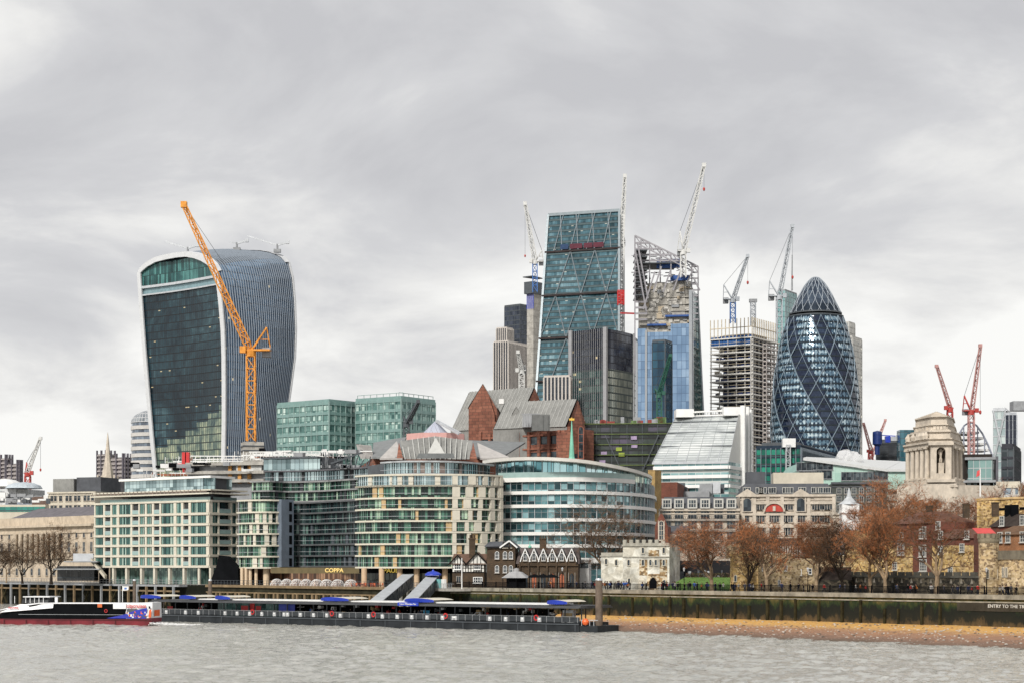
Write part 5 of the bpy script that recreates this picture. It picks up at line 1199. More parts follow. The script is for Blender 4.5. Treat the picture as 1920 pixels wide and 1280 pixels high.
# ---- trees, chimneys of steam are further down; the big stone tower with columns
def stone_tower():
    Y = 520; t_ = thing('stone_tower', 'tall pale stone tower with columns, statue niche and stepped pyramid top', 'tower', (at(1768, 0, Y).x, Y, PROM))
    pl_ = [g2(1698, Y+16), g2(1741, Y+1), g2(1785, Y-1), g2(1803, Y+13), g2(1806, Y+34), g2(1702, Y+36)]
    c = sum(pl_, Vector((0, 0)))/6
    def zz(py): return zat(py, Y+2)
    def sc(k, dx=0): return [c+Vector((dx, 0))+(p-c)*k for p in pl_]
    mb = MB()
    mb.prism(sc(1.28), PROM, zz(908)); mb.prism(sc(1.14), zz(908), zz(902)); mb.prism(sc(1.05), zz(902), zz(897)); mb.prism(sc(.80), zz(897), zz(836))
    for k, a, b in ((1.04, 838, 831), (1.09, 831, 828), (.98, 828, 823), (1.02, 823, 821), (.90, 821, 809), (.94, 809, 806.5), (.84, 806.5, 804), (.72, 804, 795), (.76, 795, 793), (.68, 793, 784), (.64, 784, 779), (.70, 779, 776.5)): mb.prism(sc(k), zz(a), zz(b))
    for i in range(7): mb.prism(sc(.60-i*.09), zz(776.5-i*1.9), zz(774.6-i*1.9))
    mb.build('tower_body', STONE, t_)
    mb = MB(); oo = []
    for (i, n_) in ((0, 5), (2, 3)):
        p, q_ = pl_[i], pl_[i+1]
        for f in range(n_): f_ = (.06+.86*f/(n_-1)); q = c+(p.lerp(q_, f_)-c)*.97; mb.tube((q.x, q.y, zz(897)), (q.x, q.y, zz(838)), .72, .6, 12)
    mb.build('columns', STONE, t_)
    mb = MB(); ca = []
    for (i, n_) in ((0, 5), (2, 3)):
        p, q_ = pl_[i], pl_[i+1]
        for f in range(n_): f_ = (.06+.86*f/(n_-1)); q = c+(p.lerp(q_, f_)-c)*.97; mb.box((q.x, q.y, zz(838.8)), (1.7, 1.7, .6), .3); mb.box((q.x, q.y, zz(896.2)), (1.8, 1.8, .5), .3)
    rs = random.Random(5)
    for wl in (Wall(sc(.72)[0], sc(.72)[1]), Wall(sc(.72)[1], sc(.72)[2])):
        for f in range(4): s_ = wl.L*(.15+.2*f); wl.box(mb, s_, s_+.8, zz(803), zz(797), 0, .5)
    for k in range(14): q = sc(1.0)[0].lerp(sc(1.0)[1], rs.uniform(.1, .95)); mb.lathe((q.x, q.y, zz(822)), [(.6, 0), (rs.uniform(.3, .9), 1), (.2, 2)], 6)
    mb.build('carved_blocks', STONE, t_)
    # niche block facing the viewer to the right
    W = Wall(g2(1745, Y-3), g2(1784, Y-4))
    mb = MB(); s0, s1 = 0, W.L; na, nb = W.s_(1756), W.s_(1773)
    W.box(mb, s0, na, zz(905), zz(836), -6, 0); W.box(mb, nb, s1, zz(905), zz(836), -6, 0); W.box(mb, na, nb, zz(840), zz(836), -6, 0); W.box(mb, na, nb, zz(905), zz(888), -6, 0)
    # arch head
    mc = (na+nb)/2; hw = (nb-na)/2; zc = zz(848); n = 10; vs = []
    for i in range(n+1): a = math.pi*i/n; vs.append((mc+hw*math.cos(a), zc+hw*math.sin(a)))
    zt_ = zz(839.5)
    for i in range(n):
        (xa, za), (xb, zb) = vs[i], vs[i+1]
        mb.add([W.P(xa, za, -.02), W.P(xa, max(zt_, za), -.02), W.P(xb, max(zt_, zb), -.02), W.P(xb, zb, -.02)], [(3, 2, 1, 0)])
        mb.add([W.P(xa, za, -.02), W.P(xb, zb, -.02), W.P(xb, zb, -4), W.P(xa, za, -4)], [(0, 1, 2, 3)])
    W.box(mb, s0-.6, s1+.6, zz(836), zz(831), -6, .8); W.box(mb, s0-1, s1+1, zz(905), zz(899), -6, 1)
    mb.build('niche_block', STONE, t_)
    mb = MB(); W.box(mb, na, nb, zz(888), zc+hw, -4.5, -4); mb.build('niche_back', plain('niche_shade_stone', (.16, .14, .115), .95, .3, .8), t_)  # stone colour darkened to stand for the shade inside the niche
    q = W.P(mc, zz(888), -2)
    mb = MB(); mb.box(q+Vector((0, 0, 1.5)), (1.5, 1.5, 3)); mb.build('pedestal', STONE, t_)
    # statue, one continuous skin
    me = skin_figure([(0, (0, 0, 2.0), .42), (1, (0, 0, 3.0), .52), (2, (0, 0, 3.5), .2), (3, (0, 0, 3.9), .3), (4, (.55, 0, 3.1), .22), (5, (1.0, -.2, 3.5), .16), (6, (-.55, 0, 3.0), .22), (7, (-.7, -.2, 2.2), .16), (8, (.2, 0, 1.0), .3), (9, (.2, 0, 0), .25), (10, (-.2, 0, 1.0), .3), (11, (-.2, 0, 0), .25)],
                     [(0, 1), (1, 2), (2, 3), (1, 4), (4, 5), (1, 6), (6, 7), (0, 8), (8, 9), (0, 10), (10, 11)], 1)
    me.materials.append(STONE); o = bpy.data.objects.new('statue', me); C.objects.link(o); o.parent = t_; o.location = q+Vector((0, 0, 3))-origin_of(t_); o.scale = (1.1, 1.1, 1.1)
    # podium: long stone building in front of the tower
    Wp = Wall(g2(1665, Y+10), g2(1790, Y-20)); Wq = Wall(g2(1790, Y-20), g2(1862, Y+15)); mb = MB()
    for w_ in (Wp, Wq): w_.box(mb, 0, w_.L, PROM, zat(918, Y), -16, 0); w_.box(mb, 0, w_.L, zat(918, Y), zat(914, Y), -16, .8); w_.box(mb, 0, w_.L, zat(936, Y), zat(934, Y), 0, .5)
    mb.build('podium', STONE, t_)
    for w_ in (Wp, Wq):
        for i in range(int(w_.L/4)):
            for z in (zat(962, Y), zat(978, Y)): put(M_DK, t_, w_.P(2+i*4, z, .02), w_.rz)
def skin_figure(verts, edges, sub=1):
    me = bpy.data.meshes.new('figure'); me.from_pydata([v_[1] for v_ in verts], edges, []); o = bpy.data.objects.new('tmp_figure', me); C.objects.link(o)
    sk = o.modifiers.new('s', 'SKIN'); sk.use_smooth_shade = True
    for i, v_ in enumerate(verts): r_ = v_[2]; d = me.skin_vertices[0].data[i]; d.radius = (r_, r_*.8) if not hasattr(r_, '__len__') else r_
    me.skin_vertices[0].data[0].use_root = True
    ss = o.modifiers.new('u', 'SUBSURF'); ss.levels = sub; ss.render_levels = sub
    dg = bpy.context.evaluated_depsgraph_get(); m2 = bpy.data.meshes.new_from_object(o.evaluated_get(dg)); bpy.data.objects.remove(o); return m2
stone_tower()
# ---- right edge group
t_, ws, zt, _ = glass_block('office_tower', 'pale glass tower with diagonal braces at the right edge', 1862, 1885, 1935, 760, 20, 768, glass('braced_glass', [(.25, .33, .34), (.42, .50, .50), (.58, .64, .62)], 1.6, 3.4, (.3, .34, .34), .12, .14, metal=.2, rough=.2, tilt=.03), 3.5, 4, STEEL, .35, .15, None)
mb = MB()
for w_ in ws:
    for (a, b) in ((0, 1), (1, 0)): mb.bar(w_.P(w_.L*a, zt, .5), w_.P(w_.L*b, zt-22, .5), .6); mb.bar(w_.P(w_.L*b, zt-22, .5), w_.P(w_.L*a, zt-44, .5), .6)
mb.build('diagonal_brace', STEEL, t_)
mb = MB(); mb.box(at(1914, 761, 790), (8, 6, 4)); mb.build('plant_room', GREY, t_)
glass_block('office_building', 'blue black tower with white slatted corner at the right edge', 1885, 1906, 1960, 700, 15, 777, glass('blueblack', [(.012, .018, .03), (.025, .03, .05)], 2, 3.5), 3.5, 1.2, None, .3, .1, plain('slat_white', (.4, .42, .45)), .22, .35, mat2=glass('blueblack2', [(.012, .018, .03), (.025, .03, .05)], 2, 3.5))
glass_block('office_building', 'dark bronze office block below the pale tower at the right edge', 1878, 1900, 1960, 640, 20, 836, glass('bronze', [(.02, .025, .03), (.08, .10, .11)], 2.2, 3.4), 3.5, 2.4, plain('band_dark', (.05, .05, .06)), .8, .3, DSTEEL, .3, .3)
t_, ws, zt, _ = glass_block('hotel', 'dark hotel block with projecting glazed top storey right of the stone tower', 1785, 1860, 1895, 600, 12, 856, glass('hotel_glass', [(.02, .03, .03), (.10, .14, .15), (.3, .36, .36)], 3, 5, (.03, .025, .02), .3, .3, metal=.2), 4, 4, None, .5, .1, plain('dark_pier', (.03, .025, .022)), 1.0, .4)
mb = MB(); w_ = ws[0]; w_.box(mb, 4, w_.L+1, zt-1, zt-.2, -2, 4); w_.box(mb, 3, w_.L+1, zt-8.4, zt-7.6, 0, 4.4); mb.build('projecting_slabs', GREY, t_)
mb = MB(); w_.box(mb, 5, w_.L, zt-7.6, zt-1, 3.2, 3.6); mb.build('top_glazing', glass('hotel_top', [(.1, .2, .2), (.3, .45, .42)], 1.6, 3.3, (.4, .42, .42), .1, .08), t_)
mb = MB(); w_.box(mb, w_.L+1, w_.L+1.8, zt-9, zt, -8, 4.2); ws[1].box(mb, 8, ws[1].L, PROM, zt-3, -4, .6); mb.build('slate_side', plain('slate_clad', (.10, .10, .115), .7, .2), t_)
glass_block('office_building', 'pale concrete block with square windows beside the stone tower podium', 1868, 1912, 1960, 520, 18, 908, glass('sq_glass', [(.15, .2, .24), (.35, .42, .48)], 4, 5, (.5, .48, .44), .3, .3, metal=.2), 5, 5, LST, .8, .3, LST, .8, .3)
# blue silo building
t_, ws, zt, _ = glass_block('office_building', 'dark louvred building with a blue roof silo and glazed stair tower', 1643, 1684, 1712, 900, 25, 826, glass('louvre', [(.04, .045, .05), (.09, .10, .11)], 6, .9, (.015, .017, .02), .04, .3, tilt=.01), 12, 8, DSTEEL, 1, .3, DSTEEL, .4, .3)
c = at(1645, 832, 890); mb = MB(); mb.lathe(c, [(0.1, 6.6), (2.2, 6), (2.3, 5), (2.3, 0), (.5, -1.5)][::-1], 16); mb.tube(c-Vector((0, 0, 5)), c, 1.2); mb.build('blue_silo', plain('silo_blue', (.01, .03, .14), .4, .3), t_)
mb = MB(); q = at(1698, 806, 880); mb.box((q.x, q.y, (q.z+PROM)/2), (7, 7, q.z-PROM)); mb.build('stair_tower', glass('stair_glass', [(.02, .08, .10), (.08, .2, .25)], 1.6, 3), t_)
mb = MB(); mb.bar(at(1652, 815, 890), at(1686, 817, 890), .4, None); mb.box(at(1664, 823, 890), (2.2, 3, 3)); mb.box(at(1676, 822, 890), (3.5, 3, 2), 0, 1); mb.bar(at(1670, 826, 890), at(1686, 812, 890), .7, None, 1); mb.build('roof_pipes', [BLUE, STEEL], t_)
# domed steel frame
def domeframe():
    Y = 840; t_ = thing('construction_block', 'domed steel frame with white floor decks under construction behind the stone tower', 'building site', (at(1820, 0, Y).x, Y, PROM))
    mb = MB()
    pts = [(1790, 862), (1794, 830), (1800, 810), (1808, 797), (1819, 790), (1831, 797), (1842, 812), (1852, 832), (1860, 852), (1864, 880)]
    for dep in (0, 18):
        for a, b in zip(pts, pts[1:]): mb.bar(at(a[0], a[1], Y+dep), at(b[0], b[1], Y+dep), .7)
    for a in pts[1:-1]: mb.bar(at(a[0], a[1], Y), at(a[0], a[1], Y+18), .4)
    for x in (1795, 1807, 1819, 1833, 1846): mb.bar(at(x, 900, Y), at(x, interp(pts, x), Y), .45)
    mb.build('steel_frame', plain('site_steel', (.25, .27, .33)), t_)
    mb = MB()
    for (py, a, b) in ((812, 1788, 1836), (822, 1788, 1846), (833, 1788, 1852), (844, 1788, 1858), (855, 1780, 1863), (868, 1780, 1864)): p = at(a, py, Y+1); q = at(b, py, Y+1); mb.obox(p, q-p, (0, 16, 0), (0, 0, .9))
    mb.build('floor_decks', WHITE, t_)
domeframe()
# ---- grand stone office building and its neighbours behind the trees
def edw():
    t_, ws, zt, P = house('stone_office', 'grand pale stone building with slate mansard and red arched crest over trees', 'building', 1388, 1563, 1567, 480, 4, 928, STONE, roof='mansard', rh=3.2, cornice=STONE)
    w_ = ws[0]
    xs = [1400, 1424, 1446, 1458, 1476, 1488, 1500, 1520, 1532, 1543, 1553]
    me = win_mesh('stone_window', 1.35, 2.2, [GLD, STONED, STONE], 0, 1, 1, .1)
    for py in (955, 978, 1003): wgrid(t_, w_, me, [1400, 1419, 1424, 1429, 1446, 1451, 1456, 1472, 1477, 1482, 1500, 1505, 1527, 1532, 1537, 1546, 1551, 1556], [w_.z(py)])
    mb = MB()
    for py in (963, 986, 942): z = w_.z(py); w_.box(mb, 0, w_.L, z-.3, z+.3, 0, .5)
    for x in (1390, 1411, 1436, 1463, 1489, 1513, 1560): s_ = w_.s_(x); w_.box(mb, s_, s_+.9, PROM, zt, 0, .45)
    mb.build('string_courses', STONE, t_)
    for x in (1401, 1501):
        put(M_ARCHD, t_, w_.P(w_.s_(x), w_.z(958), .5), w_.rz)
        mb = MB(); s_ = w_.s_(x); vs = [w_.P(s_-3.2, zt-.3, .9), w_.P(s_+3.2, zt-.3, .9), w_.P(s_, zt+1.8, .9)]; mb.add(vs+[v_-Vector((w_.n.x, w_.n.y, 0))*1.4 for v_ in vs], [(0, 1, 2), (0, 2, 5, 3), (2, 1, 4, 5), (3, 5, 4)]); mb.build('pediment', STONE, t_)
    s_ = w_.s_(1451); mb = MB(); n = 12; v0 = [w_.P(s_+2.3*math.cos(math.pi*i/n), w_.z(958)+2.0*math.sin(math.pi*i/n), .9) for i in range(n+1)]; mb.add(v0, [tuple(range(n+1))]); mb.build('red_crest', plain('crest_red', (.45, .06, .04)), t_)
    mb = MB()
    for i in range(n): a = math.pi*i/n; b = math.pi*(i+1)/n; mb.bar(w_.P(s_+2.6*math.cos(a), w_.z(958)+2.3*math.sin(a), 1), w_.P(s_+2.6*math.cos(b), w_.z(958)+2.3*math.sin(b), 1), .45)
    w_.box(mb, s_-.35, s_+.35, w_.z(957), w_.z(948), .9, 1.2); mb.build('arched_hood', STONE, t_)
    me2 = win_mesh('dormer', 2.0, 1.6, [GLD, WF, DSTEEL], 0, 2, 0, .12); wgrid(t_, w_, me2, [1400, 1424, 1430, 1448, 1474, 1480, 1504, 1528, 1536, 1550], [zt+.6], .3, name='dormer_window')
    mb = MB(); w_.box(mb, w_.s_(1401), w_.s_(1436), zt+3.2, zt+6.4, -9, -3); mb.build('roof_block', SLATER, t_)
    mb = MB(); w_.box(mb, w_.s_(1452), w_.s_(1547), zt+3.2, zt+6.2, -12, -4); mb.build('plant_room', LST, t_)
    t_, ws, zt, P = house('stone_office', 'pale stone building with white dormers in a slate mansard, left of the crest building', 'building', 1237, 1386, 1390, 470, 4, 955, STONE, roof='mansard', rh=3.4, cornice=STONE)
    w_ = ws[0]; me3 = win_mesh('dormer', 2.1, 2.2, [GLD, WF, WF], 0, 2, 1, .2, surround=.2); wgrid(t_, w_, me3, [1250, 1273, 1298, 1322, 1347, 1371], [zt+.5], .6, name='dormer_window')
    wgrid(t_, w_, win_mesh('stone_window', 2.3, 2.2, [GLD, STONED, STONE], 0, 2, 1, .12), [1250, 1273, 1298, 1322, 1347, 1371], [w_.z(972), w_.z(991), w_.z(1012)])
    mb = MB()
    for py in (974, 994): z = w_.z(py); w_.box(mb, 0, w_.L, z-.2, z+.3, 0, .7)
    mb.build('string_courses', STONED, t_)
    mb = MB(); i = 0
    while i < w_.L: w_.box(mb, i, i+.1, w_.z(973), w_.z(968), .6, .66); i += .5
    w_.box(mb, 0, w_.L, w_.z(968), w_.z(967.4), .58, .7); mb.build('balcony_rail', BLACK, t_)
    # rooftops behind
    house('brick_block', 'plain red brick block with sloping roof between the curved office and stone buildings', 'building', 1212, 1270, 1300, 520, 10, 903, REDBR)
    t_, ws, zt, P = house('flat_roof_block', 'low grey block with roof plant behind the dormered stone building', 'building', 1255, 1330, 1388, 540, 10, 920, GREY)
    mb = MB(); rs = random.Random(9)
    for k in range(9): s_ = rs.uniform(1, 16); ws[0].box(mb, s_, s_+rs.uniform(1, 4), zt-.5, zt+rs.uniform(1, 3.4), -8+k*.6, -7+k*.6, k % 3)
    mb.build('roof_plant', [GREY, STEEL, DSTEEL], t_)
    t_, ws, zt, P = house('dark_office', 'dark grey slate faced building with white sash windows left of the trees', 'building', 1560, 1664, 1668, 500, 4, 905, plain('dark_slate_wall', (.10, .11, .10), .8, .35, .6, dirt=.3), cornice=SLATER)
    wgrid(t_, ws[0], win_mesh('white_sash', 1.2, 1.7, [GLD, WF, STONED], 0, 1, 1, .09), [1573, 1587, 1601, 1615, 1629, 1643], [ws[0].z(925), ws[0].z(940), ws[0].z(957)])
    house('stone_office', 'plain pale stone office wall below the dark slate faced building', 'building', 1562, 1660, 1666, 470, 5, 962, STONE, cornice=STONE)
    # small white cupola
    c = at(1592, 984, 440); cu = thing('white_cupola', 'small white turret with flared lead cap behind the trees', 'turret', c)
    mb = MB(); mb.box(c+Vector((0, 0, 0)), (4, 4, 10)); mb.box(c+Vector((0, 0, 3)), (4.6, 4.6, .3)); mb.build('turret_body', WHITE, cu)
    mb = MB(); mb.lathe(c+Vector((0, 0, 5)), [(2.7, 0), (1.5, .8), (.6, 1.8), (.35, 3.2), (.05, 4)], 8); mb.build('flared_cap', plain('cap_lead', (.45, .47, .48)), cu)
edw()
# brick gabled church front and its copper roof
t_, ws, zt, P = house('church', 'small red brick church front with curved gable beside the white stone tower', 'church', 1228, 1252, 1258, 420, 8, 985, REDBR, depth=20)
w_ = ws[0]; mb = MB(); n = 10; pts = [w_.P(0, zt-.1, .05), w_.P(w_.L, zt-.1, .05)]+[w_.P(w_.L*(.82-.64*i/n), zt+1.2+1.6*math.sin(math.pi*i/n), .05) for i in range(n+1)]
mb.add(pts+[p-Vector((w_.n.x, w_.n.y, 0))*.6 for p in pts], [tuple(range(len(pts)))]+[(i, (i+1) % len(pts), (i+1) % len(pts)+len(pts), i+len(pts)) for i in range(len(pts))][::1]); mb.build('curved_gable', REDBR, t_)
put(win_mesh('tall_window', 1.2, 4.5, [GLD, STONE, STONE], 1, 1, 3, .15, surround=.15), t_, w_.P(w_.L/2, w_.z(1012), .08), w_.rz)
t_, ws, zt, P = house('stone_hall', 'low pale stone church hall with arched window behind the white tower', 'church', 1254, 1288, 1290, 430, 6, 1000, STONE, depth=14, roof='gable', rh=2.2)
put(M_ARCHD, t_, ws[0].P(ws[0].L/2, ws[0].z(1032), .02), ws[0].rz)
# ---- far left: rooftops
BARB = plain('brown_concrete', (.20, .18, .18), .9, .25, .3)
def slabtower(label, pl, pc, pr, Y, pyt):
    t_, ws, zt, P = house('residential_tower', label, 'tower', pl, pc, pr, Y, 35, pyt, BARB); mb = MB(); mg = MB()
    for w_ in ws:
        z = PROM+2
        while z < zt-1: w_.box(mb, 0, w_.L, z, z+1.2, 0, 1.1); z += 3.2
        k = max(2, int(w_.L/5))
        for i in range(k+1): w_.box(mg, max(0, w_.L*i/k-.5), w_.L*i/k+.5, PROM, zt+3, 0, 1.6)
    mb.build('balconies', plain('balcony_grey', (.34, .31, .30)), t_); mg.build('piers', plain('pier_dark', (.12, .11, .13)), t_)
slabtower('brown concrete residential tower left of the thin church spire', 183, 200, 214, 1500, 850)
slabtower('brown concrete residential tower right of the thin church spire', 208, 232, 244, 1450, 856)
slabtower('brown concrete residential tower cut off by the left edge', -14, 12, 22, 1500, 858)
slabtower('lower brown concrete tower beside the one at the left edge', 14, 34, 40, 1480, 868)
c = at(202, 898, 900); s_p = thing('church_spire', 'thin pale stone church spire on flying arches left of the flaring tower', 'spire', c)
mb = MB(); mb.lathe(c, [(3.2, 0), (2.6, 4), (1.5, 9), (.5, 20), (.08, 23)], 8)
for sx in (-1, 1):
    for sy in (-1, 1): mb.bar(c+Vector((sx*4, sy*4, -12)), c+Vector((sx*1.2, sy*1.2, 5)), .8); mb.bar(c+Vector((sx*4, sy*4, -12)), c+Vector((sx*4, sy*4, 2)), .7)
mb.box(c+Vector((0, 0, -14)), (9, 9, 12)); mb.build('stone_spire', STONE, s_p)
def simple(label, pl, pc, pr, Y, th, pyt, mat, cat='building', **k): return house(k.pop('name', 'city_building'), label, cat, pl, pc, pr, Y, th, pyt, mat, **k)
t_, ws, zt, P = simple('white stone office with narrow paired windows and grey roof left of the hotel', 91, 178, 230, 700, 20, 922, LST, cornice=LST)
wgrid(t_, ws[0], M_DK, [98, 104, 114, 126, 132, 142, 148, 160, 166, 174], [ws[0].z(938), ws[0].z(958), ws[0].z(978)]); 
mb = MB(); ws[0].box(mb, 0, ws[0].L*.45, zt, zt+5.5, -18, -3, 0); ws[0].box(mb, ws[0].L*.48, ws[0].L, zt, zt+6, -18, -4, 1); mb.build('roof_blocks', [LEAD, SLATER], t_)
simple('black roofed block with chimney between white office and hotel', 175, 240, 262, 740, 20, 902, plain('dark_render', (.06, .06, .065)))
simple('brown brick rooftop block at the left behind the custom house', 60, 92, 110, 760, 20, 930, plain('brown_brickwork', (.14, .09, .07)))
t_, ws, zt, P = simple('low office with a green glass strip at the left edge', -30, 85, 92, 690, 8, 945, LST); mb = MB(); ws[0].box(mb, 0, ws[0].L, ws[0].z(958), ws[0].z(949), .02, .2); mb.build('green_window_strip', glass('gstrip', [(.02, .12, .10), (.06, .3, .25)], 2, 4), t_)
t_, ws, zt, P = simple('white domed rooftop block at the far left', -20, 30, 84, 900, 20, 915, plain('pale_render', (.55, .56, .56))); 
mb = MB(); q = at(10, 912, 930); mb.lathe(q, [(9, 0), (8, 2), (5, 3.5), (.1, 4.2)], 16); mb.build('shallow_dome', WHITE, t_); mb = MB(); q = at(45, 915, 900); mb.lathe(q, [(9, 0), (8, 1.5), (5, 2.6), (.1, 3.2)], 16); mb.build('pale_dome', plain('pale_blue', (.45, .5, .54)), t_)
t_, ws, zt, P = simple('slate roofed block with blue glazed panels at the far left', 10, 62, 90, 800, 20, 938, plain('bluegrey', (.22, .25, .30)))
rs = random.Random(31)
roofs = thing('rooftop_plant', 'jumble of pale rooftop ducts and rails above the left rooftops', 'roof plant', at(60, 935, 780)); mb = MB()
for k in range(50): q = at(rs.uniform(0, 92), rs.uniform(925, 942), rs.uniform(690, 790)); mb.box(q, (rs.uniform(.5, 4), rs.uniform(.5, 2), rs.uniform(.4, 2)), 0, k % 3)
mb.build('ducts', [WHITE, GREY, DSTEEL], roofs)
# ---- long stone customs building at the left
def custom():
    Y = 588; t_ = thing('customs_building', 'long pale stone riverside building with columns and slate roof behind bare trees', 'building', (at(80, 0, Y).x, Y, PROM))
    Wn = Wall(g2(-60, Y+22), g2(176, Y-35)); CST = plain('warm_stone', (.55, .46, .35), .85, .15, .3, dirt=.35); mb = MB(); z1 = zat(988, Y-10); z2 = zat(975, Y-10)
    Wn.box(mb, 0, Wn.L, PROM, z1, -20, 0); mb.build('walls', CST, t_)
    mb = MB(); Wn.box(mb, 0, Wn.L, z1, z1+.7, -1, 1.1); Wn.box(mb, 0, Wn.L, z1-2, z1-1.6, 0, .4); Wn.box(mb, 0, Wn.L, zat(1048, Y), zat(1046, Y), 0, .4); Wn.box(mb, 0, Wn.L, z1+.7, z1+3.2, -2, -1); mb.build('cornice', CST, t_)
    mb = MB(); a, b = Wn.s_(15), Wn.L; mb.add([Wn.P(a, z1+3.2, -1), Wn.P(b, z1+3.2, -1), Wn.P(b, z1+6.4, -9), Wn.P(a+3, z1+6.4, -9), Wn.P(a, z1+3.2, -18), Wn.P(b, z1+3.2, -18)], [(0, 1, 2, 3), (3, 2, 5, 4), (0, 3, 4)]); mb.build('slate_roof', plain('purple_slate', (.13, .12, .13)), t_)
    mb = MB()
    for i in range(9): s_ = Wn.s_(34)+i*3.3; mb.tube(Wn.P(s_, zat(1046, Y), 1), Wn.P(s_, z1-2, 1), .75, .65, 10)
    mb.build('columns', CST, t_)
    me = win_mesh('stone_sash', 1.5, 3, [GLD, STONED, CST], 0, 1, 1, .12, surround=.3); me2 = win_mesh('low_window', 1.4, 2.4, [GLD, STONED, CST], 1, 0, 1, .12)
    xs = list(range(-10, 176, 14))
    wgrid(t_, Wn, me, xs, [zat(1035, Y)]); wgrid(t_, Wn, win_mesh('square_window', 1.3, 1.7, [GLD, STONED, CST], 0, 0, 0, .12, surround=.2), xs, [zat(1010, Y)]); wgrid(t_, Wn, me2, xs, [zat(1078, Y)])
    # glazed front part with pale roof left
    mb = MB(); 
custom()
# white office behind roofs
# ------------------------------------------------------------------ riverside row
class Poly:
    """wall along a bent plan line, left to right as seen from outside"""
    def __init__(s, pts): s.p = [Vector(q) for q in pts]; s.w = [Wall(a, b) for a, b in zip(s.p, s.p[1:])]; s.c = [0]; [s.c.append(s.c[-1]+w_.L) for w_ in s.w]; s.L = s.c[-1]
    def nrm(s, i):
        a = s.w[max(0, i-1)].n; b = s.w[min(len(s.w)-1, i)].n; q = (a+b).normalized(); return q/max(.5, q.dot(b))
    def off(s, o): return [s.p[i]+s.nrm(i)*o for i in range(len(s.p))]
    def at(s, a, o=0):
        a = max(0, min(s.L-1e-4, a)); i = 0
        while i < len(s.w)-1 and s.c[i+1] < a: i += 1
        f = (a-s.c[i])/s.w[i].L; n_ = s.nrm(i).lerp(s.nrm(i+1), f); q = s.w[i].A+s.w[i].d*(a-s.c[i])+n_*o; return q, s.w[i]
    def s_(s, px):
        for i, w_ in enumerate(s.w):
            x0 = s.p[i].x/s.p[i].y*F+960; x1 = s.p[i+1].x/s.p[i+1].y*F+960
            if px <= x1 or i == len(s.w)-1: return s.c[i]+w_.s_(px)
    def band(s, mb, z0, z1, o0, o1, mi=0, uvk=None):
        a = s.off(o0); b = s.off(o1)
        for i in range(len(s.w)):
            P = [(a[i], z0), (b[i], z0), (b[i], z1), (a[i], z1), (a[i+1], z0), (b[i+1], z0), (b[i+1], z1), (a[i+1], z1)]
            V_ = [(q.x, q.y, z) for q, z in P]; c0, c1 = s.c[i], s.c[i+1]
            mb.add(V_, [(1, 5, 6, 2), (3, 2, 6, 7), (0, 4, 5, 1)], mi, [[(c0, z0), (c1, z0), (c1, z1), (c0, z1)], [(c0, 0), (c0, 1), (c1, 1), (c1, 0)], [(c0, 0), (c1, 0), (c1, 1), (c0, 1)]])
            if i == 0: mb.add(V_, [(0, 1, 2, 3)], mi)
            if i == len(s.w)-1: mb.add(V_, [(4, 7, 6, 5)], mi)
    def sheet(s, mb, z0, z1, o=0, mi=0, s0=0, s1=None):
        a = s.off(o)
        for i in range(len(s.w)): mb.quad((a[i].x, a[i].y, z0), (a[i+1].x, a[i+1].y, z0), (a[i+1].x, a[i+1].y, z1), (a[i].x, a[i].y, z1), mi, [(s.c[i], z0), (s.c[i+1], z0), (s.c[i+1], z1), (s.c[i], z1)])
    def post(s, mb, a, wd, z0, z1, o0, o1, mi=0):
        q, w_ = s.at(a+wd/2, 0); d = Vector((w_.d.x, w_.d.y, 0)); n_ = Vector((w_.n.x, w_.n.y, 0))
        mb.obox(Vector((q.x, q.y, z0))-d*wd/2+n_*o1, d*wd, n_*(o0-o1), (0, 0, z1-z0), mi)
    def core(s, t_, z0, z1, depth, mat, name='core', inset=1.0):
        a = s.off(-inset); mid = (s.p[-1]-s.p[0]).normalized(); b = Vector((-mid.y, mid.x)); mb = MB(); mb.prism(a+[a[-1]+b*depth, a[0]+b*depth], z0, z1); return mb.build(name, mat, t_)
GA = glass('teal_window_glass', [(.012, .04, .038), (.04, .12, .11), (.12, .26, .23), (.42, .54, .46)], .62, 5, (.01, .03, .03), .12, .0, metal=.25, rough=.1, tilt=.08, base_noise=.3)
GB1 = glass('apartment_glass', [(.003, .010, .009), (.015, .05, .038), (.10, .24, .17), (.50, .66, .48)], .75, 2.7, (.012, .02, .018), .1, .05, metal=.25, rough=.08, tilt=.08, base_noise=.25)
GB2 = glass('recess_shade_glass', [(.004, .008, .01), (.01, .025, .028), (.03, .07, .07), (.13, .22, .19)], .8, 2.7, (.008, .01, .012), .1, .05, metal=.2, rough=.1, tilt=.08, base_noise=.25)  # glass colours darkened to stand for shade in the recesses
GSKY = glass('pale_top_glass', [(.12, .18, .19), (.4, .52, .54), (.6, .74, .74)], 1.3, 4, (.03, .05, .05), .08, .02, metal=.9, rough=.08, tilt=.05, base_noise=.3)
CREAM = plain('cream_cladding', (.62, .58, .48), .7, .08, .4, dirt=.12); OCHRE = plain('ochre_panel', (.50, .36, .19), .8, .15, .6); SLABD = plain('dark_slab', (.095, .10, .105), .7, .15)  # SLABD: dark slab grey, taken darker still for recess shade
BALU = plain('glass_balustrade', (.30, .42, .40), .2, .1, metal=.1); RAILD = plain('rail_dark', (.04, .045, .05), .5, .2)
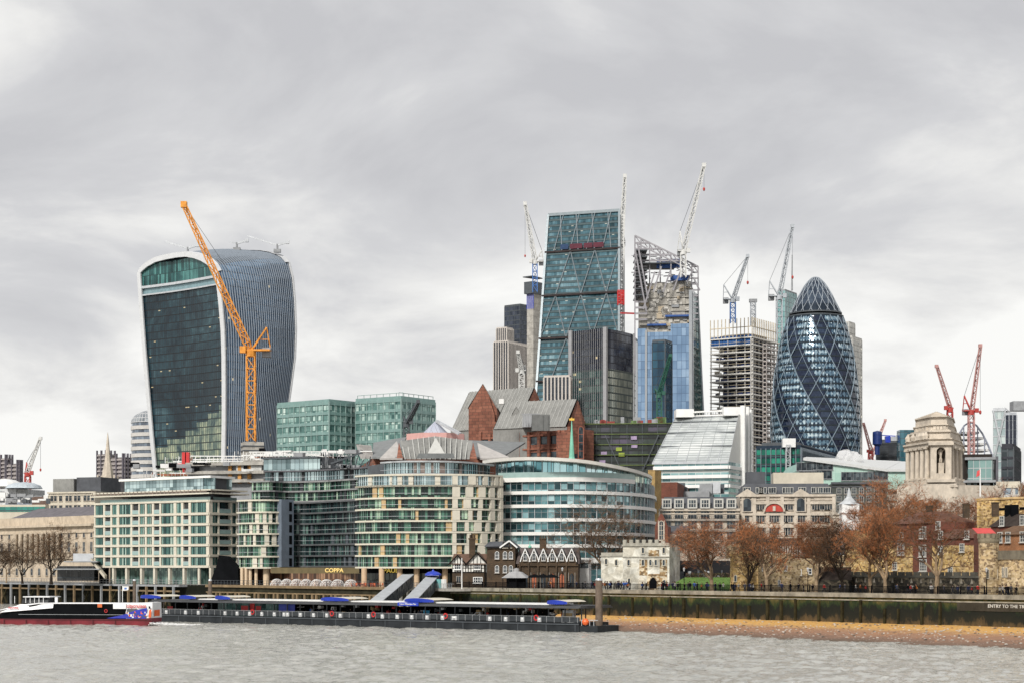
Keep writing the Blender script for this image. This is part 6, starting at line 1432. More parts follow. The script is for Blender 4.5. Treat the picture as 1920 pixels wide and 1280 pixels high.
# ---------------- hotel with white grid
def hotel():
    A, B, Cc, D = corner(177, 392, 446, 475, 36.87); t_ = thing('hotel', 'white gridded riverside hotel with teal windows and glazed top storey', 'hotel', (B.x, B.y, PROM))
    W1, W2 = Wall(A, B), Wall(B, Cc); z0 = 11.0; zs = [zat(y, 475) for y in (1061.5, 1041, 1021, 1001.5, 982, 962, 937.5)]
    mb = MB(); cen = (A+B+Cc+D)/4; mb.prism([p+(cen-p).normalized()*1.6 for p in (A, B, Cc, D)], 11, zs[-1]); mb.build('core', plain('hotel_recess', (.05, .055, .055)), t_)
    mb = MB()
    for W in (W1, W2):
        for z in zs: W.box(mb, -.02, W.L+.02, z-.24, z+.24, -1.2, .25)
    mb.build('floor_slabs', CREAM, t_)
    sc = lambda x: x/3.048
    bays1 = [('w', 545, 592), ('b', 600, 632), ('w', 640, 670), ('w', 680, 748), ('b', 757, 792), ('w', 798, 830), ('w', 838, 870), ('b', 880, 912), ('w', 920, 995), ('w', 1007, 1037), ('b', 1048, 1078), ('w', 1090, 1195)]
    bays2 = [('w', 1212, 1248), ('b', 1254, 1318), ('w', 1325, 1352)]
    cache = {}
    def cell(kind, wd, h):
        k = (kind, round(wd, 1), round(h, 1))
        if k not in cache:
            mb = MB()
            if kind == 'w':
                mb.quad((-wd/2, .18, 0), (wd/2, .18, 0), (wd/2, .18, h), (-wd/2, .18, h), 0, [(wd*7, 0), (wd*8, 0), (wd*8, h), (wd*7, h)])
                for x in (-wd/2, wd/2): mb.box((x, .06, h/2), (.16, .3, h), 0, 1)
                mb.box((0, .06, h-.05), (wd, .26, .1), 0, 1); mb.box((0, .06, .05), (wd, .26, .1), 0, 1)
                n = max(1, round(wd/.9))
                for i in range(1, n): mb.box((-wd/2+wd*i/n, .12, h/2), (.07, .1, h), 0, 2)
                o = mb.build('x', [GA, CREAM, RAILD])
            else:
                mb.box((0, -.05, .55), (wd, .06, 1.0), 0, 0); mb.box((0, -.05, 1.08), (wd+.05, .1, .07), 0, 1); mb.quad((-wd/2, .9, 0), (wd/2, .9, 0), (wd/2, .9, h), (-wd/2, .9, h), 2)
                o = mb.build('x', [BALU, STEEL, GB2])
            cache[k] = o.data; bpy.data.objects.remove(o)
        return cache[k]
    for W, bays in ((W1, bays1), (W2, bays2)):
        prev = 0; mbp = MB()
        for kind, a, b in bays:
            s0, s1 = W.s_(sc(a)), W.s_(sc(b)); W.box(mbp, prev, s0, 11.28, zs[-1]-.28, -1.1, .08); prev = s1
            for i in range(6): h = zs[i+1]-zs[i]-.56; put(cell(kind, s1-s0, h), t_, W.P((s0+s1)/2, zs[i]+.28, 0), W.rz, 'window' if kind == 'w' else 'balcony')
        W.box(mbp, prev, W.L, 11.28, zs[-1]-.28, -1.1, .08); mbp.build('piers', CREAM, t_)
    # colonnade
    mb = MB()
    for x in (645, 720, 805, 880, 965, 1048, 1135, 1200): s_ = W1.s_(sc(x)); W1.box(mb, s_-.35, s_+.35, PROM, 10.75, -.9, 0)
    mb.build('columns', CREAM, t_)
    mb = MB(); W1.quad(mb, 3, W1.L, PROM, 10.8, -3); W2.quad(mb, 0, W2.L, PROM, 10.8, -3); mb.build('ground_floor_glazing', glass('curtained_glass', [(.02, .03, .03), (.12, .22, .19), (.35, .45, .38)], .8, 5, (.02, .02, .02), .12, 0, tilt=.04, base_noise=.5, nscale=.3), t_)
    mb = MB(); W1.quad(mb, -1, 3, PROM, 10.8, -2.5); mb.build('painted_shadow_end', BLACK, t_)  # black sheet stands for the shade at this end of the colonnade
    # terrace balustrade, canopy, top storey
    zt = zs[-1]; zc0, zc1 = zat(925, 475), zat(916, 475); zr = zat(896, 480); mb = MB()
    for W in (W1, W2): W.box(mb, 2, W.L, zt+.3, zat(930, 475), -.5, -.4)
    mb.build('terrace_glazing', BALU, t_)
    mb = MB(); e = (A-B).normalized(); k_ = .4
    for W, x in ((W1, -.5), (W2, 0)): W.box(mb, x, W.L+(1.2 if W is W1 else 3), zc0, zc0+.35, -9, 1.2); W.box(mb, x, W.L+(1.2 if W is W1 else 3), zc1-.35, zc1, -9, .6)
    mb.build('canopy_slabs', CREAM, t_)
    mb = MB()
    for W in (W1, W2):
        for i in range(int(W.L/1.5)): W.box(mb, i*1.5, i*1.5+.12, zc0, zc1, .7, .85)
        W.box(mb, 0, W.L, (zc0+zc1)/2-.05, (zc0+zc1)/2+.07, .7, .86)
    mb.build('canopy_railing', plain('rusty_rail', (.30, .24, .2)), t_)
    mb = MB(); s0 = W1.s_(222); 
    for W, a in ((W1, s0), (W2, 0)): W.quad(mb, a, W.L, zc1, zr, -2.2)
    mb.build('top_storey_glazing', GSKY, t_)
    mb = MB(); mb.prism([W1.P(s0-1, 0, -1).xy, W1.P(W1.L-.5, 0, -1).xy, W2.P(W2.L, 0, -1).xy, W2.P(W2.L, 0, -9).xy, W1.P(s0-1, 0, -16).xy], zr, zr+.6); mb.build('top_roof', WHITE, t_)
    mb = MB(); mb.prism([W1.P(s0+1, 0, -2.6).xy, W1.P(W1.L-1, 0, -2.6).xy, W2.P(W2.L, 0, -2.6).xy, W2.P(W2.L, 0, -9).xy, W1.P(s0+1, 0, -16).xy], zt, zr); mb.build('top_core', DSTEEL, t_)
hotel()
def storeys(t_, P, zs, gm, slab, panels=None, o_sl=.35, th=.19, stone=None, rnd=None, prob=.25, o_g=-.35, rail=True, mull=.9, pz=None, wins='window_strip'):
    """slab edges at zs; between them one strip of glazing per storey, with solid panels and mullions"""
    rnd = rnd or random.Random(1)
    mb = MB()
    for z in zs: P.band(mb, z-th, z+th, -1.2, o_sl)
    mb.build('floor_slabs', slab, t_)
    ms = MB(); mr = MB()
    for a, b in zip(zs, zs[1:]):
        m_ = MB(); P.sheet(m_, a+th, b-th, o_g, 0); s_ = rnd.uniform(0, 1)
        while s_ < P.L-.2:
            P.post(m_, s_, .09, a+th, b-th, o_g+.003, o_g+.12, 1); s_ += mull*rnd.choice((.7, 1, 1, 1.4))
        m_.build(wins, [gm, RAILD], t_)
        s_ = rnd.uniform(.5, 3)
        while stone and s_ < P.L-1:
            pr = prob(s_) if callable(prob) else prob; wd = rnd.uniform(.5, 1.3)
            if rnd.random() < pr and s_+wd < P.L: P.post(ms, s_, wd, a+th, b-th, o_g-.2, o_g+.3+(.25 if callable(prob) and pr > .5 else 0), 0)
            s_ += wd+rnd.uniform(.6, 1.5)
        if rail: P.band(mr, a+1.05, a+1.12, o_sl-.12, o_sl-.06); s_ = 0
    if ms.f: ms.build('solid_panels', stone, t_)
    if mr.f: mr.build('balcony_rails', STEEL, t_)
def sub(pts, n=4):
    """smooth a plan line through its points"""
    out = []; P = [Vector(p) for p in pts]
    for i in range(len(P)-1):
        p0 = P[max(0, i-1)]; p1 = P[i]; p2 = P[i+1]; p3 = P[min(len(P)-1, i+2)]
        for k in range(n):
            t = k/n; out.append(.5*((2*p1)+(-p0+p2)*t+(2*p0-5*p1+4*p2-p3)*t*t+(-p0+3*p1-3*p2+p3)*t**3))
    out.append(P[-1]); return out
def apartments_dark():
    Y = 458; t_ = thing('apartment_block', 'dark curving riverside apartment block with blue grey stone pier', 'apartment block', (at(560, 0, Y).x, Y, PROM))
    L_ = Poly(sub([g2(446, 462), g2(470, 458), g2(500, 457), g2(526, 459)])); zs = [zat(y, 458) for y in (1063.5, 1042.5, 1022, 1000, 980, 959.5, 937)]
    storeys(t_, L_, zs, GB1, CREAM, stone=CREAM, rnd=random.Random(2), prob=.3)
    L_.core(t_, 11, zs[-1]+.2, 18, BLACK)
    Pq = Poly([g2(526, 458), g2(549, 461)]); mb = MB(); Pq.band(mb, 11, zs[-1]+.25, -6, .35); mb.build('stone_pier', plain('blue_grey_stone', (.13, .16, .20), .7, .2, .5), t_)
    mb = MB()
    for a, b in zip(zs, zs[1:]): Pq.post(mb, Pq.L*.62, .9, a+.4, b-.4, .36, .4)
    mb.build('slot_windows', BLACK, t_)
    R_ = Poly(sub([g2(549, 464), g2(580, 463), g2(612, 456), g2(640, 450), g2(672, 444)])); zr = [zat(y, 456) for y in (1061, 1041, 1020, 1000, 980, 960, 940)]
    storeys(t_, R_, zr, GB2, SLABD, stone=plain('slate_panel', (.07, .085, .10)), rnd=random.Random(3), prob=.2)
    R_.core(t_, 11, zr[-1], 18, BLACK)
    # upper set-back storeys, paler
    U = Poly(sub([g2(470, 464), g2(505, 461), g2(540, 466), g2(600, 462), g2(640, 455), g2(675, 449)])); zu = [zat(y, 460) for y in (938, 919, 901)]
    storeys(t_, U, zu, GB1, plain('mid_slab', (.25, .25, .25)), stone=plain('dark_panel2', (.05, .055, .06)), rnd=random.Random(5), prob=.2)
    U2 = Poly(sub([g2(496, 470), g2(560, 468), g2(620, 462), g2(690, 452), g2(724, 444)])); zu2 = [zat(y, 462) for y in (900, 880)]
    storeys(t_, U2, zu2, GSKY, plain('roof_slab', (.10, .10, .11)), stone=plain('dark_panel3', (.06, .065, .07)), rnd=random.Random(6), prob=.3, o_sl=1.0)
    U2.core(t_, PROM, zu2[-1], 20, DSTEEL)
    T = Poly([g2(494, 476), g2(600, 470)]); mb = MB(); T.sheet(mb, zat(880, 470), zat(856, 470)); mb.build('top_glazing', GSKY, t_); mb = MB(); T.band(mb, zat(858, 470), zat(855, 470), -10, 1.5)
    mb.build('top_roof', DSTEEL, t_); T.core(t_, zat(885, 470), zat(858, 470), 12, DSTEEL)
    # ground floor, columns and restaurant fascia
    mb = MB()
    for x in (172, 197, 222, 257, 318): p = g2(400+x/3.2, 458+1); mb.tube((p.x, p.y, PROM), (p.x, p.y, zs[0]), .42 if x < 300 else .8, None, 12)
    mb.build('stone_columns', plain('warm_column', (.62, .48, .33), .8, .12), t_)
    G_ = Poly([g2(448, 466), g2(505, 462), g2(680, 448)]); mb = MB(); G_.sheet(mb, PROM, 10.8, -1.5); mb.build('shopfront', glass('lit_shopfront', [(.03, .02, .015), (.16, .08, .05), (.4, .24, .14)], .7, 4, (.02, .015, .01), .15, 0, tilt=.05, lit=.10, lith=.5, litcol=(1, .6, .3), base_noise=.3), t_)
    Fs = Poly([g2(508, 456), g2(678, 441)]); mb = MB(); Fs.band(mb, zat(1074, 448), zat(1063, 448), -1, 0); mb.build('fascia', plain('olive_fascia', (.13, .10, .045), .6, .2), t_)
    GOLD = plain('sign_gold', (.80, .58, .2), .5, .05, emit=.22)  # faint glow added to the letters, which render too dark without it
    q, w_ = Fs.at(Fs.s_(627), .12); text_obj('shop_sign', 'COPPA', 1.35, GOLD, t_, (q.x, q.y, zat(1068.5, 447)), w_.rz, bold=.03, sx=1.3)
    # black angular form between hotel and this block
    mb = MB(); a = [at(392, 1095, 462), at(448, 1095, 459), at(446, 1062, 459), at(428, 1042, 461), at(410, 1040, 463), at(405, 1062, 463)]; mb.add(a+[p+Vector((0, 4, 0)) for p in a], [tuple(range(6))]+[(i, i+6, (i+1) % 6+6, (i+1) % 6) for i in range(6)])
    k = thing('black_awning', 'tall angular black structure between the white hotel and the dark apartments', 'structure', a[0]); mb.build('black_shell', BLACK, k)
apartments_dark()
def apartments_cream():
    Y = 415; t_ = thing('apartment_block', 'curved cream and green glass riverside apartment block with balconies', 'apartment block', (at(800, 0, Y).x, Y, PROM))
    P = Poly(sub([g2(668, 419), g2(690, 415), g2(730, 412), g2(790, 411), g2(850, 411), g2(905, 413), g2(941, 418)])); zs = [zat(y, 412) for y in (1063, 1041, 1019, 997, 976, 954, 933, 910, 889.5)]
    xs = P.s_(845)
    storeys(t_, P, zs[:-1], GB1, CREAM, stone=OCHRE, rnd=random.Random(8), prob=.22)
    storeys(t_, Poly(sub([g2(668, 419), g2(690, 415), g2(730, 412), g2(790, 411), g2(850, 411), g2(905, 413), g2(941, 418)])), zs[-2:], GSKY, CREAM, stone=CREAM, rnd=random.Random(9), prob=.5)
    # stone-faced right part with punched windows
    mb = MB(); rs = random.Random(12)
    for a, b in zip(zs, zs[1:]):
        s_ = P.s_(848)
        while s_ < P.L-1.4:
            wd = rs.choice((.9, 1.2, 1.7)); P.post(mb, s_, wd, a+.26, b-.26, -.34, .3); s_ += wd+rs.choice((1.3, 1.9, 2.4))
        P.post(mb, P.L-1.1, 1.1, a+.26, b-.26, -1, .4)
    mb.build('stone_facing', CREAM, t_)
    mb = MB(); E = Wall(P.p[-1], g2(944, 440)); E.box(mb, 0, E.L, 11, zs[-1]+.2, -2, 0); mb.build('end_wall', CREAM, t_)
    P.core(t_, 11, zs[-1]+.1, 22, BLACK)
    U = Poly(sub([g2(718, 420), g2(760, 415), g2(830, 415), g2(880, 420), g2(921, 430)])); zu = [zs[-1]+.3, zat(865, 416)]
    storeys(t_, U, zu, GSKY, plain('roof_slab2', (.40, .42, .43)), stone=plain('rust_grey_panel', (.22, .18, .16)), rnd=random.Random(10), prob=.4, o_sl=.8); U.core(t_, zs[-1], zu[-1], 14, DSTEEL)
    # ground floor
    mb = MB()
    for x in (905, 1010, 1118, 1220, 1390): p = g2(400+x/3.2, 413); mb.tube((p.x, p.y, PROM), (p.x, p.y, 10.75), .62, None, 12)
    mb.build('stone_columns', plain('warm_column2', (.58, .42, .27), .8, .12), t_)
    G_ = Poly(sub([g2(676, 424), g2(730, 417), g2(800, 415), g2(850, 415), g2(940, 422)])); mb = MB(); G_.sheet(mb, PROM, 10.8, 0); mb.build('shopfront', glass('dark_shopfront', [(.01, .012, .012), (.05, .06, .05), (.2, .22, .18)], 1.1, 4, (.01, .01, .01), .12, 0, tilt=.05, lit=.05, lith=.4, litcol=(1, .7, .4), base_noise=.3), t_)
    mb = MB(); G_.band(mb, 9.6, 10.7, 0, .4); mb.build('fascia', BLACK, t_)
    GOLD = plain('sign_gold2', (.85, .62, .12), .5, .05, emit=.3); q, w_ = G_.at(G_.s_(735), .5); text_obj('shop_sign', 'PAUL', 1.35, GOLD, t_, (q.x, q.y, 10.15), w_.rz, bold=.03, sx=1.2)
    return t_
apartments_cream()
def curved_office():
    t_ = thing('office_building', 'long curved office building with white bands and overhanging curved roof', 'office building', (at(1080, 0, 430).x, 430, PROM))
    P = Poly(sub([g2(935, 424), g2(980, 421), g2(1030, 420), g2(1080, 419), g2(1130, 422), g2(1170, 427), g2(1205, 436), g2(1226, 449), g2(1229, 470)])); Y = 421
    bz = [zat(y, Y) for y in (1022.6, 999.5, 974, 948, 923)]; GO = glass('office_glass', [(.006, .015, .02), (.025, .07, .08), (.09, .22, .24), (.40, .58, .60)], 1.5, 1.3, (.16, .18, .19), .09, .08, metal=.7, rough=.1, tilt=.04, base_noise=.35)
    GOT = glass('office_top_glass', [(.12, .30, .34), (.30, .56, .60), (.58, .82, .84), (.76, .88, .92)], 1.5, 5.2, (.04, .07, .08), .08, .03, metal=1.3, rough=.08, tilt=.05, base_noise=.35)
    WB = plain('white_band', (.74, .73, .70), .5, .05); mb = MB()
    for z in bz: P.band(mb, z-.38, z+.38, -.8, .3)
    zt = zat(898.5, Y); P2 = Poly(P.p[:int(len(P.p)*.70)]); P2.band(mb, zt-.5, zt+.5, -.8, .3)
    z1 = zat(1050, Y); P.band(mb, z1-.6, z1+.6, -.8, .3)
    mb.build('white_bands', WB, t_)
    zz = [PROM, z1]+bz+[zt]
    for k, (a, b) in enumerate(zip(zz, zz[1:])):
        m_ = MB(); (P2 if k == len(zz)-2 and 0 else P).sheet(m_, a, b, -.4); s_ = 0
        while s_ < P.L: P.post(m_, s_, .1, a, b, -.38, -.15, 1); s_ += 3
        m_.build('window_strip', [GO, STEEL], t_)
    # joints of the white bands
    # top storey and roof
    R_ = [(905, 863, 438), (950, 858, 428), (1000, 856.5, 420), (1050, 858, 417), (1100, 862.5, 418), (1150, 871, 422), (1190, 880, 430), (1214, 888, 440), (1222, 893, 455)]
    rp = sub([tuple(at(x, y, Y_)) for x, y, Y_ in R_], 3); mb = MB()
    tp = [g2(930, 436)]+[g2(x, Y_+3) for x, y, Y_ in R_[1:]]
    tz = [at(*r).z for r in R_]; sp2 = sub([tuple(Vector((p.x, p.y, z-.4))) for p, z in zip(tp, tz)], 3)
    acc = 0; m_ = MB()
    for a, b in zip(sp2, sp2[1:]):
        l = (b-a).length; m_.quad((a.x, a.y, zt-6), (b.x, b.y, zt-6), (b.x, b.y, b.z), (a.x, a.y, a.z), 0, [(acc, 0), (acc+l, 0), (acc+l, b.z-zt+6), (acc, a.z-zt+6)]); acc += l
        m_.bar((a.x, a.y-.1, zt-6), (a.x, a.y-.1, a.z), .1, None, 1)
    m_.build('top_storey_glazing', [GOT, STEEL], t_)
    mb = MB()
    for a, b in zip(rp, rp[1:]):
        na = Vector((0, 16, 0)); P8 = [a, b, b+na, a+na]; th = Vector((0, 0, -.75)); fo = Vector((0, -1.8, 0))
        P8 = [a+fo, b+fo, b+na, a+na]; mb.add(P8+[p+th for p in P8], [(0, 1, 2, 3), (7, 6, 5, 4), (0, 4, 5, 1), (1, 5, 6, 2), (2, 6, 7, 3), (3, 7, 4, 0)])
    mb.build('curved_roof', plain('roof_edge', (.62, .60, .55), .5, .06), t_)
    mb = MB(); P2.band(mb, zt+.5, zt+1.7, .1, .16); mb.build('glass_balustrade', BALU, t_)
    P.core(t_, PROM, bz[-1], 20, DSTEEL, inset=.6); Poly(P.p[:int(len(P.p)*.7)]).core(t_, bz[-1]-.1, zt+.3, 18, DSTEEL, inset=.6)
curved_office()
simple('yellow brick block just behind the right end of the curved office roof', 1215, 1228, 1240, 500, 30, 880, brickm('yellow_brick', (.50, .33, .12), (.42, .27, .10), (.2, .15, .08), .5, .2))
# construction clutter on the roofs
sc_ = thing('roof_scaffolding', 'tangle of white and rusty scaffolding on the roof behind the white hotel', 'scaffolding', at(400, 870, 540))
rs = random.Random(17); mb = MB(); 
for lay, (Y, x0, x1, yb, yt) in enumerate(((560, 310, 560, 880, 856), (540, 270, 500, 905, 885), (530, 440, 660, 862, 848))):
    x = x0
    while x < x1: mb.bar(at(x, yb, Y), at(x, yt+rs.uniform(-4, 4), Y), .16, None, rs.choice((0, 0, 1))); mb.bar(at(x, yb, Y+4), at(x, yt+rs.uniform(-3, 5), Y+4), .16, None, rs.choice((0, 1))); x += rs.uniform(4, 9)
    for k in range(6): y = yt+(yb-yt)*k/6+rs.uniform(-2, 2); a = rs.uniform(x0, x0+60); b = rs.uniform(x1-60, x1); mb.bar(at(a, y, Y), at(b, y+rs.uniform(-2, 2), Y), .16, .3, rs.choice((0, 0, 2)))
    for k in range(16): x = rs.uniform(x0, x1-14); mb.bar(at(x, yb, Y), at(x+12, yt, Y), .12, None, rs.choice((0, 1, 2)))
mb.build('scaffold_poles', [WHITE, GREY, plain('rusty_tube', (.35, .12, .06))], sc_)
mb = MB(); rs = random.Random(18)
for k in range(60):
    x = rs.uniform(250, 690); y = rs.uniform(868, 884) if x < 480 else rs.uniform(842, 858); mb.box(at(x, y, rs.uniform(520, 560)), (rs.uniform(.8, 4), rs.uniform(1, 3), rs.uniform(.3, 1.3)), rs.uniform(-.3, .3), rs.choice((0, 0, 1, 2)))
mb.build('stacked_boards', [WHITE, GREY, BLACK], sc_)
rb = thing('red_hoist', 'red hoist cage standing in the scaffolding left of the orange crane', 'hoist', at(349, 885, 545)); mb = MB(); mb.box(at(346, 862, 545), (1.2, 2, 4.6)); mb.box(at(352, 862, 545), (1.2, 2, 4.6)); mb.bar(at(330, 870, 545), at(380, 868, 545), .5); mb.lattice(at(349, 890, 545), at(349, 850, 545), 1.6, 1.6, 5, .1); mb.build('hoist_cage', RED, rb)
t_, ws, zt, P = simple('unfinished concrete framed block with ochre columns below the scaffolding', 352, 498, 505, 530, 12, 866, GREY)
mb = MB(); w_ = ws[0]; z = zt
for y in (868, 884, 900): z = w_.z(y); w_.box(mb, 0, w_.L, z-.5, z+.4, 0, 1.8)
mb.build('floor_slabs', CONC, t_); mb = MB()
for x in (448, 466, 430): s_ = w_.s_(x); w_.box(mb, s_, s_+1, w_.z(905), w_.z(868), .2, 1)
mb.build('ochre_columns', plain('orange_ply', (.48, .24, .07)), t_)
mb = MB(); w_.box(mb, w_.s_(445), w_.s_(492), w_.z(884), w_.z(872), .3, .9); mb.build('plastic_sheeting', plain('sheeting', (.5, .5, .48)), t_)
rd = thing('roof_aerials', 'dark pipework and aerials on the flat roof in front of the lead gables', 'roof plant', at(640, 868, 455)); mb = MB(); rs = random.Random(23)
for k in range(26): x = rs.uniform(605, 690); mb.bar(at(x, 876, 455), at(x+rs.uniform(-6, 10), rs.uniform(846, 872), 456), .18)
for k in range(8): mb.box(at(rs.uniform(600, 720), 874, 456), (rs.uniform(1, 3), 1.5, rs.uniform(.5, 1.2)), 0, 1)
mb.bar(at(620, 868, 455), at(678, 848, 456), .4); mb.build('pipework', [DSTEEL, GREY], rd)
# ---------------- igloo dining domes
def dome_mesh():
    mb = MB(); R = 1.55; mb.lathe((0, 0, 0), [(R*math.cos(a), R*math.sin(a)) for a in [math.pi/2*k/5 for k in range(5)]]+[(.02, R)], 12, 0)
    for i in range(12):
        for k in range(5):
            a0, a1 = math.pi/2*k/5, math.pi/2*(k+1)/5; p = lambda a, t: Vector((math.cos(t)*math.cos(a)*(R+.03), math.sin(t)*math.cos(a)*(R+.03), math.sin(a)*(R+.03)))
            t0, t1 = i*math.pi/6, (i+1)*math.pi/6; mb.bar(p(a0, t0), p(a1, t1 if k % 2 else t0), .07, None, 1); mb.bar(p(a1, t0), p(a1, t1), .07, None, 1)
    return mb
m_, t, b = new_mat('clear_pvc'); b.inputs['Base Color'].default_value = (.6, .45, .4, 1); b.inputs['Roughness'].default_value = .12; b.inputs['Alpha'].default_value = .35; PVC = m_
d0 = None
for k, x in enumerate((519, 537.5, 556, 574, 594, 612.5, 633, 658)):
    Y = bankY(x)+2.6; loc = (kx(x)*Y, Y, PROM+.1); lab = 'transparent dining dome on the terrace, '+('leftmost', 'second from left', 'third from left', 'fourth from left', 'fourth from right', 'third from right', 'second from right', 'rightmost')[k]+' of the eight domes'
    if d0 is None:
        d0 = thing('dining_dome', lab, 'dome', loc, group='transparent dining domes on the terrace'); mb = dome_mesh(); f2 = MB(); 
        a = MB(); b_ = MB()
        for vs_, fm in (): pass
        me = mb.build('dome_cover', [PVC, WHITE], d0, world=False)
    else: copy_tree(d0, loc, .3*k, label=lab)
# terrace furniture
for k, x in enumerate(range(668, 716, 6)):
    Y = bankY(x)+2.4; tt = thing('terrace_table', 'small red clothed table on the restaurant terrace right of the domes', 'table', (kx(x)*Y, Y, PROM), group='red terrace tables') if k == 0 else copy_tree(tb0, (kx(x)*Y, Y, PROM), k)
    if k == 0:
        tb0 = tt; mb = MB(); mb.lathe((0, 0, 0), [(.5, .74), (.5, .78), (.01, .78)], 10); mb.build('table_top', RED, tt, world=False); mb = MB(); mb.tube((0, 0, 0), (0, 0, .74), .06); mb.build('table_leg', BLACK, tt, world=False)
        mb = MB()
        for sx in (-1, 1): mb.box((sx*.9, 0, .45), (.45, .45, .06)); mb.box((sx*1.1, 0, .7), (.05, .45, .5)); [mb.bar((sx*.9+a*.2, b_*.2, 0), (sx*.9+a*.2, b_*.2, .45), .05) for a in (-1, 1) for b_ in (-1, 1)]
        mb.build('chairs', plain('orange_chair', (.5, .12, .05)), tt, world=False)
# ---------------- half timbered cottage
def cottage():
    Y = 388; t_, ws, zt, P = house('cottage', 'half timbered brick cottage with brown tiled roof by the pier gangway', 'cottage', 848, 908, 913, Y, 6, 1072, BROWNBR, depth=9)
    w_ = ws[0]; TL_ = plain('brown_tiles', (.13, .075, .05), .9, .35, 1.5); WB = plain('black_beam', (.015, .012, .01)); PL = plain('white_render', (.72, .71, .66))
    ze = w_.z(1056); zr = w_.z(1037); mb = MB(); w_.box(mb, 0, w_.L, zt, ze, -8, 0); mb.build('rendered_storey', PL, t_)
    mb = MB()
    for i in range(13): s_ = w_.L*i/12; w_.box(mb, max(0, s_-.08), min(w_.L, s_+.08), zt, ze, 0, .06)
    w_.box(mb, 0, w_.L, (zt+ze)/2-.07, (zt+ze)/2+.07, .0, .05); w_.box(mb, 0, w_.L, zt-.1, zt+.12, 0, .1); mb.build('timber_frame', WB, t_)
    mb = MB(); mb.add([w_.P(-.4, ze-.1, .5), w_.P(w_.L+.4, ze-.1, .5), w_.P(w_.L+.2, zr, -4), w_.P(-.2, zr, -4), w_.P(-.4, ze, -8.5), w_.P(w_.L+.4, ze, -8.5)], [(0, 1, 2, 3), (3, 2, 5, 4), (1, 5, 2), (0, 3, 4)])
    mb.build('roof', TL_, t_)
    for s_, nm in ((w_.L*.17, 1), (w_.L*.78, 2)):
        hw = 1.7 if nm == 1 else 2.2; top = ze+hw*1.05; mb = MB(); a, b, c_ = w_.P(s_-hw, ze-.2, .12), w_.P(s_+hw, ze-.2, .12), w_.P(s_, top, .12); nb = -Vector((w_.n.x, w_.n.y, 0))*4
        mb.add([a, b, c_], [(0, 1, 2)]); mb.build('gable_panel', PL, t_)
        mb = MB(); up = Vector((0, 0, .15)); fo = Vector((w_.n.x, w_.n.y, 0))*.4; a2, b2 = a-Vector((w_.d.x, w_.d.y, .4))*.4, b+Vector((w_.d.x, w_.d.y, -.4))*.4
        mb.quad(a2+up+fo, c_+up+fo, c_+up+nb, a2+up+nb); mb.quad(c_+up+fo, b2+up+fo, b2+up+nb, c_+up+nb); mb.build('gable_roof', TL_, t_)
        mb = MB(); mb.bar(a2+fo, c_+fo, .2, .25); mb.bar(c_+fo, b2+fo, .2, .25); 
        for f_ in (.33, .5, .67): q = a.lerp(b, f_); mb.bar(q, (q.x, q.y, ze-.2+(top-ze)*(1-abs(f_-.5)*2)*.95), .13)
        mb.build('gable_timbers', WB, t_)
        put(win_mesh('casement', 1.4, 1.2, [GLD, WHITE, WHITE], 0, 2, 1, .1), t_, w_.P(s_, zt+.6, .12), w_.rz)
    put(win_mesh('wide_window', 2.0, 1.3, [GLD, WHITE, WHITE], 0, 3, 1, .14), t_, w_.P(w_.L*.8, PROM+1.1, .05), w_.rz); put(M_SM, t_, w_.P(w_.L*.2, PROM+1.1, .05), w_.rz)
    mb = MB(); q = w_.P(w_.s_(882), ze, -3); mb.box(q+Vector((0, 0, 2.6)), (1.3, 1.3, 5.2)); mb.box(q+Vector((0, 0, 5.3)), (1.6, 1.6, .3)); [mb.tube(q+Vector((x, 0, 5.4)), q+Vector((x, 0, 6.2)), .18) for x in (-.4, .1, .5)]; mb.build('chimney', BROWNBR, t_)
cottage()
def pump_house():
    Y = 384; t_, ws, zt, P = house('brick_house', 'tall dark brick house with low pitched roof and arched windows', 'house', 913, 966, 972, Y, 6, 1024, BROWNBR, depth=9)
    w_ = ws[0]; mb = MB(); c_ = w_.P(w_.L*.5, 0, 0)
    a0, a1 = w_.s_(940), w_.L+.5; mid = (a0+a1)/2; zr = w_.z(1013)
    mb.add([w_.P(a0-.3, zt-.2, .5), w_.P(mid, zr, .5), w_.P(a1, zt-.2, .5), w_.P(a0-.3, zt-.2, -9), w_.P(mid, zr, -9), w_.P(a1, zt-.2, -9), w_.P(-.6, zt-.3, .5), w_.P(-.6, zt-.3, -9), w_.P(a0-.3, zr-.2, -4)], [(0, 1, 4, 3), (1, 2, 5, 4), (6, 0, 8), (6, 8, 7)])
    mb.quad(w_.P(-.6, zt, .55), w_.P(mid, zt+.1, .55), w_.P(mid, zr, -4), w_.P(0, zr-.1, -4)); mb.build('roof', SLATER, t_)
    mb = MB(); mb.add([w_.P(a0, zt-.02, .02), w_.P(w_.L, zt-.02, .02), w_.P(mid, zr-.1, .02)], [(0, 1, 2)]); mb.build('gable_wall', BROWNBR, t_)
    mb = MB(); mb.bar(w_.P(a0-.3, zt-.2, .55), w_.P(mid, zr, .55), .12, .3); mb.bar(w_.P(mid, zr, .55), w_.P(a1, zt-.2, .55), .12, .3); mb.build('bargeboard', WHITE, t_)
    me = win_mesh('arched_window', .85, 1.6, [GLD, WHITE, STONED], 1, 1, 1, .09)
    for x in (932, 947, 958): 
        for y in (1047, 1073): put(me, t_, w_.P(w_.s_(x), w_.z(y), .05), w_.rz)
    me = win_mesh('top_window', .6, 1.3, [GLD, BROWNBR, LST], 1, 0, 0, .08); [put(me, t_, w_.P(w_.s_(x), w_.z(1026), .05), w_.rz) for x in (945, 949, 953, 957)]
pump_house()
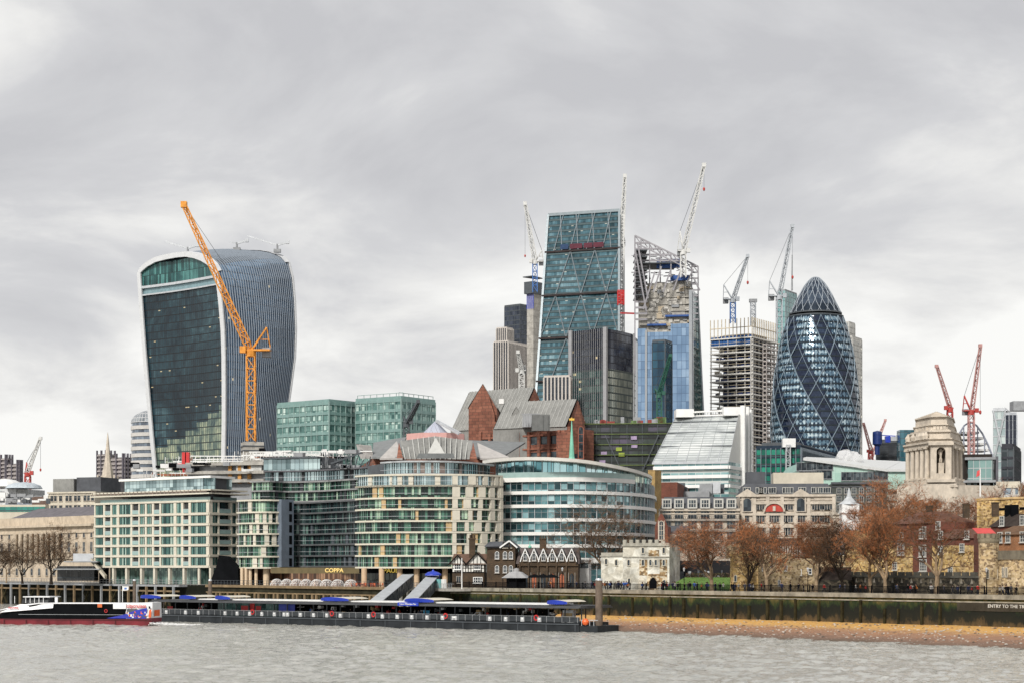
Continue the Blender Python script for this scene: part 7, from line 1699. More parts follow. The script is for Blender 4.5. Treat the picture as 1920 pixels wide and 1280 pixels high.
def gable_row():
    Y = 382; t_, ws, zt, P = house('brick_terrace', 'dark brick riverside building with six white edged pointed gables', 'building', 970, 1084, 1088, Y, 5, 1056, BROWNBR, depth=10)
    w_ = ws[0]; mb = MB(); zr = w_.z(1026); ze = zt
    mb.add([w_.P(-.3, ze, .1), w_.P(w_.L+.3, ze, .1), w_.P(w_.L, zr, -5), w_.P(0, zr, -5), w_.P(-.3, ze, -10.3), w_.P(w_.L+.3, ze, -10.3)], [(0, 1, 2, 3), (3, 2, 5, 4), (1, 5, 2), (0, 3, 4)]); mb.build('roof', plain('brown_slate', (.10, .08, .075), .9, .3, 1), t_)
    xs = [985, 1001.5, 1019, 1036, 1053.5, 1072]
    me = win_mesh('arched_window', .85, 1.6, [GLD, WHITE, STONED], 1, 1, 1, .08); n_ = Vector((w_.n.x, w_.n.y, 0))
    for k, x in enumerate(xs):
        s_ = w_.s_(x); hw = .98; top = w_.z(1027.5); zb = w_.z(1044); mb = MB()
        mb.add([w_.P(s_-hw, ze-.5, .3), w_.P(s_+hw, ze-.5, .3), w_.P(s_+hw, zb, .3), w_.P(s_, top, .3), w_.P(s_-hw, zb, .3)], [(0, 1, 2, 3, 4)]); mb.build('gable_wall', BROWNBR, t_)
        mb = MB(); mb.quad(w_.P(s_-hw-.1, zb, .45), w_.P(s_, top+.1, .45), w_.P(s_, top+.1, -4), w_.P(s_-hw-.1, zb, -4)); mb.quad(w_.P(s_, top+.1, .45), w_.P(s_+hw+.1, zb, .45), w_.P(s_+hw+.1, zb, -4), w_.P(s_, top+.1, -4)); mb.build('gable_roof', SLATER, t_)
        mb = MB(); pts = [(-hw-.05, zb-.9), (-hw*.75, zb+.1), (-hw*.35, zb+.95), (0, top)]
        for a, b in zip(pts, pts[1:]):
            mb.bar(w_.P(s_+a[0], a[1], .5), w_.P(s_+b[0], b[1], .5), .14, .2); mb.bar(w_.P(s_-a[0], a[1], .5), w_.P(s_-b[0], b[1], .5), .14, .2)
        mb.build('bargeboard', WHITE, t_)
        put(me, t_, w_.P(s_, w_.z(1050.5), .34), w_.rz)
        lit = plain('lit_doorway', (.28, .08, .035), .6, .5, 2, emit=.25) if k in (1, 3, 4) else GLD
        put(win_mesh('arched_door', 1.25, 3.3, [lit, BROWNBR, STONED], 2, 1, 0, .16, surround=.1, sill=False), t_, w_.P(s_, PROM+.05, .05), w_.rz, 'arched_door')
        mb = MB(); w_.box(mb, s_-hw-.28, s_-hw+.02, PROM, zb-.6, 0, .5); mb.build('pilaster', BROWNBR, t_)
    mb = MB(); w_.box(mb, 0, w_.L, w_.z(1060), w_.z(1058), 0, .35); mb.build('string_course', BROWNBR, t_)
    mb = MB(); q = w_.P(w_.s_(1015), zr, -5); mb.box(q+Vector((0, 0, .8)), (1.4, 1.0, 2.2)); mb.box(q+Vector((0, 0, 1.95)), (1.7, 1.3, .25)); [mb.tube(q+Vector((x, 0, 2.1)), q+Vector((x, 0, 2.7)), .17) for x in (-.5, 0, .5)]; mb.build('chimney', BROWNBR, t_)
    mb = MB(); q = w_.P(w_.s_(990), zr, -5); mb.lathe(q, [(.3, 0), (.4, .3), (.1, .6), (.05, 1.5)], 8); mb.build('ridge_finial', plain('verdigris2', (.2, .5, .38)), t_)
gable_row()
t_, ws, zt, P = house('annex', 'white flat roofed annex between the gabled row and the white stone tower', 'building', 1086, 1104, 1108, 388, 5, 1048, WHITE, depth=8)
mb = MB(); ws[0].box(mb, .2, ws[0].L-.1, ws[0].z(1064), ws[0].z(1054), .01, .06); mb.build('window_strip', GLD, t_)
# kiosk and parasols
c = at(968, 1100, 372); k_ = thing('kiosk', 'octagonal kiosk with grey pavilion roof in front of the dark brick house', 'kiosk', (c.x, c.y, PROM)); mb = MB(); mb.lathe((c.x, c.y, PROM), [(3.0, 2.3), (1.2, 3.5), (.6, 3.6), (.6, 4.1), (.02, 4.3)], 8); mb.build('pavilion_roof', plain('kiosk_roof', (.33, .33, .33)), k_)
mb = MB(); mb.lathe((c.x, c.y, PROM), [(1.9, 0), (1.9, 2.5)], 8); mb.build('walls', BLACK, k_); mb = MB()
for i in range(8): mb.tube((c.x+2.7*math.cos(i*.785), c.y+2.7*math.sin(i*.785), PROM), (c.x+2.7*math.cos(i*.785), c.y+2.7*math.sin(i*.785), PROM+2.4), .07)
mb.build('posts', BLACK, k_)
for k, x in enumerate((1002, 1018, 1034)):
    Y = 372; p = thing('parasol', 'large black cafe parasol in front of the gabled row, '+('left', 'middle', 'right')[k]+' one of three', 'parasol', (kx(x)*Y, Y, PROM), group='black cafe parasols'); 
    mb = MB(); mb.lathe((0, 0, 0), [(1.9, 2.35), (.9, 2.8), (.03, 3.1)], 8); mb.build('canopy', BLACK, p, world=False); mb = MB(); mb.tube((0, 0, 0), (0, 0, 3), .05); mb.build('pole', STEEL, p, world=False)
# ---------------- white battlemented tower
def white_tower():
    Y = 366; t_ = thing('stone_gatehouse', 'pale battlemented stone tower with arched gate and flint patches', 'tower', (at(1195, 0, Y).x, Y, PROM))
    WS = rubble('white_rubble', [(.66, .64, .56), (.60, .57, .48), (.70, .68, .60), (.52, .49, .41)], 1.1, mort=(.4, .4, .3)); FL = rubble('brown_flint', [(.36, .24, .12), (.16, .11, .06), (.55, .46, .32), (.24, .16, .08), (.62, .54, .40)], 2.6)
    W1 = Wall(g2(1127, Y+5), g2(1176, Y+3)); W2 = Wall(g2(1168, Y), g2(1255, Y-3)); mb = MB(); z1, z2 = W1.z(1040), W2.z(1020)
    W1.box(mb, 0, W1.L, PROM, z1, -9, 0); W2.box(mb, 0, W2.L, PROM, z2, -9, 0)
    W1.quad(mb, 0, W1.L, PROM, z1, .02); W2.quad(mb, 0, W2.L, PROM, z2, .02); mb.build('walls', WS, t_)
    mb = MB(); W1.box(mb, -.15, W1.L, z1-.25, z1, .02, .25); W2.box(mb, -.15, W2.L+.15, z2-.3, z2, .02, .3); W2.box(mb, -.1, W2.L+.1, W2.z(1044), W2.z(1042), .02, .2)
    s_ = 0
    W1.box(mb, 0, W1.L, z1, z1+.55, -.5, 0)
    while s_ < W2.L-.5: W2.box(mb, s_, s_+.75, z2, z2+1.0, -.5, .1); s_ += 1.3
    W2.box(mb, 0, W2.L, z2, z2+.35, -.5, .05); mb.build('battlements', plain('grey_battlement', (.40, .38, .32), .9, .25, .6, dirt=.5), t_)
    mb = MB()
    for a, b, c_, d in ((1199, 1214, 1078, 1048), (1237, 1251, 1098, 1048), (1213, 1238, 1098, 1075), (1216, 1236, 1042, 1030)): W2.quad(mb, W2.s_(a), W2.s_(b), W2.z(c_), W2.z(d), .05)
    mb.build('flint_panels', FL, t_)
    mw = win_mesh('lancet', .7, 1.35, [GLD, LST, LST], 1, 0, 0, .12, sill=False)
    for W, l in ((W1, [(1137, 1058), (1156, 1060)]), (W2, [(1179, 1060), (1206, 1060), (1220, 1060), (1230, 1060), (1245, 1060), (1206, 1037), (1245, 1037), (1180, 1095), (1156+90, 1098)])):
        for x, y in l: put(mw, t_, W.P(W.s_(x), W.z(y), .08), W.rz, 'lancet_window')
    put(win_mesh('arched_gate', 2.0, 2.7, [BLACK, FL, LST], 2, 0, 0, .2, sill=False), t_, W2.P(W2.s_(1225), PROM+.02, .12), W2.rz, 'arched_gate')
    mb = MB(); q = W2.P(W2.s_(1204), PROM, .6); mb.box(q+Vector((0, 0, .9)), (1.2, 1, 1.8)); mb.lathe(q+Vector((0, 0, 1.8)), [(.85, 0), (.02, 1.1)], 4, 0, math.pi/4, 2*math.pi+math.pi/4); mb.build('stone_porch', LST, t_)
white_tower()

# small dark pavilion and ramp between the customs building and the hotel
pv = thing('pavilion', 'low dark glazed pavilion with flat roofs left of the white gridded hotel', 'pavilion', at(150, 1088, 500))
mb = MB(); mb.box(at(146, 1074, 500), (10, 5, 4)); mb.box(at(160, 1045, 505), (5.5, 5, 2.4), 0, 1); mb.box(at(150, 1066, 498), (12, 7, .3), 0, 2); mb.box(at(156, 1052, 500), (9, 6, .3), 0, 2); mb.build('pavilion_body', [glass('pavilion_glass', [(.01, .012, .014), (.05, .05, .05)], 1, 4, tilt=.05), STEEL, GREY], pv)
mb = MB(); mb.obox(at(170, 1052, 500), at(196, 1084, 492)-at(170, 1052, 500), (0, 3, 0), (0, 0, .9)); mb.build('ramp', LST, pv)
# ------------------------------------------------------------------ castle side
CY = rubble('yellow_castle_stone', [(.60, .40, .15), (.48, .32, .12), (.68, .50, .24), (.26, .16, .07), (.55, .38, .19)], 3.2)
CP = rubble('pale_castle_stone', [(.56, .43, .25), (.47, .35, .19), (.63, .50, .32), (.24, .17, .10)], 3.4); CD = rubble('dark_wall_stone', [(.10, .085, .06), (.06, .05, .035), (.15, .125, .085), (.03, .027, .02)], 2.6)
DT = plain('dark_tile', (.045, .035, .03), .9, .4, 1)
def crenels(mb, W, z, wd=.9, gap=.7, h=.9, mi=0):
    s_ = 0
    while s_ < W.L-.3: W.box(mb, s_, min(W.L, s_+wd), z, z+h, -.5, 0, mi); s_ += wd+gap
def byward():
    Y = 340; t_ = thing('castle_tower', 'round yellow stone castle tower behind the first bare trees', 'castle tower', (at(1385, 0, Y).x, Y, PROM))
    c = g2(1386, 340); R = 17/F*340*1.0; mb = MB(); zt = zat(1046, Y); mb.lathe((c.x, c.y, 0), [(R*1.06, PROM), (R, PROM+1.5), (R, zt), (R*1.05, zt+.1), (R*1.05, zt+.5)], 24); mb.build('drum', CY, t_)
    mb = MB(); q = g2(1377, 341); mb.lathe((q.x, q.y, 0), [(1.5, zt), (1.5, zat(1020, Y))], 14); mb.build('stair_turret', CP, t_)
    mb = MB()
    for i in range(12): a = i*math.pi/6; mb.box((c.x+math.cos(a)*R*.97, c.y+math.sin(a)*R*.97, zt+.9), (.6, .4, .9), a+math.pi/2)
    mb.build('battlements', CY, t_)
    put(win_mesh('lancet', .6, 1.3, [GLD, LST, LST], 1, 0, 0, .1, sill=False), t_, at(1379, 1090, Y-R*.93), -.2, 'lancet_window')
    t_ = thing('castle_gatehouse', 'square yellow brown stone gatehouse between the trees', 'castle tower', (at(1455, 0, Y).x, Y, PROM)); W = Wall(g2(1422, 338), g2(1485, 330)); mb = MB(); z = W.z(1046); W.box(mb, 0, W.L, PROM, z, -8, 0); W.quad(mb, 0, W.L, PROM, z, .03); crenels(mb, W, z); mb.build('walls', CP, t_)
    W0 = Wall(g2(1401, 346), g2(1422, 344)); mb = MB(); W0.box(mb, 0, W0.L, PROM, W0.z(1050), -5, 0); W0.quad(mb, 0, W0.L, PROM, W0.z(1050), .03); mb.build('side_walls', CY, t_)
    m1 = win_mesh('small_light', .6, 1.1, [GLD, WHITE, LST], 0, 0, 1, .1)
    for x, y in ((1432, 1070), (1448, 1070), (1475, 1070), (1462, 1098)): put(m1, t_, W.P(W.s_(x), W.z(y), .04), W.rz)
    t_, ws, zt, P = house('timbered_house', 'black and white timbered house with dark roof behind the gatehouse', 'house', 1425, 1502, 1506, 352, 5, 1022, plain('timber_white', (.5, .47, .42)), depth=7, roof='gable', rh=1.5, roofm=DT)
    mb = MB(); s_ = 0
    while s_ < ws[0].L-.2: ws[0].box(mb, s_, s_+.18, ws[0].z(1050), zt, .01, .07); s_ += .45
    mb.build('timber_studs', plain('black_stud', (.02, .017, .014)), t_)
    t_, ws, zt, P = house('castle_wall', 'low yellow brown stone curtain wall with small white windows', 'wall', 1485, 1592, 1596, 330, 8, 1060, CP, depth=3); 
    [put(m1, t_, ws[0].P(ws[0].s_(x), ws[0].z(y), .03), ws[0].rz) for x, y in ((1500, 1078), (1519, 1076), (1560, 1106), (1571, 1078))]
    t_, ws, zt, P = house('low_house', 'low house with dark pitched roof among the trees', 'house', 1536, 1592, 1600, 318, 8, 1086, CD, depth=6, roof='gable', rh=2.2, roofm=DT)
    t_, ws, zt, P = house('castle_building', 'grey roofed castle building behind the thick trunked tree', 'house', 1500, 1600, 1606, 372, 6, 1040, CP, depth=10, roof='gable', rh=2.6, roofm=SLATER)
byward()
def curtain():
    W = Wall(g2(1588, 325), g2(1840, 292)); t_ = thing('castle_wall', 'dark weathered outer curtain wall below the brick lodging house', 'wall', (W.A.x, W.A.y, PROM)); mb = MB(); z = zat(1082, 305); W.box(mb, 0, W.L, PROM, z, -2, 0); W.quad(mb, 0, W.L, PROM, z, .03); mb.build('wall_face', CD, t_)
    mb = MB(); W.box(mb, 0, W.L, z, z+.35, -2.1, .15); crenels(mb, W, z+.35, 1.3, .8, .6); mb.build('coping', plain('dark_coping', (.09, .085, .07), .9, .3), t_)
    mb = MB(); i = 0
    while i < W.L: mb.add([W.P(i, z-.9, .1), W.P(i+.7, z-.9, .1), W.P(i+.35, z-.1, .1)], [(0, 1, 2)]); i += 2.6
    mb.build('pale_markers', plain('pale_marker', (.30, .27, .22)), t_)
    # high yellow inner wall and the brick lodging house
    W = Wall(g2(1585, 352), g2(1690, 342)); t_ = thing('castle_wall', 'high yellow stone inner wall behind the trees', 'wall', (W.A.x, W.A.y, PROM)); mb = MB(); z = zat(1002, 346); W.box(mb, 0, W.L, PROM, z, -2, 0); W.quad(mb, 0, W.L, PROM, z, .03); crenels(mb, W, z, 1.1, .9, .9); mb.build('wall_face', CY, t_)
    Wq = Wall(g2(1674, 340), g2(1842, 316)); t_ = thing('lodging_house', 'long yellow stone and red brick lodging house with white sash windows', 'house', (Wq.A.x, Wq.A.y, PROM)); mb = MB(); zb = zat(1022, 328); zt = zat(977, 328)
    Wq.box(mb, 0, Wq.L, PROM, zb, -9, 0); Wq.quad(mb, 0, Wq.L, PROM, zb, .03); mb.build('stone_storey', CY, t_)
    mb = MB(); s1 = Wq.s_(1750); Wq.box(mb, 0, s1, zb, zt, -9, -.1); Wq.quad(mb, 0, s1, zb, zt, -.05); Wq.box(mb, s1, Wq.L, zb, zat(1008, 326), -9, -.1); Wq.quad(mb, s1, Wq.L, zb, zat(1008, 326), -.05); Wq.quad(mb, Wq.s_(1712), Wq.s_(1748), zat(1072, 328), zb, .06); mb.build('brick_storey', REDBR, t_)
    mb = MB(); mb.add([Wq.P(-.5, zt-.2, .3), Wq.P(s1, zt-.2, .3), Wq.P(s1-2, zt+2.0, -4.5), Wq.P(1.5, zt+2.0, -4.5), Wq.P(-.5, zt, -9.3), Wq.P(s1, zt, -9.3)], [(0, 1, 2, 3), (3, 2, 5, 4), (0, 3, 4), (1, 5, 2)])
    z8 = zat(1008, 326); mb.add([Wq.P(s1, z8-.1, .3), Wq.P(Wq.L, z8-.1, .3), Wq.P(Wq.L, z8+1.7, -4.5), Wq.P(s1, z8+1.7, -4.5), Wq.P(s1, z8, -9.3), Wq.P(Wq.L, z8, -9.3)], [(0, 1, 2, 3), (3, 2, 5, 4), (1, 5, 2)])
    mb.build('roof', plain('brown_tile2', (.12, .055, .035), .9, .35, 1), t_)
    big = win_mesh('sash_window', 2.1, 2.2, [GLD, WF, WF], 0, 3, 3, .13); sm = win_mesh('sash_window', 1.3, 1.5, [GLD, WF, WF], 0, 1, 2, .13)
    for x, y, m_ in ((1691, 1012, sm), (1731, 1009, big), (1690, 1040, big), (1731, 1043, big), (1732, 1070, big), (1679, 1068, sm), (1765, 1010, sm), (1765, 1038, sm), (1783, 1078, sm), (1805, 1034, sm), (1814, 1010, sm), (1760, 992, sm)):
        o = .03 if y > 1040 else -.02; put(m_, t_, Wq.P(Wq.s_(x), Wq.z(y, Wq.s_(x)), .08), Wq.rz)
    mb = MB()
    for x in (1700, 1768, 1822): q = Wq.P(Wq.s_(x), zt+1, -5); mb.box(q+Vector((0, 0, .9)), (1.1, .8, 2.4)); mb.box(q+Vector((0, 0, 2.1)), (1.3, 1.0, .2))
    mb.build('chimneys', BROWNBR, t_)
curtain()
def traitor_tower():
    c = g2(1854, 287); R = 18.5/F*287; zt = zat(1014, 287); t_ = thing('castle_turret', 'round pale stone castle turret with battlements by the river path', 'castle tower', (c.x, c.y, PROM)); mb = MB(); mb.lathe((c.x, c.y, 0), [(R*1.05, PROM), (R, PROM+1), (R, zt)], 24); mb.build('drum', CP, t_)
    mb = MB(); mb.lathe((c.x, c.y, 0), [(R, zt-.3), (R*1.08, zt), (R*1.08, zt+.5), (.1, zt+.5)], 24)
    for i in range(12): a = i*math.pi/6+.2; mb.box((c.x+math.cos(a)*R, c.y+math.sin(a)*R, zt+.85), (.5, .35, .75), a+math.pi/2)
    mb.build('battlements', plain('dark_battlement', (.22, .19, .13), .9, .3, .6, dirt=.5), t_)
    ml = win_mesh('slit', .38, 1.5, [BLACK, LST, LST], 0, 0, 0, .06, sill=False)
    for x, y, dx in ((1852, 1084, 0), (1870, 1084, .9)): p = at(x, y, c.y-R*math.cos(dx)); put(ml, t_, p, dx*.9, 'slit_window')
    W = Wall(g2(1872, 286), g2(1960, 276)); t_ = thing('castle_range', 'pale stone castle range with arched lights at the right edge', 'castle wall', (W.A.x, W.A.y, PROM)); zt = zat(1048, 283); mb = MB(); W.box(mb, 0, W.L, PROM, zt, -8, 0); W.quad(mb, 0, W.L, PROM, zt, .03); mb.build('walls', CP, t_)
    mb = MB(); W.box(mb, -.2, W.L, zt, zt+.4, -8, .2); W.box(mb, -.2, W.L, zt+.4, zt+1.4, -.6, .1); mb.build('parapet', plain('parapet_stone', (.17, .15, .11), .9, .35, .6, dirt=.5), t_)
    ml2 = win_mesh('twin_light', .5, 1.6, [GLD, LST, LST], 1, 0, 0, .1, sill=False); [put(ml2, t_, W.P(W.s_(x), W.z(1082), .05), W.rz, 'arched_light') for x in (1882, 1888)]
    W2 = Wall(g2(1868, 294), g2(1960, 284)); t_ = thing('brick_lodging', 'red brick upper lodging with brown roof above the castle range at the right edge', 'house', (W2.A.x, W2.A.y, PROM)); z2 = zat(1000, 290); mb = MB(); W2.box(mb, 0, W2.L, PROM, z2, -7, 0); W2.quad(mb, 0, W2.L, zat(1050, 290), z2, .03); mb.build('walls', brickm('orange_brick', (.40, .17, .07), (.33, .13, .05), (.2, .13, .08), .5, .2, 1, dirt=.3), t_)
    mb = MB(); mb.add([W2.P(-.4, z2-.1, .4), W2.P(W2.L, z2-.1, .4), W2.P(W2.L, z2+1.4, -3.5), W2.P(0, z2+1.4, -3.5), W2.P(-.4, z2, -7.4), W2.P(W2.L, z2, -7.4)], [(0, 1, 2, 3), (3, 2, 5, 4), (0, 3, 4)]); mb.build('roof', plain('rust_tile', (.13, .07, .035), .9, .4, 1), t_)
    sm = win_mesh('sash_window', 1.1, 1.7, [GLD, WF, WF], 0, 1, 2, .12); [put(sm, t_, W2.P(W2.s_(x), W2.z(1015), .05), W2.rz) for x in (1876, 1891, 1918)]
    W3 = Wall(g2(1832, 345), g2(1960, 330)); t_ = thing('castle_keep_wall', 'tall yellow stone castle wall with openings above the brick lodging', 'castle wall', (W3.A.x, W3.A.y, PROM)); mb = MB(); z3 = zat(936, 340); W3.box(mb, 0, W3.L, PROM, z3, -3, 0); W3.quad(mb, 0, W3.L, PROM, z3, .03); W3.box(mb, 0, W3.L, z3, z3+.4, -3, .2); mb.build('wall_face', CY, t_)
    mb = MB(); [W3.box(mb, W3.s_(x), W3.s_(x)+1.5, W3.z(953), W3.z(948), .04, .08) for x in (1873, 1895, 1912)]; mb.build('openings', BLACK, t_)
    W4 = Wall(g2(1858, 312), g2(1960, 300)); t_ = thing('dark_house', 'dark roofed house with white dormers and black chimneys at the right edge', 'house', (W4.A.x, W4.A.y, PROM)); z4 = zat(986, 308); mb = MB(); W4.box(mb, 0, W4.L, PROM, z4, -7, 0); mb.build('walls', REDBR, t_)
    mb = MB(); zz = zat(962, 308); mb.add([W4.P(-.3, z4, .3), W4.P(W4.L, z4, .3), W4.P(W4.L, zz, -3), W4.P(0, zz, -3), W4.P(-.3, z4, -7), W4.P(W4.L, z4, -7)], [(0, 1, 2, 3), (3, 2, 5, 4), (0, 3, 4)]); mb.build('roof', DT, t_)
    [put(sm, t_, W4.P(W4.s_(x), z4+.1, .1), W4.rz, 'dormer_window') for x in (1880, 1918)]
    mb = MB(); [mb.box(W4.P(W4.s_(x), zz+.6, -3), (1.2, .9, 2)) for x in (1847+18, 1876, 1908)]; mb.build('chimneys', BLACK, t_)
    q = at(1845, 1000, 300); t_ = thing('red_roof_lodge', 'small lodge with bright red sloping roof behind the turret', 'house', (q.x, q.y, PROM)); mb = MB(); mb.box((q.x, q.y, (PROM+q.z)/2), (2.6, 3, q.z-PROM)); mb.build('walls', REDBR, t_); mb = MB(); mb.add([q+Vector(v_) for v_ in ((-1.5, -1.7, 0), (1.5, -1.7, 0), (1.5, 1.7, .9), (-1.5, 1.7, .9), (-1.5, -1.7, .1), (1.5, -1.7, .1), (1.5, 1.7, 1), (-1.5, 1.7, 1))], [(4, 5, 6, 7), (0, 1, 5, 4), (3, 2, 1, 0), (1, 2, 6, 5), (2, 3, 7, 6), (3, 0, 4, 7)]); mb.build('red_roof', plain('bright_red_tile', (.62, .07, .06), .6, .15), t_)
    q = at(1872, 985, 318); mb = MB()
traitor_tower()
# flag pole
q = at(1838, 930, 330); fp_ = thing('flagpole', 'white flagpole with small red flag in front of the stone tower podium', 'flagpole', q)
mb = MB(); mb.tube(q, at(1838, 876, 330), .14, .08, 8); mb.build('pole', WHITE, fp_); mb = MB(); a = at(1837.6, 879, 330); mb.add([a, a+Vector((-.5, .1, -.3)), a+Vector((-.7, 0, -1.4)), a+Vector((-.1, -.1, -1.1))], [(0, 1, 2, 3), (3, 2, 1, 0)]); mb.build('flag', RED, fp_)
# grass bank and hedge, low wall
gb = MB(); Wg = Wall(g2(1240, 352), g2(1372, 346)); gv = []
for i in range(21):
    for j in range(7): gv.append(Wg.P(Wg.L*i/20, PROM+.05+2.4*(j/6)**.9+.06*mn.noise((i, j, 0)), -j*2.2))
for i in range(20):
    for j in range(6): a = i*7+j; gb.add([gv[a], gv[a+7], gv[a+8], gv[a+1]], [(0, 1, 2, 3)])
tag(gb.build('grass_bank', plain('grass_green', (.09, .17, .03), .95, .4, 1.2), smooth=True), None, None, kind='structure')
rs = random.Random(41); mb = MB()
for k in range(2600):
    u = rs.random(); p = Wg.P(Wg.L*rs.random(), PROM+.05+2.4*u**.9, -u*13.2); h = rs.uniform(.08, .22); mb.add([p, p+Vector((.05, 0, 0)), p+Vector((rs.uniform(-.05, .08), 0, h))], [(0, 1, 2)])
tag(mb.build('grass', plain('grass_blade', (.10, .17, .03), .95, .4, 1.2)), 'short green grass on the bank beside the white stone tower', 'grass', kind='stuff')
hd = MB(); rs = random.Random(43)
for k in range(2600):
    p = Wg.P(Wg.L*rs.random(), PROM+2.4+rs.random()*.9, -13.4-rs.random()*1.2); s_ = rs.uniform(.08, .2); a = Vector((rs.uniform(-1, 1), rs.uniform(-1, 1), rs.uniform(-1, 1))).normalized()*s_; b = Vector((rs.uniform(-1, 1), rs.uniform(-1, 1), rs.uniform(-1, 1))).normalized()*s_; hd.add([p, p+a, p+a+b, p+b], [(0, 1, 2, 3)], rs.choice((0, 1)))
hh = thing('hedge', 'clipped brownish hedge behind the grass bank', 'hedge', Wg.P(5, PROM+1.5, -14)); hd.build('hedge_foliage', [plain('hedge_dark', (.04, .05, .02)), plain('hedge_brown', (.12, .07, .04))], hh)
t_, ws, zt, P = house('covered_stalls', 'dark covered entrance stalls behind the hedge under the bare trees', 'building', 1256, 1372, 1376, 376, 4, 1050, plain('deep_shadow_front', (.02, .02, .022)), depth=8)  # front coloured near black to stand for deep shade under cover
mb = MB(); w_ = ws[0]; rs = random.Random(45)
for k in range(14): s_ = rs.uniform(0, w_.L-1); w_.box(mb, s_, s_+rs.uniform(.3, 1.2), PROM+rs.uniform(1.5, 2.5), PROM+rs.uniform(2.6, 4), .05, .3, rs.choice((0, 0, 1, 2)))
mb.build('hanging_signs', [DSTEEL, STEEL, DSTEEL], t_)
# ------------------------------------------------------------------ bare trees
def tree_meshes(seed, h=14., spread=1., fork=.28, droop=0, dens=1., depthmax=6):
    rs = random.Random(seed); T = MB(); Cn = MB()
    def rnd(k): return Vector((rs.uniform(-k, k), rs.uniform(-k, k), rs.uniform(-k, k)))
    def seg(mb, p, q, r0, r1, n=3): mb.tube(p, q, r0, r1, n, 0, cap=False)
    def grow(p, d, ln, r, dep):
        n = 3 if dep < 3 else 2; q = p
        for i in range(n):
            d = (d+rnd(.20+.05*dep)+Vector((0, 0, .09))).normalized(); q2 = q+d*ln/n; r2 = r*.9
            seg(T if dep <= 1 else Cn, q, q2, r, r2, 7 if dep <= 1 else (4 if dep < 4 else 3)); q = q2; r = r2
            if dep >= 2 and rs.random() < .8*dens: twig(q, d, ln*.55, dep)
            if dep in (1, 2, 3) and i < n-1 and rs.random() < .55:
                side = Matrix.Rotation(rs.uniform(0, 6.28), 3, d) @ d.orthogonal().normalized(); nd = (d*.6+side*.8).normalized(); nd.z = max(nd.z, -.1); grow(q, nd.normalized(), ln*.6, r*.5, dep+2)
        if dep >= depthmax:
            for _ in range(5): twig(q, d, ln*1.1, dep)
            return
        k = 3 if rs.random() < .35 else 2; base = rs.uniform(0, 6.28)
        for i in range(k):
            a = base+i*6.28/k+rs.uniform(-.5, .5); side = Matrix.Rotation(a, 3, d) @ d.orthogonal().normalized()
            ang = rs.uniform(.3, .8)*spread; nd = (d*math.cos(ang)+side*math.sin(ang)); nd.z = max(nd.z, -.2); grow(q, nd.normalized(), ln*rs.uniform(.66, .90), r*rs.uniform(.68, .86), dep+1)
    def twig(p, d, ln, dep):
        side = Matrix.Rotation(rs.uniform(0, 6.28), 3, d) @ d.orthogonal().normalized(); nd = (d*.6+side*.7+Vector((0, 0, .12))).normalized(); q = p+nd*ln
        w_ = nd.orthogonal().normalized()*.03; Cn.add([p-w_, p+w_, q], [(0, 1, 2)], rs.choice((0, 1)))
        for _ in range(int(3*dens)):
            t = rs.uniform(.2, .95); a = p.lerp(q, t); e_ = a+(nd*.7+rnd(1).normalized()*.6).normalized()*ln*rs.uniform(.3, .65); w2 = (e_-a).orthogonal().normalized()*.02; Cn.add([a-w2, a+w2, e_], [(0, 1, 2)], rs.choice((0, 1, 1)))
    r0 = h*.027; d = Vector((rs.uniform(-.08, .08), rs.uniform(-.08, .08), 1)).normalized(); top = d*h*fork
    T.tube((0, 0, -.3), d*h*.05, r0*1.35, r0, 9, cap=False); T.tube(d*h*.05, top, r0, r0*.85, 9, cap=False)
    k = rs.choice((3, 4)); b = rs.uniform(0, 6)
    for i in range(k):
        a = b+i*6.28/k+rs.uniform(-.3, .3); ang = rs.uniform(.5, 1.0)*spread if i else .15; nd = Vector((math.cos(a)*math.sin(ang), math.sin(a)*math.sin(ang), math.cos(ang))); grow(top, nd, h*rs.uniform(.20, .27), r0*.66, 1)
    return T, Cn
BARK = plain('plane_bark', (.25, .18, .11), .9, .45, 1.5); BARKD = plain('dark_bark', (.035, .028, .022), .9, .4, 1.5); TWIG = plain('brown_branch', (.11, .07, .042), .9, .3, .6); TWR = plain('russet_twig', (.36, .13, .045), .9, .4, .4); TWB = plain('brown_twig', (.14, .075, .035), .9, .4, .4)
protos = {}
def tree(kind, px, pyb, Y, htpx, label, rz, wide=1.0, group=None):
    """a bare tree whose foot is at column px, height in photo pixels"""
    loc = Vector((kx(px)*Y, Y, PROM)); hh_ = htpx*1.12/F*Y; s_ = hh_/14.
    if kind not in protos:
        seed, sp__, fk, mats = {'plane': (3, 1.0, .17, (BARK, TWIG, TWR)), 'plane_b': (8, 1.05, .2, (BARK, TWIG, TWR)), 'dark': (14, 1.05, .17, (BARKD, BARKD, TWB)), 'russet': (21, .95, .18, (BARK, TWIG, TWR)), 'spread': (5, 1.2, .2, (BARK, TWIG, TWB))}[kind]
        T, Cn = tree_meshes(seed, spread=sp__, fork=fk, dens=1.7 if kind in ('russet', 'spread') else 1); t_ = thing('bare_tree', label, 'tree', loc, rz, group=group or 'bare trees along the river bank', scale=(s_*wide, s_*wide, s_))
        T.build('trunk', mats[0], t_, world=False, smooth=True); Cn.build('crown', [mats[1], mats[2]], t_, world=False)
        zs = max(v_[2] for v_ in Cn.v); protos[kind] = (t_, 14./zs); t_.scale = Vector(t_.scale)*protos[kind][1]; return t_
    p, k_ = protos[kind]; return copy_tree(p, loc, rz, (s_*wide*k_, s_*wide*k_, s_*k_), label)
tree('plane', 1335, 1100, 336, 128, 'bare russet tree on the grass bank right of the white stone tower', .3, 1.15)
tree('dark', 1404, 1100, 328, 125, 'bare tree with dark trunk right in front of the round yellow tower', 1.2, 1.1)
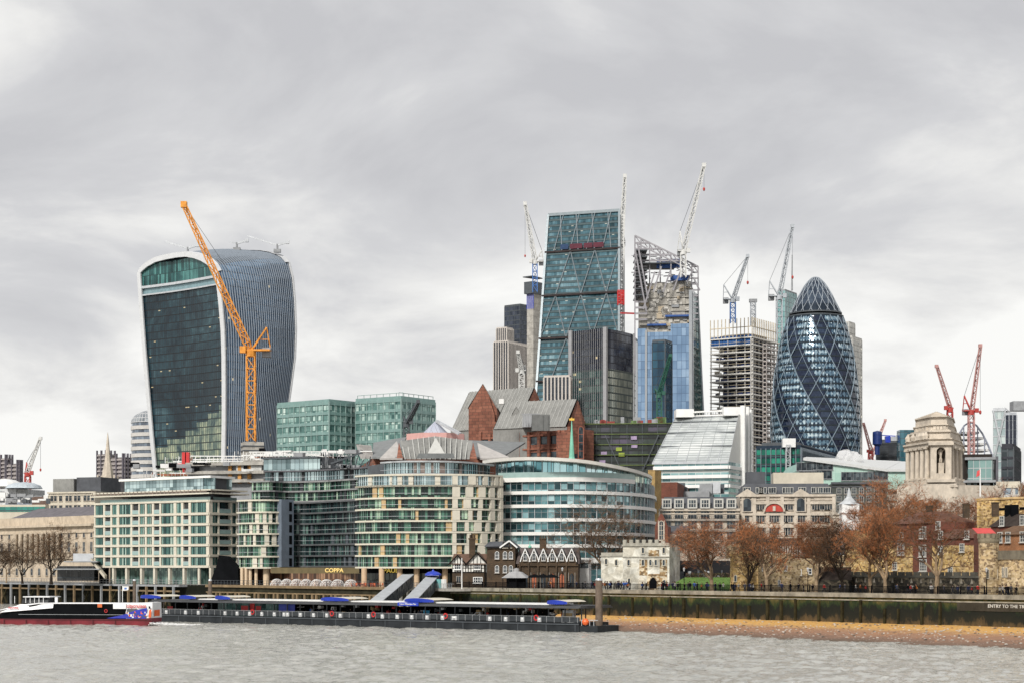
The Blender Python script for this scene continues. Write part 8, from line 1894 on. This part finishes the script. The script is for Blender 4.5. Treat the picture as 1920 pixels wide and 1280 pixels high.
tree('plane_b', 1438, 1103, 322, 128, 'bare tree in front of the square brown gatehouse, left of its door', 2.1, 1.15)
tree('plane', 1530, 1106, 318, 132, 'bare pale trunked tree right of the square brown gatehouse', 3.9, 1.05)
tree('dark', 1578, 1108, 312, 158, 'thick dark trunked bare tree between gatehouse and lodging house', 4.2, 1.0)
tree('russet', 1496, 1104, 345, 128, 'bare russet tree behind the square brown gatehouse', 5.0, 1.1)
tree('plane_b', 1633, 1108, 304, 140, 'slim bare tree in front of the high yellow inner wall', .8, .95)
tree('plane', 1660, 1108, 300, 150, 'bare leaning tree just left of the lodging house windows', 5.2, .95)
tree('plane_b', 1755, 1110, 293, 172, 'large bare forked tree in front of the brick lodging house', 3.4, .95)
tree('spread', 1143, 1100, 383, 175, 'wide spreading bare tree rising behind the white stone tower', .5, .92)
tree('russet', 1690, 1090, 400, 200, 'tall russet bare tree left of the pale columned stone tower', 1.0, .9)
tree('russet', 1738, 1090, 372, 165, 'tall russet bare tree behind the brick lodging house roof', 2.2, 1.1)
tree('russet', 1790, 1090, 365, 168, 'russet bare tree right of the lodging house chimneys', 4.4, 1.1)
tree('russet', 1712, 1090, 420, 165, 'russet bare tree at the foot of the pale columned stone tower', 3.1, 1.2)
tree('russet', 1832, 1090, 380, 150, 'russet bare tree behind the red roofed lodge', 0.2, 1.0)
tree('russet', 1610, 1090, 385, 150, 'russet bare tree in front of the dark slate faced building', 5.6, 1.1)
tree('russet', 1925, 1090, 380, 190, 'russet bare tree cut by the right edge of the picture', 2.9, .8)
tree('plane', 1385, 1090, 385, 120, 'bare russet tree in front of the dormered stone building', 2.5, 1.2)
tree('plane_b', 1300, 1090, 392, 118, 'thin bare tree over the dark covered stalls', 1.7, .9)
tree('dark', 42, 1088, 520, 95, 'small dark bare tree at the left end of the stone customs building', .9, 1.0)
tree('dark', 96, 1088, 508, 112, 'larger dark bare tree in front of the stone customs building columns', 2.4, 1.15)
tree('dark', -4, 1088, 520, 95, 'dark bare tree cut by the left edge of the picture', 3.4, 1.0)
tree('spread', 12, 1088, 545, 75, 'small brown bare tree between the two at the left edge', 4.1, .7)
# ------------------------------------------------------------------ people on the promenade
def person_meshes(pose):
    st = {0: .0, 1: .16, 2: .28}[pose]
    V_ = [(0, (0, 0, .95), .15), (1, (0, 0, 1.2), .155), (2, (0, 0, 1.4), .16), (3, (0, 0, 1.5), .06), (4, (0, -.01, 1.62), .095), (5, (0, 0, 1.70), .08),
          (6, (.19, 0, 1.38), .06), (7, (.24, -.03-st*.3, 1.12), .045), (8, (.24, -.12-st*.5, .9), .035), (9, (-.19, 0, 1.38), .06), (10, (-.24, .03+st*.3, 1.12), .045), (11, (-.22, -.05+st*.6, .9), .035),
          (12, (.09, 0, .88), .1), (13, (.1, -st*.5, .48), .07), (14, (.1, -st, .08), .05), (15, (.1, -st-.16, .03), .04), (16, (-.09, 0, .88), .1), (17, (-.1, st*.5, .48), .07), (18, (-.1, st, .08), .05), (19, (-.1, st-.16, .03), .04)]
    E = [(0, 1), (1, 2), (2, 3), (3, 4), (4, 5), (2, 6), (6, 7), (7, 8), (2, 9), (9, 10), (10, 11), (0, 12), (12, 13), (13, 14), (14, 15), (0, 16), (16, 17), (17, 18), (18, 19)]
    body = skin_figure(V_, E, 1)
    C_ = [(0, (0, 0, .80), .19), (1, (0, 0, 1.05), .18), (2, (0, 0, 1.38), .185), (6, (.2, 0, 1.38), .08), (7, (.25, -.03-st*.3, 1.12), .065), (8, (.245, -.11-st*.45, .94), .05), (9, (-.2, 0, 1.38), .08), (10, (-.25, .03+st*.3, 1.12), .065), (11, (-.225, -.04+st*.55, .94), .05)]
    E2 = [(0, 1), (1, 2), (2, 3), (3, 4), (4, 5), (2, 6), (6, 7), (7, 8)]
    coat = skin_figure(C_, E2, 1); mb = MB(); mb.lathe((0, .02, 1.63), [(.1, -.06), (.115, .02), (.1, .08), (.05, .12), (.01, .13)], 10); o = mb.build('h', []) ; hair = o.data; bpy.data.objects.remove(o)
    return body, coat, hair
SKIN_T = plain('trousers_and_skin', (.035, .035, .045), .8, .2); HAIRM = plain('dark_hair', (.03, .02, .015), .8, .2)
poses = [person_meshes(i) for i in range(3)]
for b_, c_, h_ in poses:
    b_.materials.clear(); b_.materials.append(SKIN_T); b_.materials.append(plain('skin', (.45, .28, .2), .6, .05)) if 'skin' not in bpy.data.materials else b_.materials.append(bpy.data.materials['skin'])
    for p in b_.polygons:
        cz = p.center.z; p.material_index = 1 if (cz > 1.47 or (abs(p.center.x) > .19 and cz < .95)) else 0
    c_.materials.clear(); c_.materials.append(BLACK); h_.materials.clear(); h_.materials.append(HAIRM)
COATS = [('black', BLACK), ('navy', plain('coat_navy', (.02, .03, .09))), ('red', plain('coat_red', (.5, .04, .03))), ('dark grey', plain('coat_grey', (.08, .08, .09))), ('pale', plain('coat_pale', (.5, .48, .45))), ('orange', plain('coat_orange', (.6, .2, .04))), ('blue', plain('coat_blue', (.05, .12, .4)))]
def person(x, o, rz, coat, pose, where, group='people walking on the promenade', base=None, z=None):
    q = base or W_.P(W_.s_(x), 0, -o); loc = (q.x, q.y, (PROM+.02) if z is None else z); nm, m_ = COATS[coat]
    t_ = thing('person', 'person in %s coat %s %s' % (nm, ('standing', 'strolling', 'striding')[pose], where), 'person', loc, rz, group=group, scale=random.uniform(.94, 1.08))
    for n_, me in zip(('body', 'coat', 'hair'), poses[pose]):
        ob = bpy.data.objects.new(n_, me); C.objects.link(ob); ob.parent = t_
        if n_ == 'coat': ob.material_slots[0].link = 'OBJECT'; ob.material_slots[0].material = m_
rs = random.Random(77)
def land(x): return ('beside the black parasols' if x < 1060 else 'in front of the white annex' if x < 1125 else 'in front of the white stone tower' if x < 1257 else 'below the grass bank' if x < 1370 else 'in front of the round yellow tower' if x < 1420 else 'in front of the square gatehouse' if x < 1500 else 'below the low stone curtain wall' if x < 1600 else 'in front of the dark curtain wall' if x < 1835 else 'by the round pale turret')
for k in range(112):
    x = rs.choice((rs.uniform(1010, 1125), rs.uniform(1090, 1260), rs.uniform(1200, 1350), rs.uniform(1350, 1600), rs.uniform(1600, 1830), rs.uniform(1840, 1918)))
    person(x, rs.uniform(1.2, 7.5), rs.choice((1.2, -1.9, .3, 3.0))+rs.uniform(-.4, .4), rs.choice((0, 0, 0, 1, 1, 2, 3, 3, 4, 5, 6)), rs.choice((0, 1, 1, 2)), land(x))
# lamp posts
l0 = None
for x, y0, w_h in ((1268, 1100, 'at the foot of the grass bank'), (1040, 1100, 'beside the black parasols'), (1500, 1104, 'right of the square gatehouse'), (1835, 1110, 'left of the round pale turret')):
    q = W_.P(W_.s_(x), PROM, -2); lab = 'black iron lamp post with lantern '+w_h
    if l0: copy_tree(l0, q, 0, label=lab); continue
    l0 = thing('street_lamp', lab, 'lamp post', q, group='lamp posts on the promenade'); mb = MB(); mb.lathe((0, 0, 0), [(.2, 0), (.16, .5), (.07, .7), (.06, 3.6), (.1, 3.7)], 8); mb.box((0, 0, 3.2), (.7, .06, .06)); mb.build('post', BLACK, l0, world=False); mb = MB(); mb.lathe((0, 0, 3.7), [(.1, 0), (.22, .5), (.24, .52), (.02, .75)], 6); mb.build('lantern', STEEL, l0, world=False)
# white flag staff beside the cottage
q = at(866, 1100, 378); f_ = thing('flagpole', 'bare white flagstaff in front of the half timbered cottage', 'flagpole', (q.x, q.y, PROM)); mb = MB(); mb.tube((q.x, q.y, PROM), (q.x, q.y, zat(1045, 378)), .12, .08, 8); mb.build('pole', WHITE, f_)
# drifting steam by the rounded tower
def steam_mat():
    m_ = bpy.data.materials.new('steam'); m_.use_nodes = True; t = m_.node_tree; n = t.nodes; l = t.links
    for q in list(n): n.remove(q)
    o = n.new('ShaderNodeOutputMaterial'); v_ = n.new('ShaderNodeVolumePrincipled'); v_.inputs['Color'].default_value = (.95, .95, .95, 1); g = n.new('ShaderNodeNewGeometry')
    no = n.new('ShaderNodeTexNoise'); no.inputs['Scale'].default_value = .4; no.inputs['Detail'].default_value = 5; l.new(g.outputs['Position'], no.inputs['Vector'])
    mr = n.new('ShaderNodeMapRange'); l.new(no.outputs['Fac'], mr.inputs[0]); mr.inputs[1].default_value = .46; mr.inputs[2].default_value = .6; mr.inputs[3].default_value = 0; mr.inputs[4].default_value = 2
    l.new(mr.outputs[0], v_.inputs['Density']); l.new(v_.outputs[0], o.inputs['Volume']); return m_
mb = MB()
for (x, y, r) in ((1586, 857, 3.2), (1596, 858, 3), (1606, 861, 2.4)): mb.lathe(at(x, y, 655), [(.05, -r), (r*.8, -r*.7), (r*1.2, 0), (r*.8, r*.7), (.05, r)], 12)
tag(mb.build('steam_cloud', steam_mat(), smooth=True), 'puff of white steam over the mint green office roof', 'steam', kind='stuff')
# ------------------------------------------------------------------ pier pontoon, gangways, boat
def pontoon():
    t_ = thing('pier_pontoon', 'long dark floating pier with flat roof, glazed waiting rooms and steel hull', 'pier', (-30, 345, 0))
    A, B = g2(296, 372), g2(1086, 311); W = Wall(A, B); HUL = plain('pontoon_hull', (.03, .034, .038), .5, .35, .3, dirt=.3); deck = 1.55
    mb = MB(); W.box(mb, 0, W.L, -.5, deck, -9, 0); mb.build('hull', HUL, t_)
    mb = MB(); W.box(mb, 0, W.L, deck-.35, deck-.2, .003, .15); s_ = 0
    while s_ < W.L: W.box(mb, s_, s_+.12, .1, deck-.35, .003, .08); s_ += 6
    mb.build('hull_rubbing_strip', DSTEEL, t_)
    zr = lambda a: 4.35
    mb = MB(); W.box(mb, -1.5, W.L+.5, 4.0, 4.15, -9.5, .9); W.box(mb, -1.5, W.L+.5, 4.15, 4.45, -9, .3); mb.build('roof', plain('pier_roof', (.08, .083, .088), .6, .2), t_)
    mb = MB(); W.box(mb, 8, W.L-6, 4.5, 4.72, -7, -1.0); mb.build('white_roof_edge', WHITE, t_)
    mb = MB(); s_ = .5
    while s_ < W.L: W.box(mb, s_, s_+.16, deck, 4.0, -1.2, -1.0); W.box(mb, s_, s_+.14, deck, 4.0, -7.5, -7.3); s_ += 3.4
    mb.build('roof_posts', DSTEEL, t_)
    # glazed railing panels along the edge with service boxes
    mb = MB(); W.box(mb, 0, W.L, deck+.1, deck+.95, -.16, -.12); mb.build('railing_panels', plain('mesh_panel', (.045, .05, .055), .4, .3), t_)
    mb = MB(); W.box(mb, 0, W.L, deck+1.0, deck+1.06, -.18, -.1); s_ = 0
    while s_ < W.L: W.box(mb, s_, s_+.07, deck, deck+1.03, -.17, -.08); s_ += 1.6
    mb.build('handrail', GREY, t_)
    GW = glass('waiting_room_glass', [(.015, .05, .05), (.06, .15, .14), (.22, .34, .31)], 1.5, 3, (.02, .03, .03), .06, 0, metal=.2, tilt=.04, base_noise=.5, nscale=.3)
    for a, b in ((398, 522), (596, 660)):
        mb = MB(); s0, s1 = W.s_(a), W.s_(b); 
        if a < 500: W.box(mb, s0, s1, deck, 3.9, -5.5, -1.6, 0); W.quad(mb, s0, s1, deck, 3.9, -1.55); mb.build('waiting_room', GW, t_)
    mb = MB(); W.box(mb, 0, W.s_(985), deck, 3.6, -8.6, -8.4); mb.build('added_dark_sheet', plain('pier_interior_shade', (.03, .026, .022), .8, .6, .8), t_)  # dark sheet added behind the deck to make the interior read dark
    mb = MB(); s0, s1 = W.s_(300), W.s_(396); W.box(mb, s0, s1, deck, 3.9, -6, -3); W.box(mb, W.s_(524), W.s_(700), deck, 3.9, -6, -4); W.box(mb, W.s_(735), W.s_(860), deck, 3.9, -6.5, -5); mb.build('dark_cabins', BLACK, t_)
    items = [(309, RED, 1.5, 1.0, 'red_sign'), (365, RED, .9, .8, 'red_sign'), (450, RED, 2.2, 1.6, 'red_poster'), (463, RED, 1.2, 2.6, 'red_poster'), (475, RED, 1.4, 1.6, 'red_poster'), (528, BLUE, 4.2, 2.3, 'blue_panel'), (790, plain('cyan_panel', (.05, .3, .5)), 1.4, 1.2, 'blue_panel')]
    for x, m_, wd, h, nm in items:
        mb = MB(); s_ = W.s_(x); W.box(mb, s_-wd/2, s_+wd/2, deck+.9, deck+.9+h*.62, -1.5, -1.42); mb.build(nm, m_, t_)
    rs = random.Random(51); box_ = MB(); box_.box((0, 0, .42), (.75, .2, .75)); o = box_.build('x', [plain('box_grey', (.42, .43, .44))]); bm_ = o.data; bpy.data.objects.remove(o)
    lit = MB(); lit.box((0, -.12, .55), (.28, .03, .3)); o = lit.build('x', [WHITE]); lm = o.data; bpy.data.objects.remove(o)
    for x in [400+z/3.84 for z in (85, 172, 262, 350, 440, 510, 535, 628, 722, 818, 915, 1118, 1218, 1325, 1430, 1540, 1650, 1730)]+[800+z/3.84 for z in (115, 205, 455, 570, 690, 812)]+[312, 348, 372]:
        s_ = W.s_(x); b1 = put(bm_, t_, W.P(s_, deck, -.02), W.rz, 'service_box'); b2 = bpy.data.objects.new('box_label', lm); C.objects.link(b2); b2.parent = b1
    for x in (473, 622, 700, 835, 1005): 
        mb = MB(); p = W.P(W.s_(x), deck+.75, -.05); ang = 0
        for i in range(12): a0, a1 = i*math.pi/6, (i+1)*math.pi/6; f_ = lambda a: p+Vector((W.d.x*math.cos(a), W.d.y*math.cos(a), math.sin(a)))*.42; mb.bar(f_(a0), f_(a1), .17)
        mb.build('lifebuoy', RED, t_)
    mb = MB(); rs = random.Random(52)
    for k in range(70): s_ = rs.uniform(2, W.L-2); z = deck+rs.uniform(.6, 2); W.box(mb, s_, s_+rs.uniform(.2, .9), z, z+rs.uniform(.2, .7), -3.4, -2.6, k % 6)
    mb.build('posters_and_notices', [RED, WHITE, DSTEEL, STEEL, BLACK, OCHRE], t_)
    mb = MB(); s_ = W.s_(1045); W.box(mb, s_, s_+2.2, deck, deck+2.1, -2.4, -1.6, 0); W.box(mb, s_+.2, s_+2, deck+.9, deck+1.6, -1.58, -1.5, 1); mb.build('ticket_kiosk', [STEEL, OCHRE], t_)
    a = W.P(W.s_(872), deck+.1, -.6); mb = MB(); mb.bar(a, a+Vector((1.6, 0, 1.3)), .12); mb.bar(a+Vector((.9, 0, 0)), a+Vector((2.4, 0, 1.3)), .12); mb.bar(a+Vector((1.6, 0, 1.3)), a+Vector((2.4, 0, 1.3)), .12); mb.build('boarding_ramp', STEEL, t_)
    # lower end section with orange buoy
    W2 = Wall(B+Vector((.05, -.03)), g2(1120, 309)); mb = MB(); W2.box(mb, 0.02, W2.L, -.5, 1.1, -7, -.05); mb.build('end_hull', HUL, t_)
    mb = MB(); [W2.box(mb, s_, s_+.08, 1.1, 2.1, -.2, -.1) for s_ in (.3, 1.1, 1.9, 2.7)]; W2.box(mb, .2, W2.L, 2.0, 2.1, -.22, -.1); mb.build('end_railing', STEEL, t_)
    for k, (a, b) in enumerate(((250, 300), (335, 366), (402, 430), (600, 652), (757, 812), (1024, 1062))):
        s0, s1 = W.s_(max(a, 262)), W.s_(b); z = 4.5; mb = MB(); m0 = []; n = 10
        for i in range(n+1): t = i/n; m0.append((s0+(s1-s0)*t, math.sin(math.pi*t)**.6))
        top, bot = [], []
        for s_, h in m0: top.append((W.P(s_, z+.55+.35*h, -.2+.9*h), W.P(s_, z+.55+.35*h, -6))); bot.append(W.P(s_, z+.2-.05*h, -.2+.7*h))
        for (a1, b1), (a2, b2), c1, c2 in zip(top, top[1:], bot, bot[1:]): mb.quad(c1, c2, a2, a1, 0); mb.quad(a1, a2, b2, b1, 1)
        mb.build('blue_canopy', [BLUE, CREAM], t_)
    for x in (758+14,): 
        s_ = W.s_(x); mb = MB(); W.box(mb, s_-2.4, s_+2.4, 4.02, 4.62, .95, 1.1); mb.build('blue_sign_board', BLUE, t_); text_obj('pier_sign', 'Tower Millennium Pier', .42, WHITE, t_, W.P(s_, 4.32, 1.13), W.rz)
    ob = at(1080, 1167, 310); bu = thing('orange_buoy', 'round orange fender ball on the low end of the pier', 'buoy', ob); mb = MB(); mb.lathe(W2.P(1.2, 1.75, .0), [(.02, -.6), (.45, -.42), (.62, 0), (.45, .42), (.02, .6)], 12); mb.build('fender_ball', plain('buoy_orange', (.75, .13, .03), .5, .1), bu)
    return W
PW = pontoon()
for k in range(30):
    x = random.Random(60+k).uniform(530, 1070); q = PW.P(PW.s_(x), 0, -2.2-(k % 3)*.7); person(0, 0, k, (0, 1, 2, 3, 0, 4, 6)[k % 7], k % 2, 'on the floating pier '+('west of the gangways' if x < 700 else 'between the gangways' if x < 800 else 'east of the gangways'), 'people waiting on the floating pier', base=q, z=1.57)
def gangway(xa, xb, xt, xt2, lab):
    Ya, Yt = 352-(xa-700)*.08, 392-(xt-800)*.06
    p0 = at((xa+xb)/2, 0, Ya); p1 = at((xt+xt2)/2, 0, Yt); z0, z1 = 1.6, PROM+.3; wd = 2.3; h = 2.5
    a, b = Vector((p0.x, p0.y, z0)), Vector((p1.x, p1.y, z1)); d = (b-a); sd_ = Vector((1, .35, 0)).normalized()*wd/2
    t_ = thing('gangway', lab, 'gangway', a); mb = MB(); up = Vector((0, 0, h)); mb.obox(a-sd_, sd_*2, d, (0, 0, .2)); mb.build('walkway', DSTEEL, t_)
    mb = MB(); mb.obox(a-sd_*1.15+up, sd_*2.3, d, (0, 0, .14)); [mb.obox(a-sd_*1.17+up+d*f_+Vector((0, 0, .14)), sd_*2.34, d*.012, (0, 0, .07), 0) for f_ in (.2, .4, .6, .8)]; mb.build('roof_panels', plain('gangway_roof', (.42, .44, .46), .5, .15, .6), t_)
    mb = MB()
    for sg in (-1, 1):
        for i in range(15): f_ = i/14; mb.bar(a+sd_*sg+d*f_, a+sd_*sg+d*f_+up, .09); 
        for i in range(14): mb.bar(a+sd_*sg+d*i/14+(up if i % 2 else Vector()), a+sd_*sg+d*(i+1)/14+(Vector() if i % 2 else up), .07)
        for hh2 in (.5, 1.0): mb.bar(a+sd_*sg+Vector((0, 0, hh2)), b+sd_*sg+Vector((0, 0, hh2)), .06)
    mb.build('side_trusses', DSTEEL, t_)
    mb = MB(); o = a+sd_*.98; mb.quad(o+Vector((0, 0, .2)), o+d+Vector((0, 0, .2)), o+d+up*.95, o+up*.95); mb.build('side_screen', plain('gangway_screen', (.07, .08, .09), .3, .2), t_)
gangway(690, 712, 755, 775, 'covered sloping gangway to the pier, the left of the two')
gangway(752, 775, 800, 828, 'covered sloping gangway to the pier, the right of the two')
br = thing('gangway_landing', 'raised landing platform with blue canopy where the gangways meet the bank', 'landing', at(835, 1100, 385)); Wl = Wall(g2(770, 399), g2(880, 380)); mb = MB(); Wl.box(mb, 0, Wl.L, PROM-.5, PROM+.02, -.5, 4); mb.build('deck', CONC, br)
mb = MB(); [Wl.box(mb, s_, s_+.5, -.4, PROM-.5, 3, 3.5) for s_ in (1, 4, 7, 10)]; mb.build('support_legs', CONC, br)
mb = MB(); Wl.box(mb, 0, Wl.L, PROM+1.0, PROM+1.06, 3.8, 3.88); [Wl.box(mb, s_*.6, s_*.6+.05, PROM, PROM+1.0, 3.8, 3.88) for s_ in range(int(Wl.L/.6))]; mb.build('railing', GREY, br)
q = at(812, 1076, 388); mb = MB(); mb.lathe(q, [(1.75, -.2), (1.7, .1), (1.1, .5), (.3, .7), (.15, 1.0), (.02, 1.05)], 16); mb.build('blue_canopy', BLUE, br)
mb = MB(); [mb.tube(q+Vector((x, 0, -3)), q+Vector((x, 0, 0)), .08) for x in (-1.3, 1.3)]; mb.build('canopy_posts', BLUE, br)
mb = MB(); [mb.box(Wl.P(Wl.s_(x), PROM+1.0, 2.5), (1.2, .5, 1.9), Wl.rz, k) for k, x in enumerate((842, 851))]; mb.build('notice_boards', [plain('teal_board', (.2, .5, .5)), WHITE], br)
def pile(x, yb, yt, wpx, lab, mat, rec=False):
    Y = 11*F/(yb-HZ); q = at(x, yb, Y); r = wpx/2/F*Y; t_ = thing('mooring_pile', lab, 'pile', (q.x, q.y, 0)); mb = MB(); zt = zat(yt, Y)
    mb.tube((q.x, q.y, -1), (q.x, q.y, zt), r, r, 16); mb.build('pile_shaft', mat, t_, smooth=False); mb = MB(); mb.tube((q.x, q.y, zt), (q.x+.02, q.y, zt+.35), r*1.08, r*.8, 16); mb.build('pile_cap', STEEL, t_)
RP = plain('rusty_pile', (.16, .12, .09), .9, .45, .5, dirt=.5, streak=.6)
pile(1123, 1184, 1087, 13.5, 'big grey rusty mooring pile at the right end of the pier', RP)
pile(394, 1158, 1088, 7, 'dark mooring pile behind the pier left of the orange lit terrace', RP)
pile(252, 1160, 1088, 6, 'slim dark mooring pile behind the white stern of the boat', RP)
pile(726, 1152, 1083, 6, 'dark mooring pile by the left gangway, left one of the pair', plain('dark_pile', (.05, .05, .05), .8, .4)); pile(734.5, 1152, 1083, 6, 'dark mooring pile by the left gangway, right one of the pair', plain('dark_pile2', (.05, .05, .05), .8, .4))
def boat():
    Y = 350; W = Wall(g2(-75, Y+4), g2(286, Y-3)); L_ = W.L; t_ = thing('river_boat', 'long dark windowed sightseeing boat with white stern and maroon hull', 'boat', (W.A.x, W.A.y, 0))
    MAR = plain('maroon_hull', (.20, .025, .035), .45, .3, .4); BW = plain('boat_white', (.78, .78, .78), .35, .05); beam = 5.5
    P = lambda s_, z, o: W.P(s_, z, o)
    # hull with raked ends
    def loft(secs, mats, nm, smooth=False):
        mb = MB(); k = len(secs[0]); vs = [p for s_ in secs for p in s_]; fs = []
        for i in range(len(secs)-1):
            for j in range(k): fs.append((i*k+j, (i+1)*k+j, (i+1)*k+(j+1) % k, i*k+(j+1) % k))
        fs += [tuple(range(k)), tuple(range(len(vs)-1, len(vs)-1-k, -1))]; mb.add(vs, fs); return mb.build(nm, mats, t_, smooth=smooth)
    def sec(s_, z0, z1, i=0, j=0): return [P(s_, z0, -i), P(s_, z0, -beam+i), P(s_, z1, -beam+j), P(s_, z1, -j)]
    loft([sec(2, -.3, 1.0, 3, 2.6), sec(5, -.4, 1.05, 1.2, .6), sec(9, -.4, 1.1, .4, 0), sec(L_-3, -.4, 1.15, .3, 0), sec(L_-.3, .2, 1.45, .3, 0)], MAR, 'hull')
    mb = MB(); W.box(mb, 9, L_-.4, .98, 1.12, .01, .14); s_ = 9.
    while s_ < L_-3: W.box(mb, s_, s_+.12, -.1, .98, 0, .1); s_ += 4.5
    mb.build('rubbing_strake', plain('strake', (.10, .02, .025)), t_)
    BG = glass('boat_window_glass', [(.004, .005, .007), (.008, .01, .013), (.02, .024, .03)], 2.2, 3, (.002, .002, .003), .02, 0, metal=.0, rough=.6, tilt=.0)
    s0, s1 = 10, W.s_(236); loft([sec(6, 1.1, 1.5, 1.5, 2), sec(10, 1.1, 2.9, .3, .6), sec(15, 1.1, 3.9, .15, .45), sec(s1, 1.15, 4.0, .15, .45)], BLACK, 'saloon')
    mb = MB(); W.quad(mb, 14, s1-.5, 1.4, 3.5, .0+.02); mb.add([P(14, 1.3, -.1), P(s1-.2, 1.3, -.1), P(s1-.2, 3.7, -.38), P(14, 3.7, -.38)], [(0, 1, 2, 3)], 0, [[(14, 0), (44, 0), (44, 2.5), (14, 2.5)]]); mb.f = mb.f[1:]; mb.m = mb.m[1:]; mb.uv = mb.uv[1:]; mb.build('saloon_windows', BLACK, t_)
    mb = MB(); W.box(mb, 12, s1, 1.95, 2.0, .0, .05); mb.build('window_line', STEEL, t_)
    loft([sec(7, 2.6, 2.75, 1.6, 2.2), sec(12, 3.4, 3.8, .5, 1.1), sec(16, 4.0, 4.18, .3, .7), sec(L_-1.2, 4.05, 4.22, .3, .7)], BW, 'white_roof')
    # white forward flare and wheelhouse
    mb = MB(); mb.add([P(8, 2.3, -.2), P(19, 3.2, .0), P(19, 3.95, -.3), P(12, 3.9, -.8)], [(0, 1, 2, 3)]); mb.build('white_flash', BW, t_)
    wa, wb = W.s_(42), W.s_(84); loft([sec(wa-1, 4.1, 4.9, 1.8, 2.2), sec(wa+.6, 4.1, 5.2, 1.4, 1.9), sec(wb, 4.1, 5.2, 1.4, 1.9)], BG, 'wheelhouse'); mb = MB(); W.box(mb, wa-.4, wb+.5, 5.2, 5.38, -6.2, -1.1); mb.build('wheelhouse_roof', BW, t_)
    mb = MB(); [W.box(mb, wa+i*.9, wa+i*.9+.1, 4.1, 5.2, -1.42, -1.32) for i in range(5)]; mb.bar(P(wa-3, 4, -3), P(wa-3, 5.4, -3), .08); mb.bar(P(wb+1, 4.2, -3), P(wb+1, 5.2, -3), .5); mb.build('window_frames', BW, t_)
    # stern: white superstructure
    loft([sec(s1, 1.2, 4.1, .1, .3), sec(L_-1.2, 1.3, 4.35, .1, .3), sec(L_-.2, 1.4, 4.3, .25, .5)], BW, 'stern_superstructure')
    sa, sb = W.s_(212), W.s_(278); mb = MB(); f = .06
    W.box(mb, sa, W.s_(236), 3.1, 4.05, -.3, .0, 1); W.quad(mb, W.s_(238), W.s_(258), 1.7, 3.1, .03, 0)
    mb.add([P(W.s_(200), 1.3, .06), P(W.s_(274), 1.3, .06), P(W.s_(276), 3.3, .06), P(W.s_(256), 2.9, .06), P(W.s_(232), 2.0, .06)], [(0, 1, 2, 3, 4)], 2)
    rs = random.Random(9)
    for k in range(30): s_ = W.s_(rs.uniform(236, 276)); z = rs.uniform(1.4, 2.4); W.quad(mb, s_, s_+rs.uniform(.15, .4), z, z+rs.uniform(.15, .5), .08, rs.choice((0, 1, 3)))
    mb.add([P(W.s_(278.5), 1.5, .07), P(W.s_(283.5), 1.5, .07), P(W.s_(284), 3.0, .07), P(W.s_(280), 2.9, .07)], [(0, 1, 2, 3)], 3); mb.add([P(L_-.1, 1.7, -1.2), P(L_-.1, 1.75, -4), P(L_-.1, 2.9, -4), P(L_-.1, 2.85, -1.2)], [(0, 1, 2, 3)], 3)
    W.quad(mb, W.s_(279), W.s_(282), 3.15, 3.6, .06, 4)
    mb.build('stern_graphics', [DSTEEL, BW, plain('graphic_blue', (.03, .04, .38)), plain('graphic_orange', (.75, .13, .03)), BLACK], t_)
    mb = MB(); W.box(mb, W.s_(183), W.s_(191.5), 3.35, 4.0, 0, .08); mb.build('orange_sign', plain('sign_orange', (.6, .14, .04)), t_)
    mb = MB(); p = P(W.s_(199), 2.7, .12)
    for i in range(12): a0, a1 = i*math.pi/6, (i+1)*math.pi/6; f_ = lambda a: p+Vector((W.d.x*math.cos(a), W.d.y*math.cos(a), math.sin(a)))*.28; mb.bar(f_(a0), f_(a1), .1)
    mb.build('lifebuoy', RED, t_)
    text_obj('stern_lettering', 'citycruises', 1.0, RED, t_, P(W.s_(256), 3.62, .06), W.rz, bold=.012, sx=.92); text_obj('bow_lettering', 'citycruises', .5, RED, t_, P(W.s_(25), 3.25, .04), W.rz, bold=.01)
    mb = MB(); mb.bar(P(W.s_(222), 4.3, -2), P(W.s_(222), 7.4, -2), .09); mb.bar(P(W.s_(213), 4.3, -2.5), P(W.s_(213), 6.6, -2.5), .07); mb.build('flagstaff', WHITE, t_)
    mb = MB(); a = P(W.s_(222), 6.5, -2); mb.add([a, a+Vector((1.1, 0, .1)), a+Vector((1.15, .1, .8)), a+Vector((0, 0, .85))], [(0, 1, 2, 3), (3, 2, 1, 0)]); mb.add([a+Vector((.35, -.03, .2)), a+Vector((.8, -.02, .25)), a+Vector((.8, -.02, .6)), a+Vector((.35, -.03, .6))], [(0, 1, 2, 3)], 1); mb.build('flag', [WHITE, plain('flag_blue', (.1, .2, .5))], t_)
    # wake
    mb = MB(); rs = random.Random(61)
    for k in range(700):
        u = rs.random()**1.6; s_ = L_-.5+u*9; p = P(s_, .1+rs.random()*.45*(1-u)**2, rs.uniform(-5, .8+u)); r = rs.uniform(.06, .28)*(1-u*.6); mb.lathe(p, [(.01, -r*.5), (r, 0), (.01, r*.5)], 5)
    tag(mb.build('foam_wake', plain('white_foam', (.80, .80, .78), .6, .05)), 'white foam churned up behind the stern of the boat', 'foam', kind='stuff')
boat()
# ------------------------------------------------------------------ look-alikes told apart by their place from left to right
same = {}
for o in C.objects:
    if o.parent is None and o.get('category'): same.setdefault(o['label'], []).append(o)
ORD = ('leftmost', 'second from left', 'third from left', 'fourth from left', 'fifth from left', 'sixth from left', 'seventh from left', 'eighth from left')
for lab, os_ in same.items():
    if len(os_) > 1:
        os_.sort(key=lambda o: o.location.x/o.location.y)
        for k, o in enumerate(os_): o['label'] = lab+', '+('rightmost' if k == len(os_)-1 else ORD[min(k, 7)])
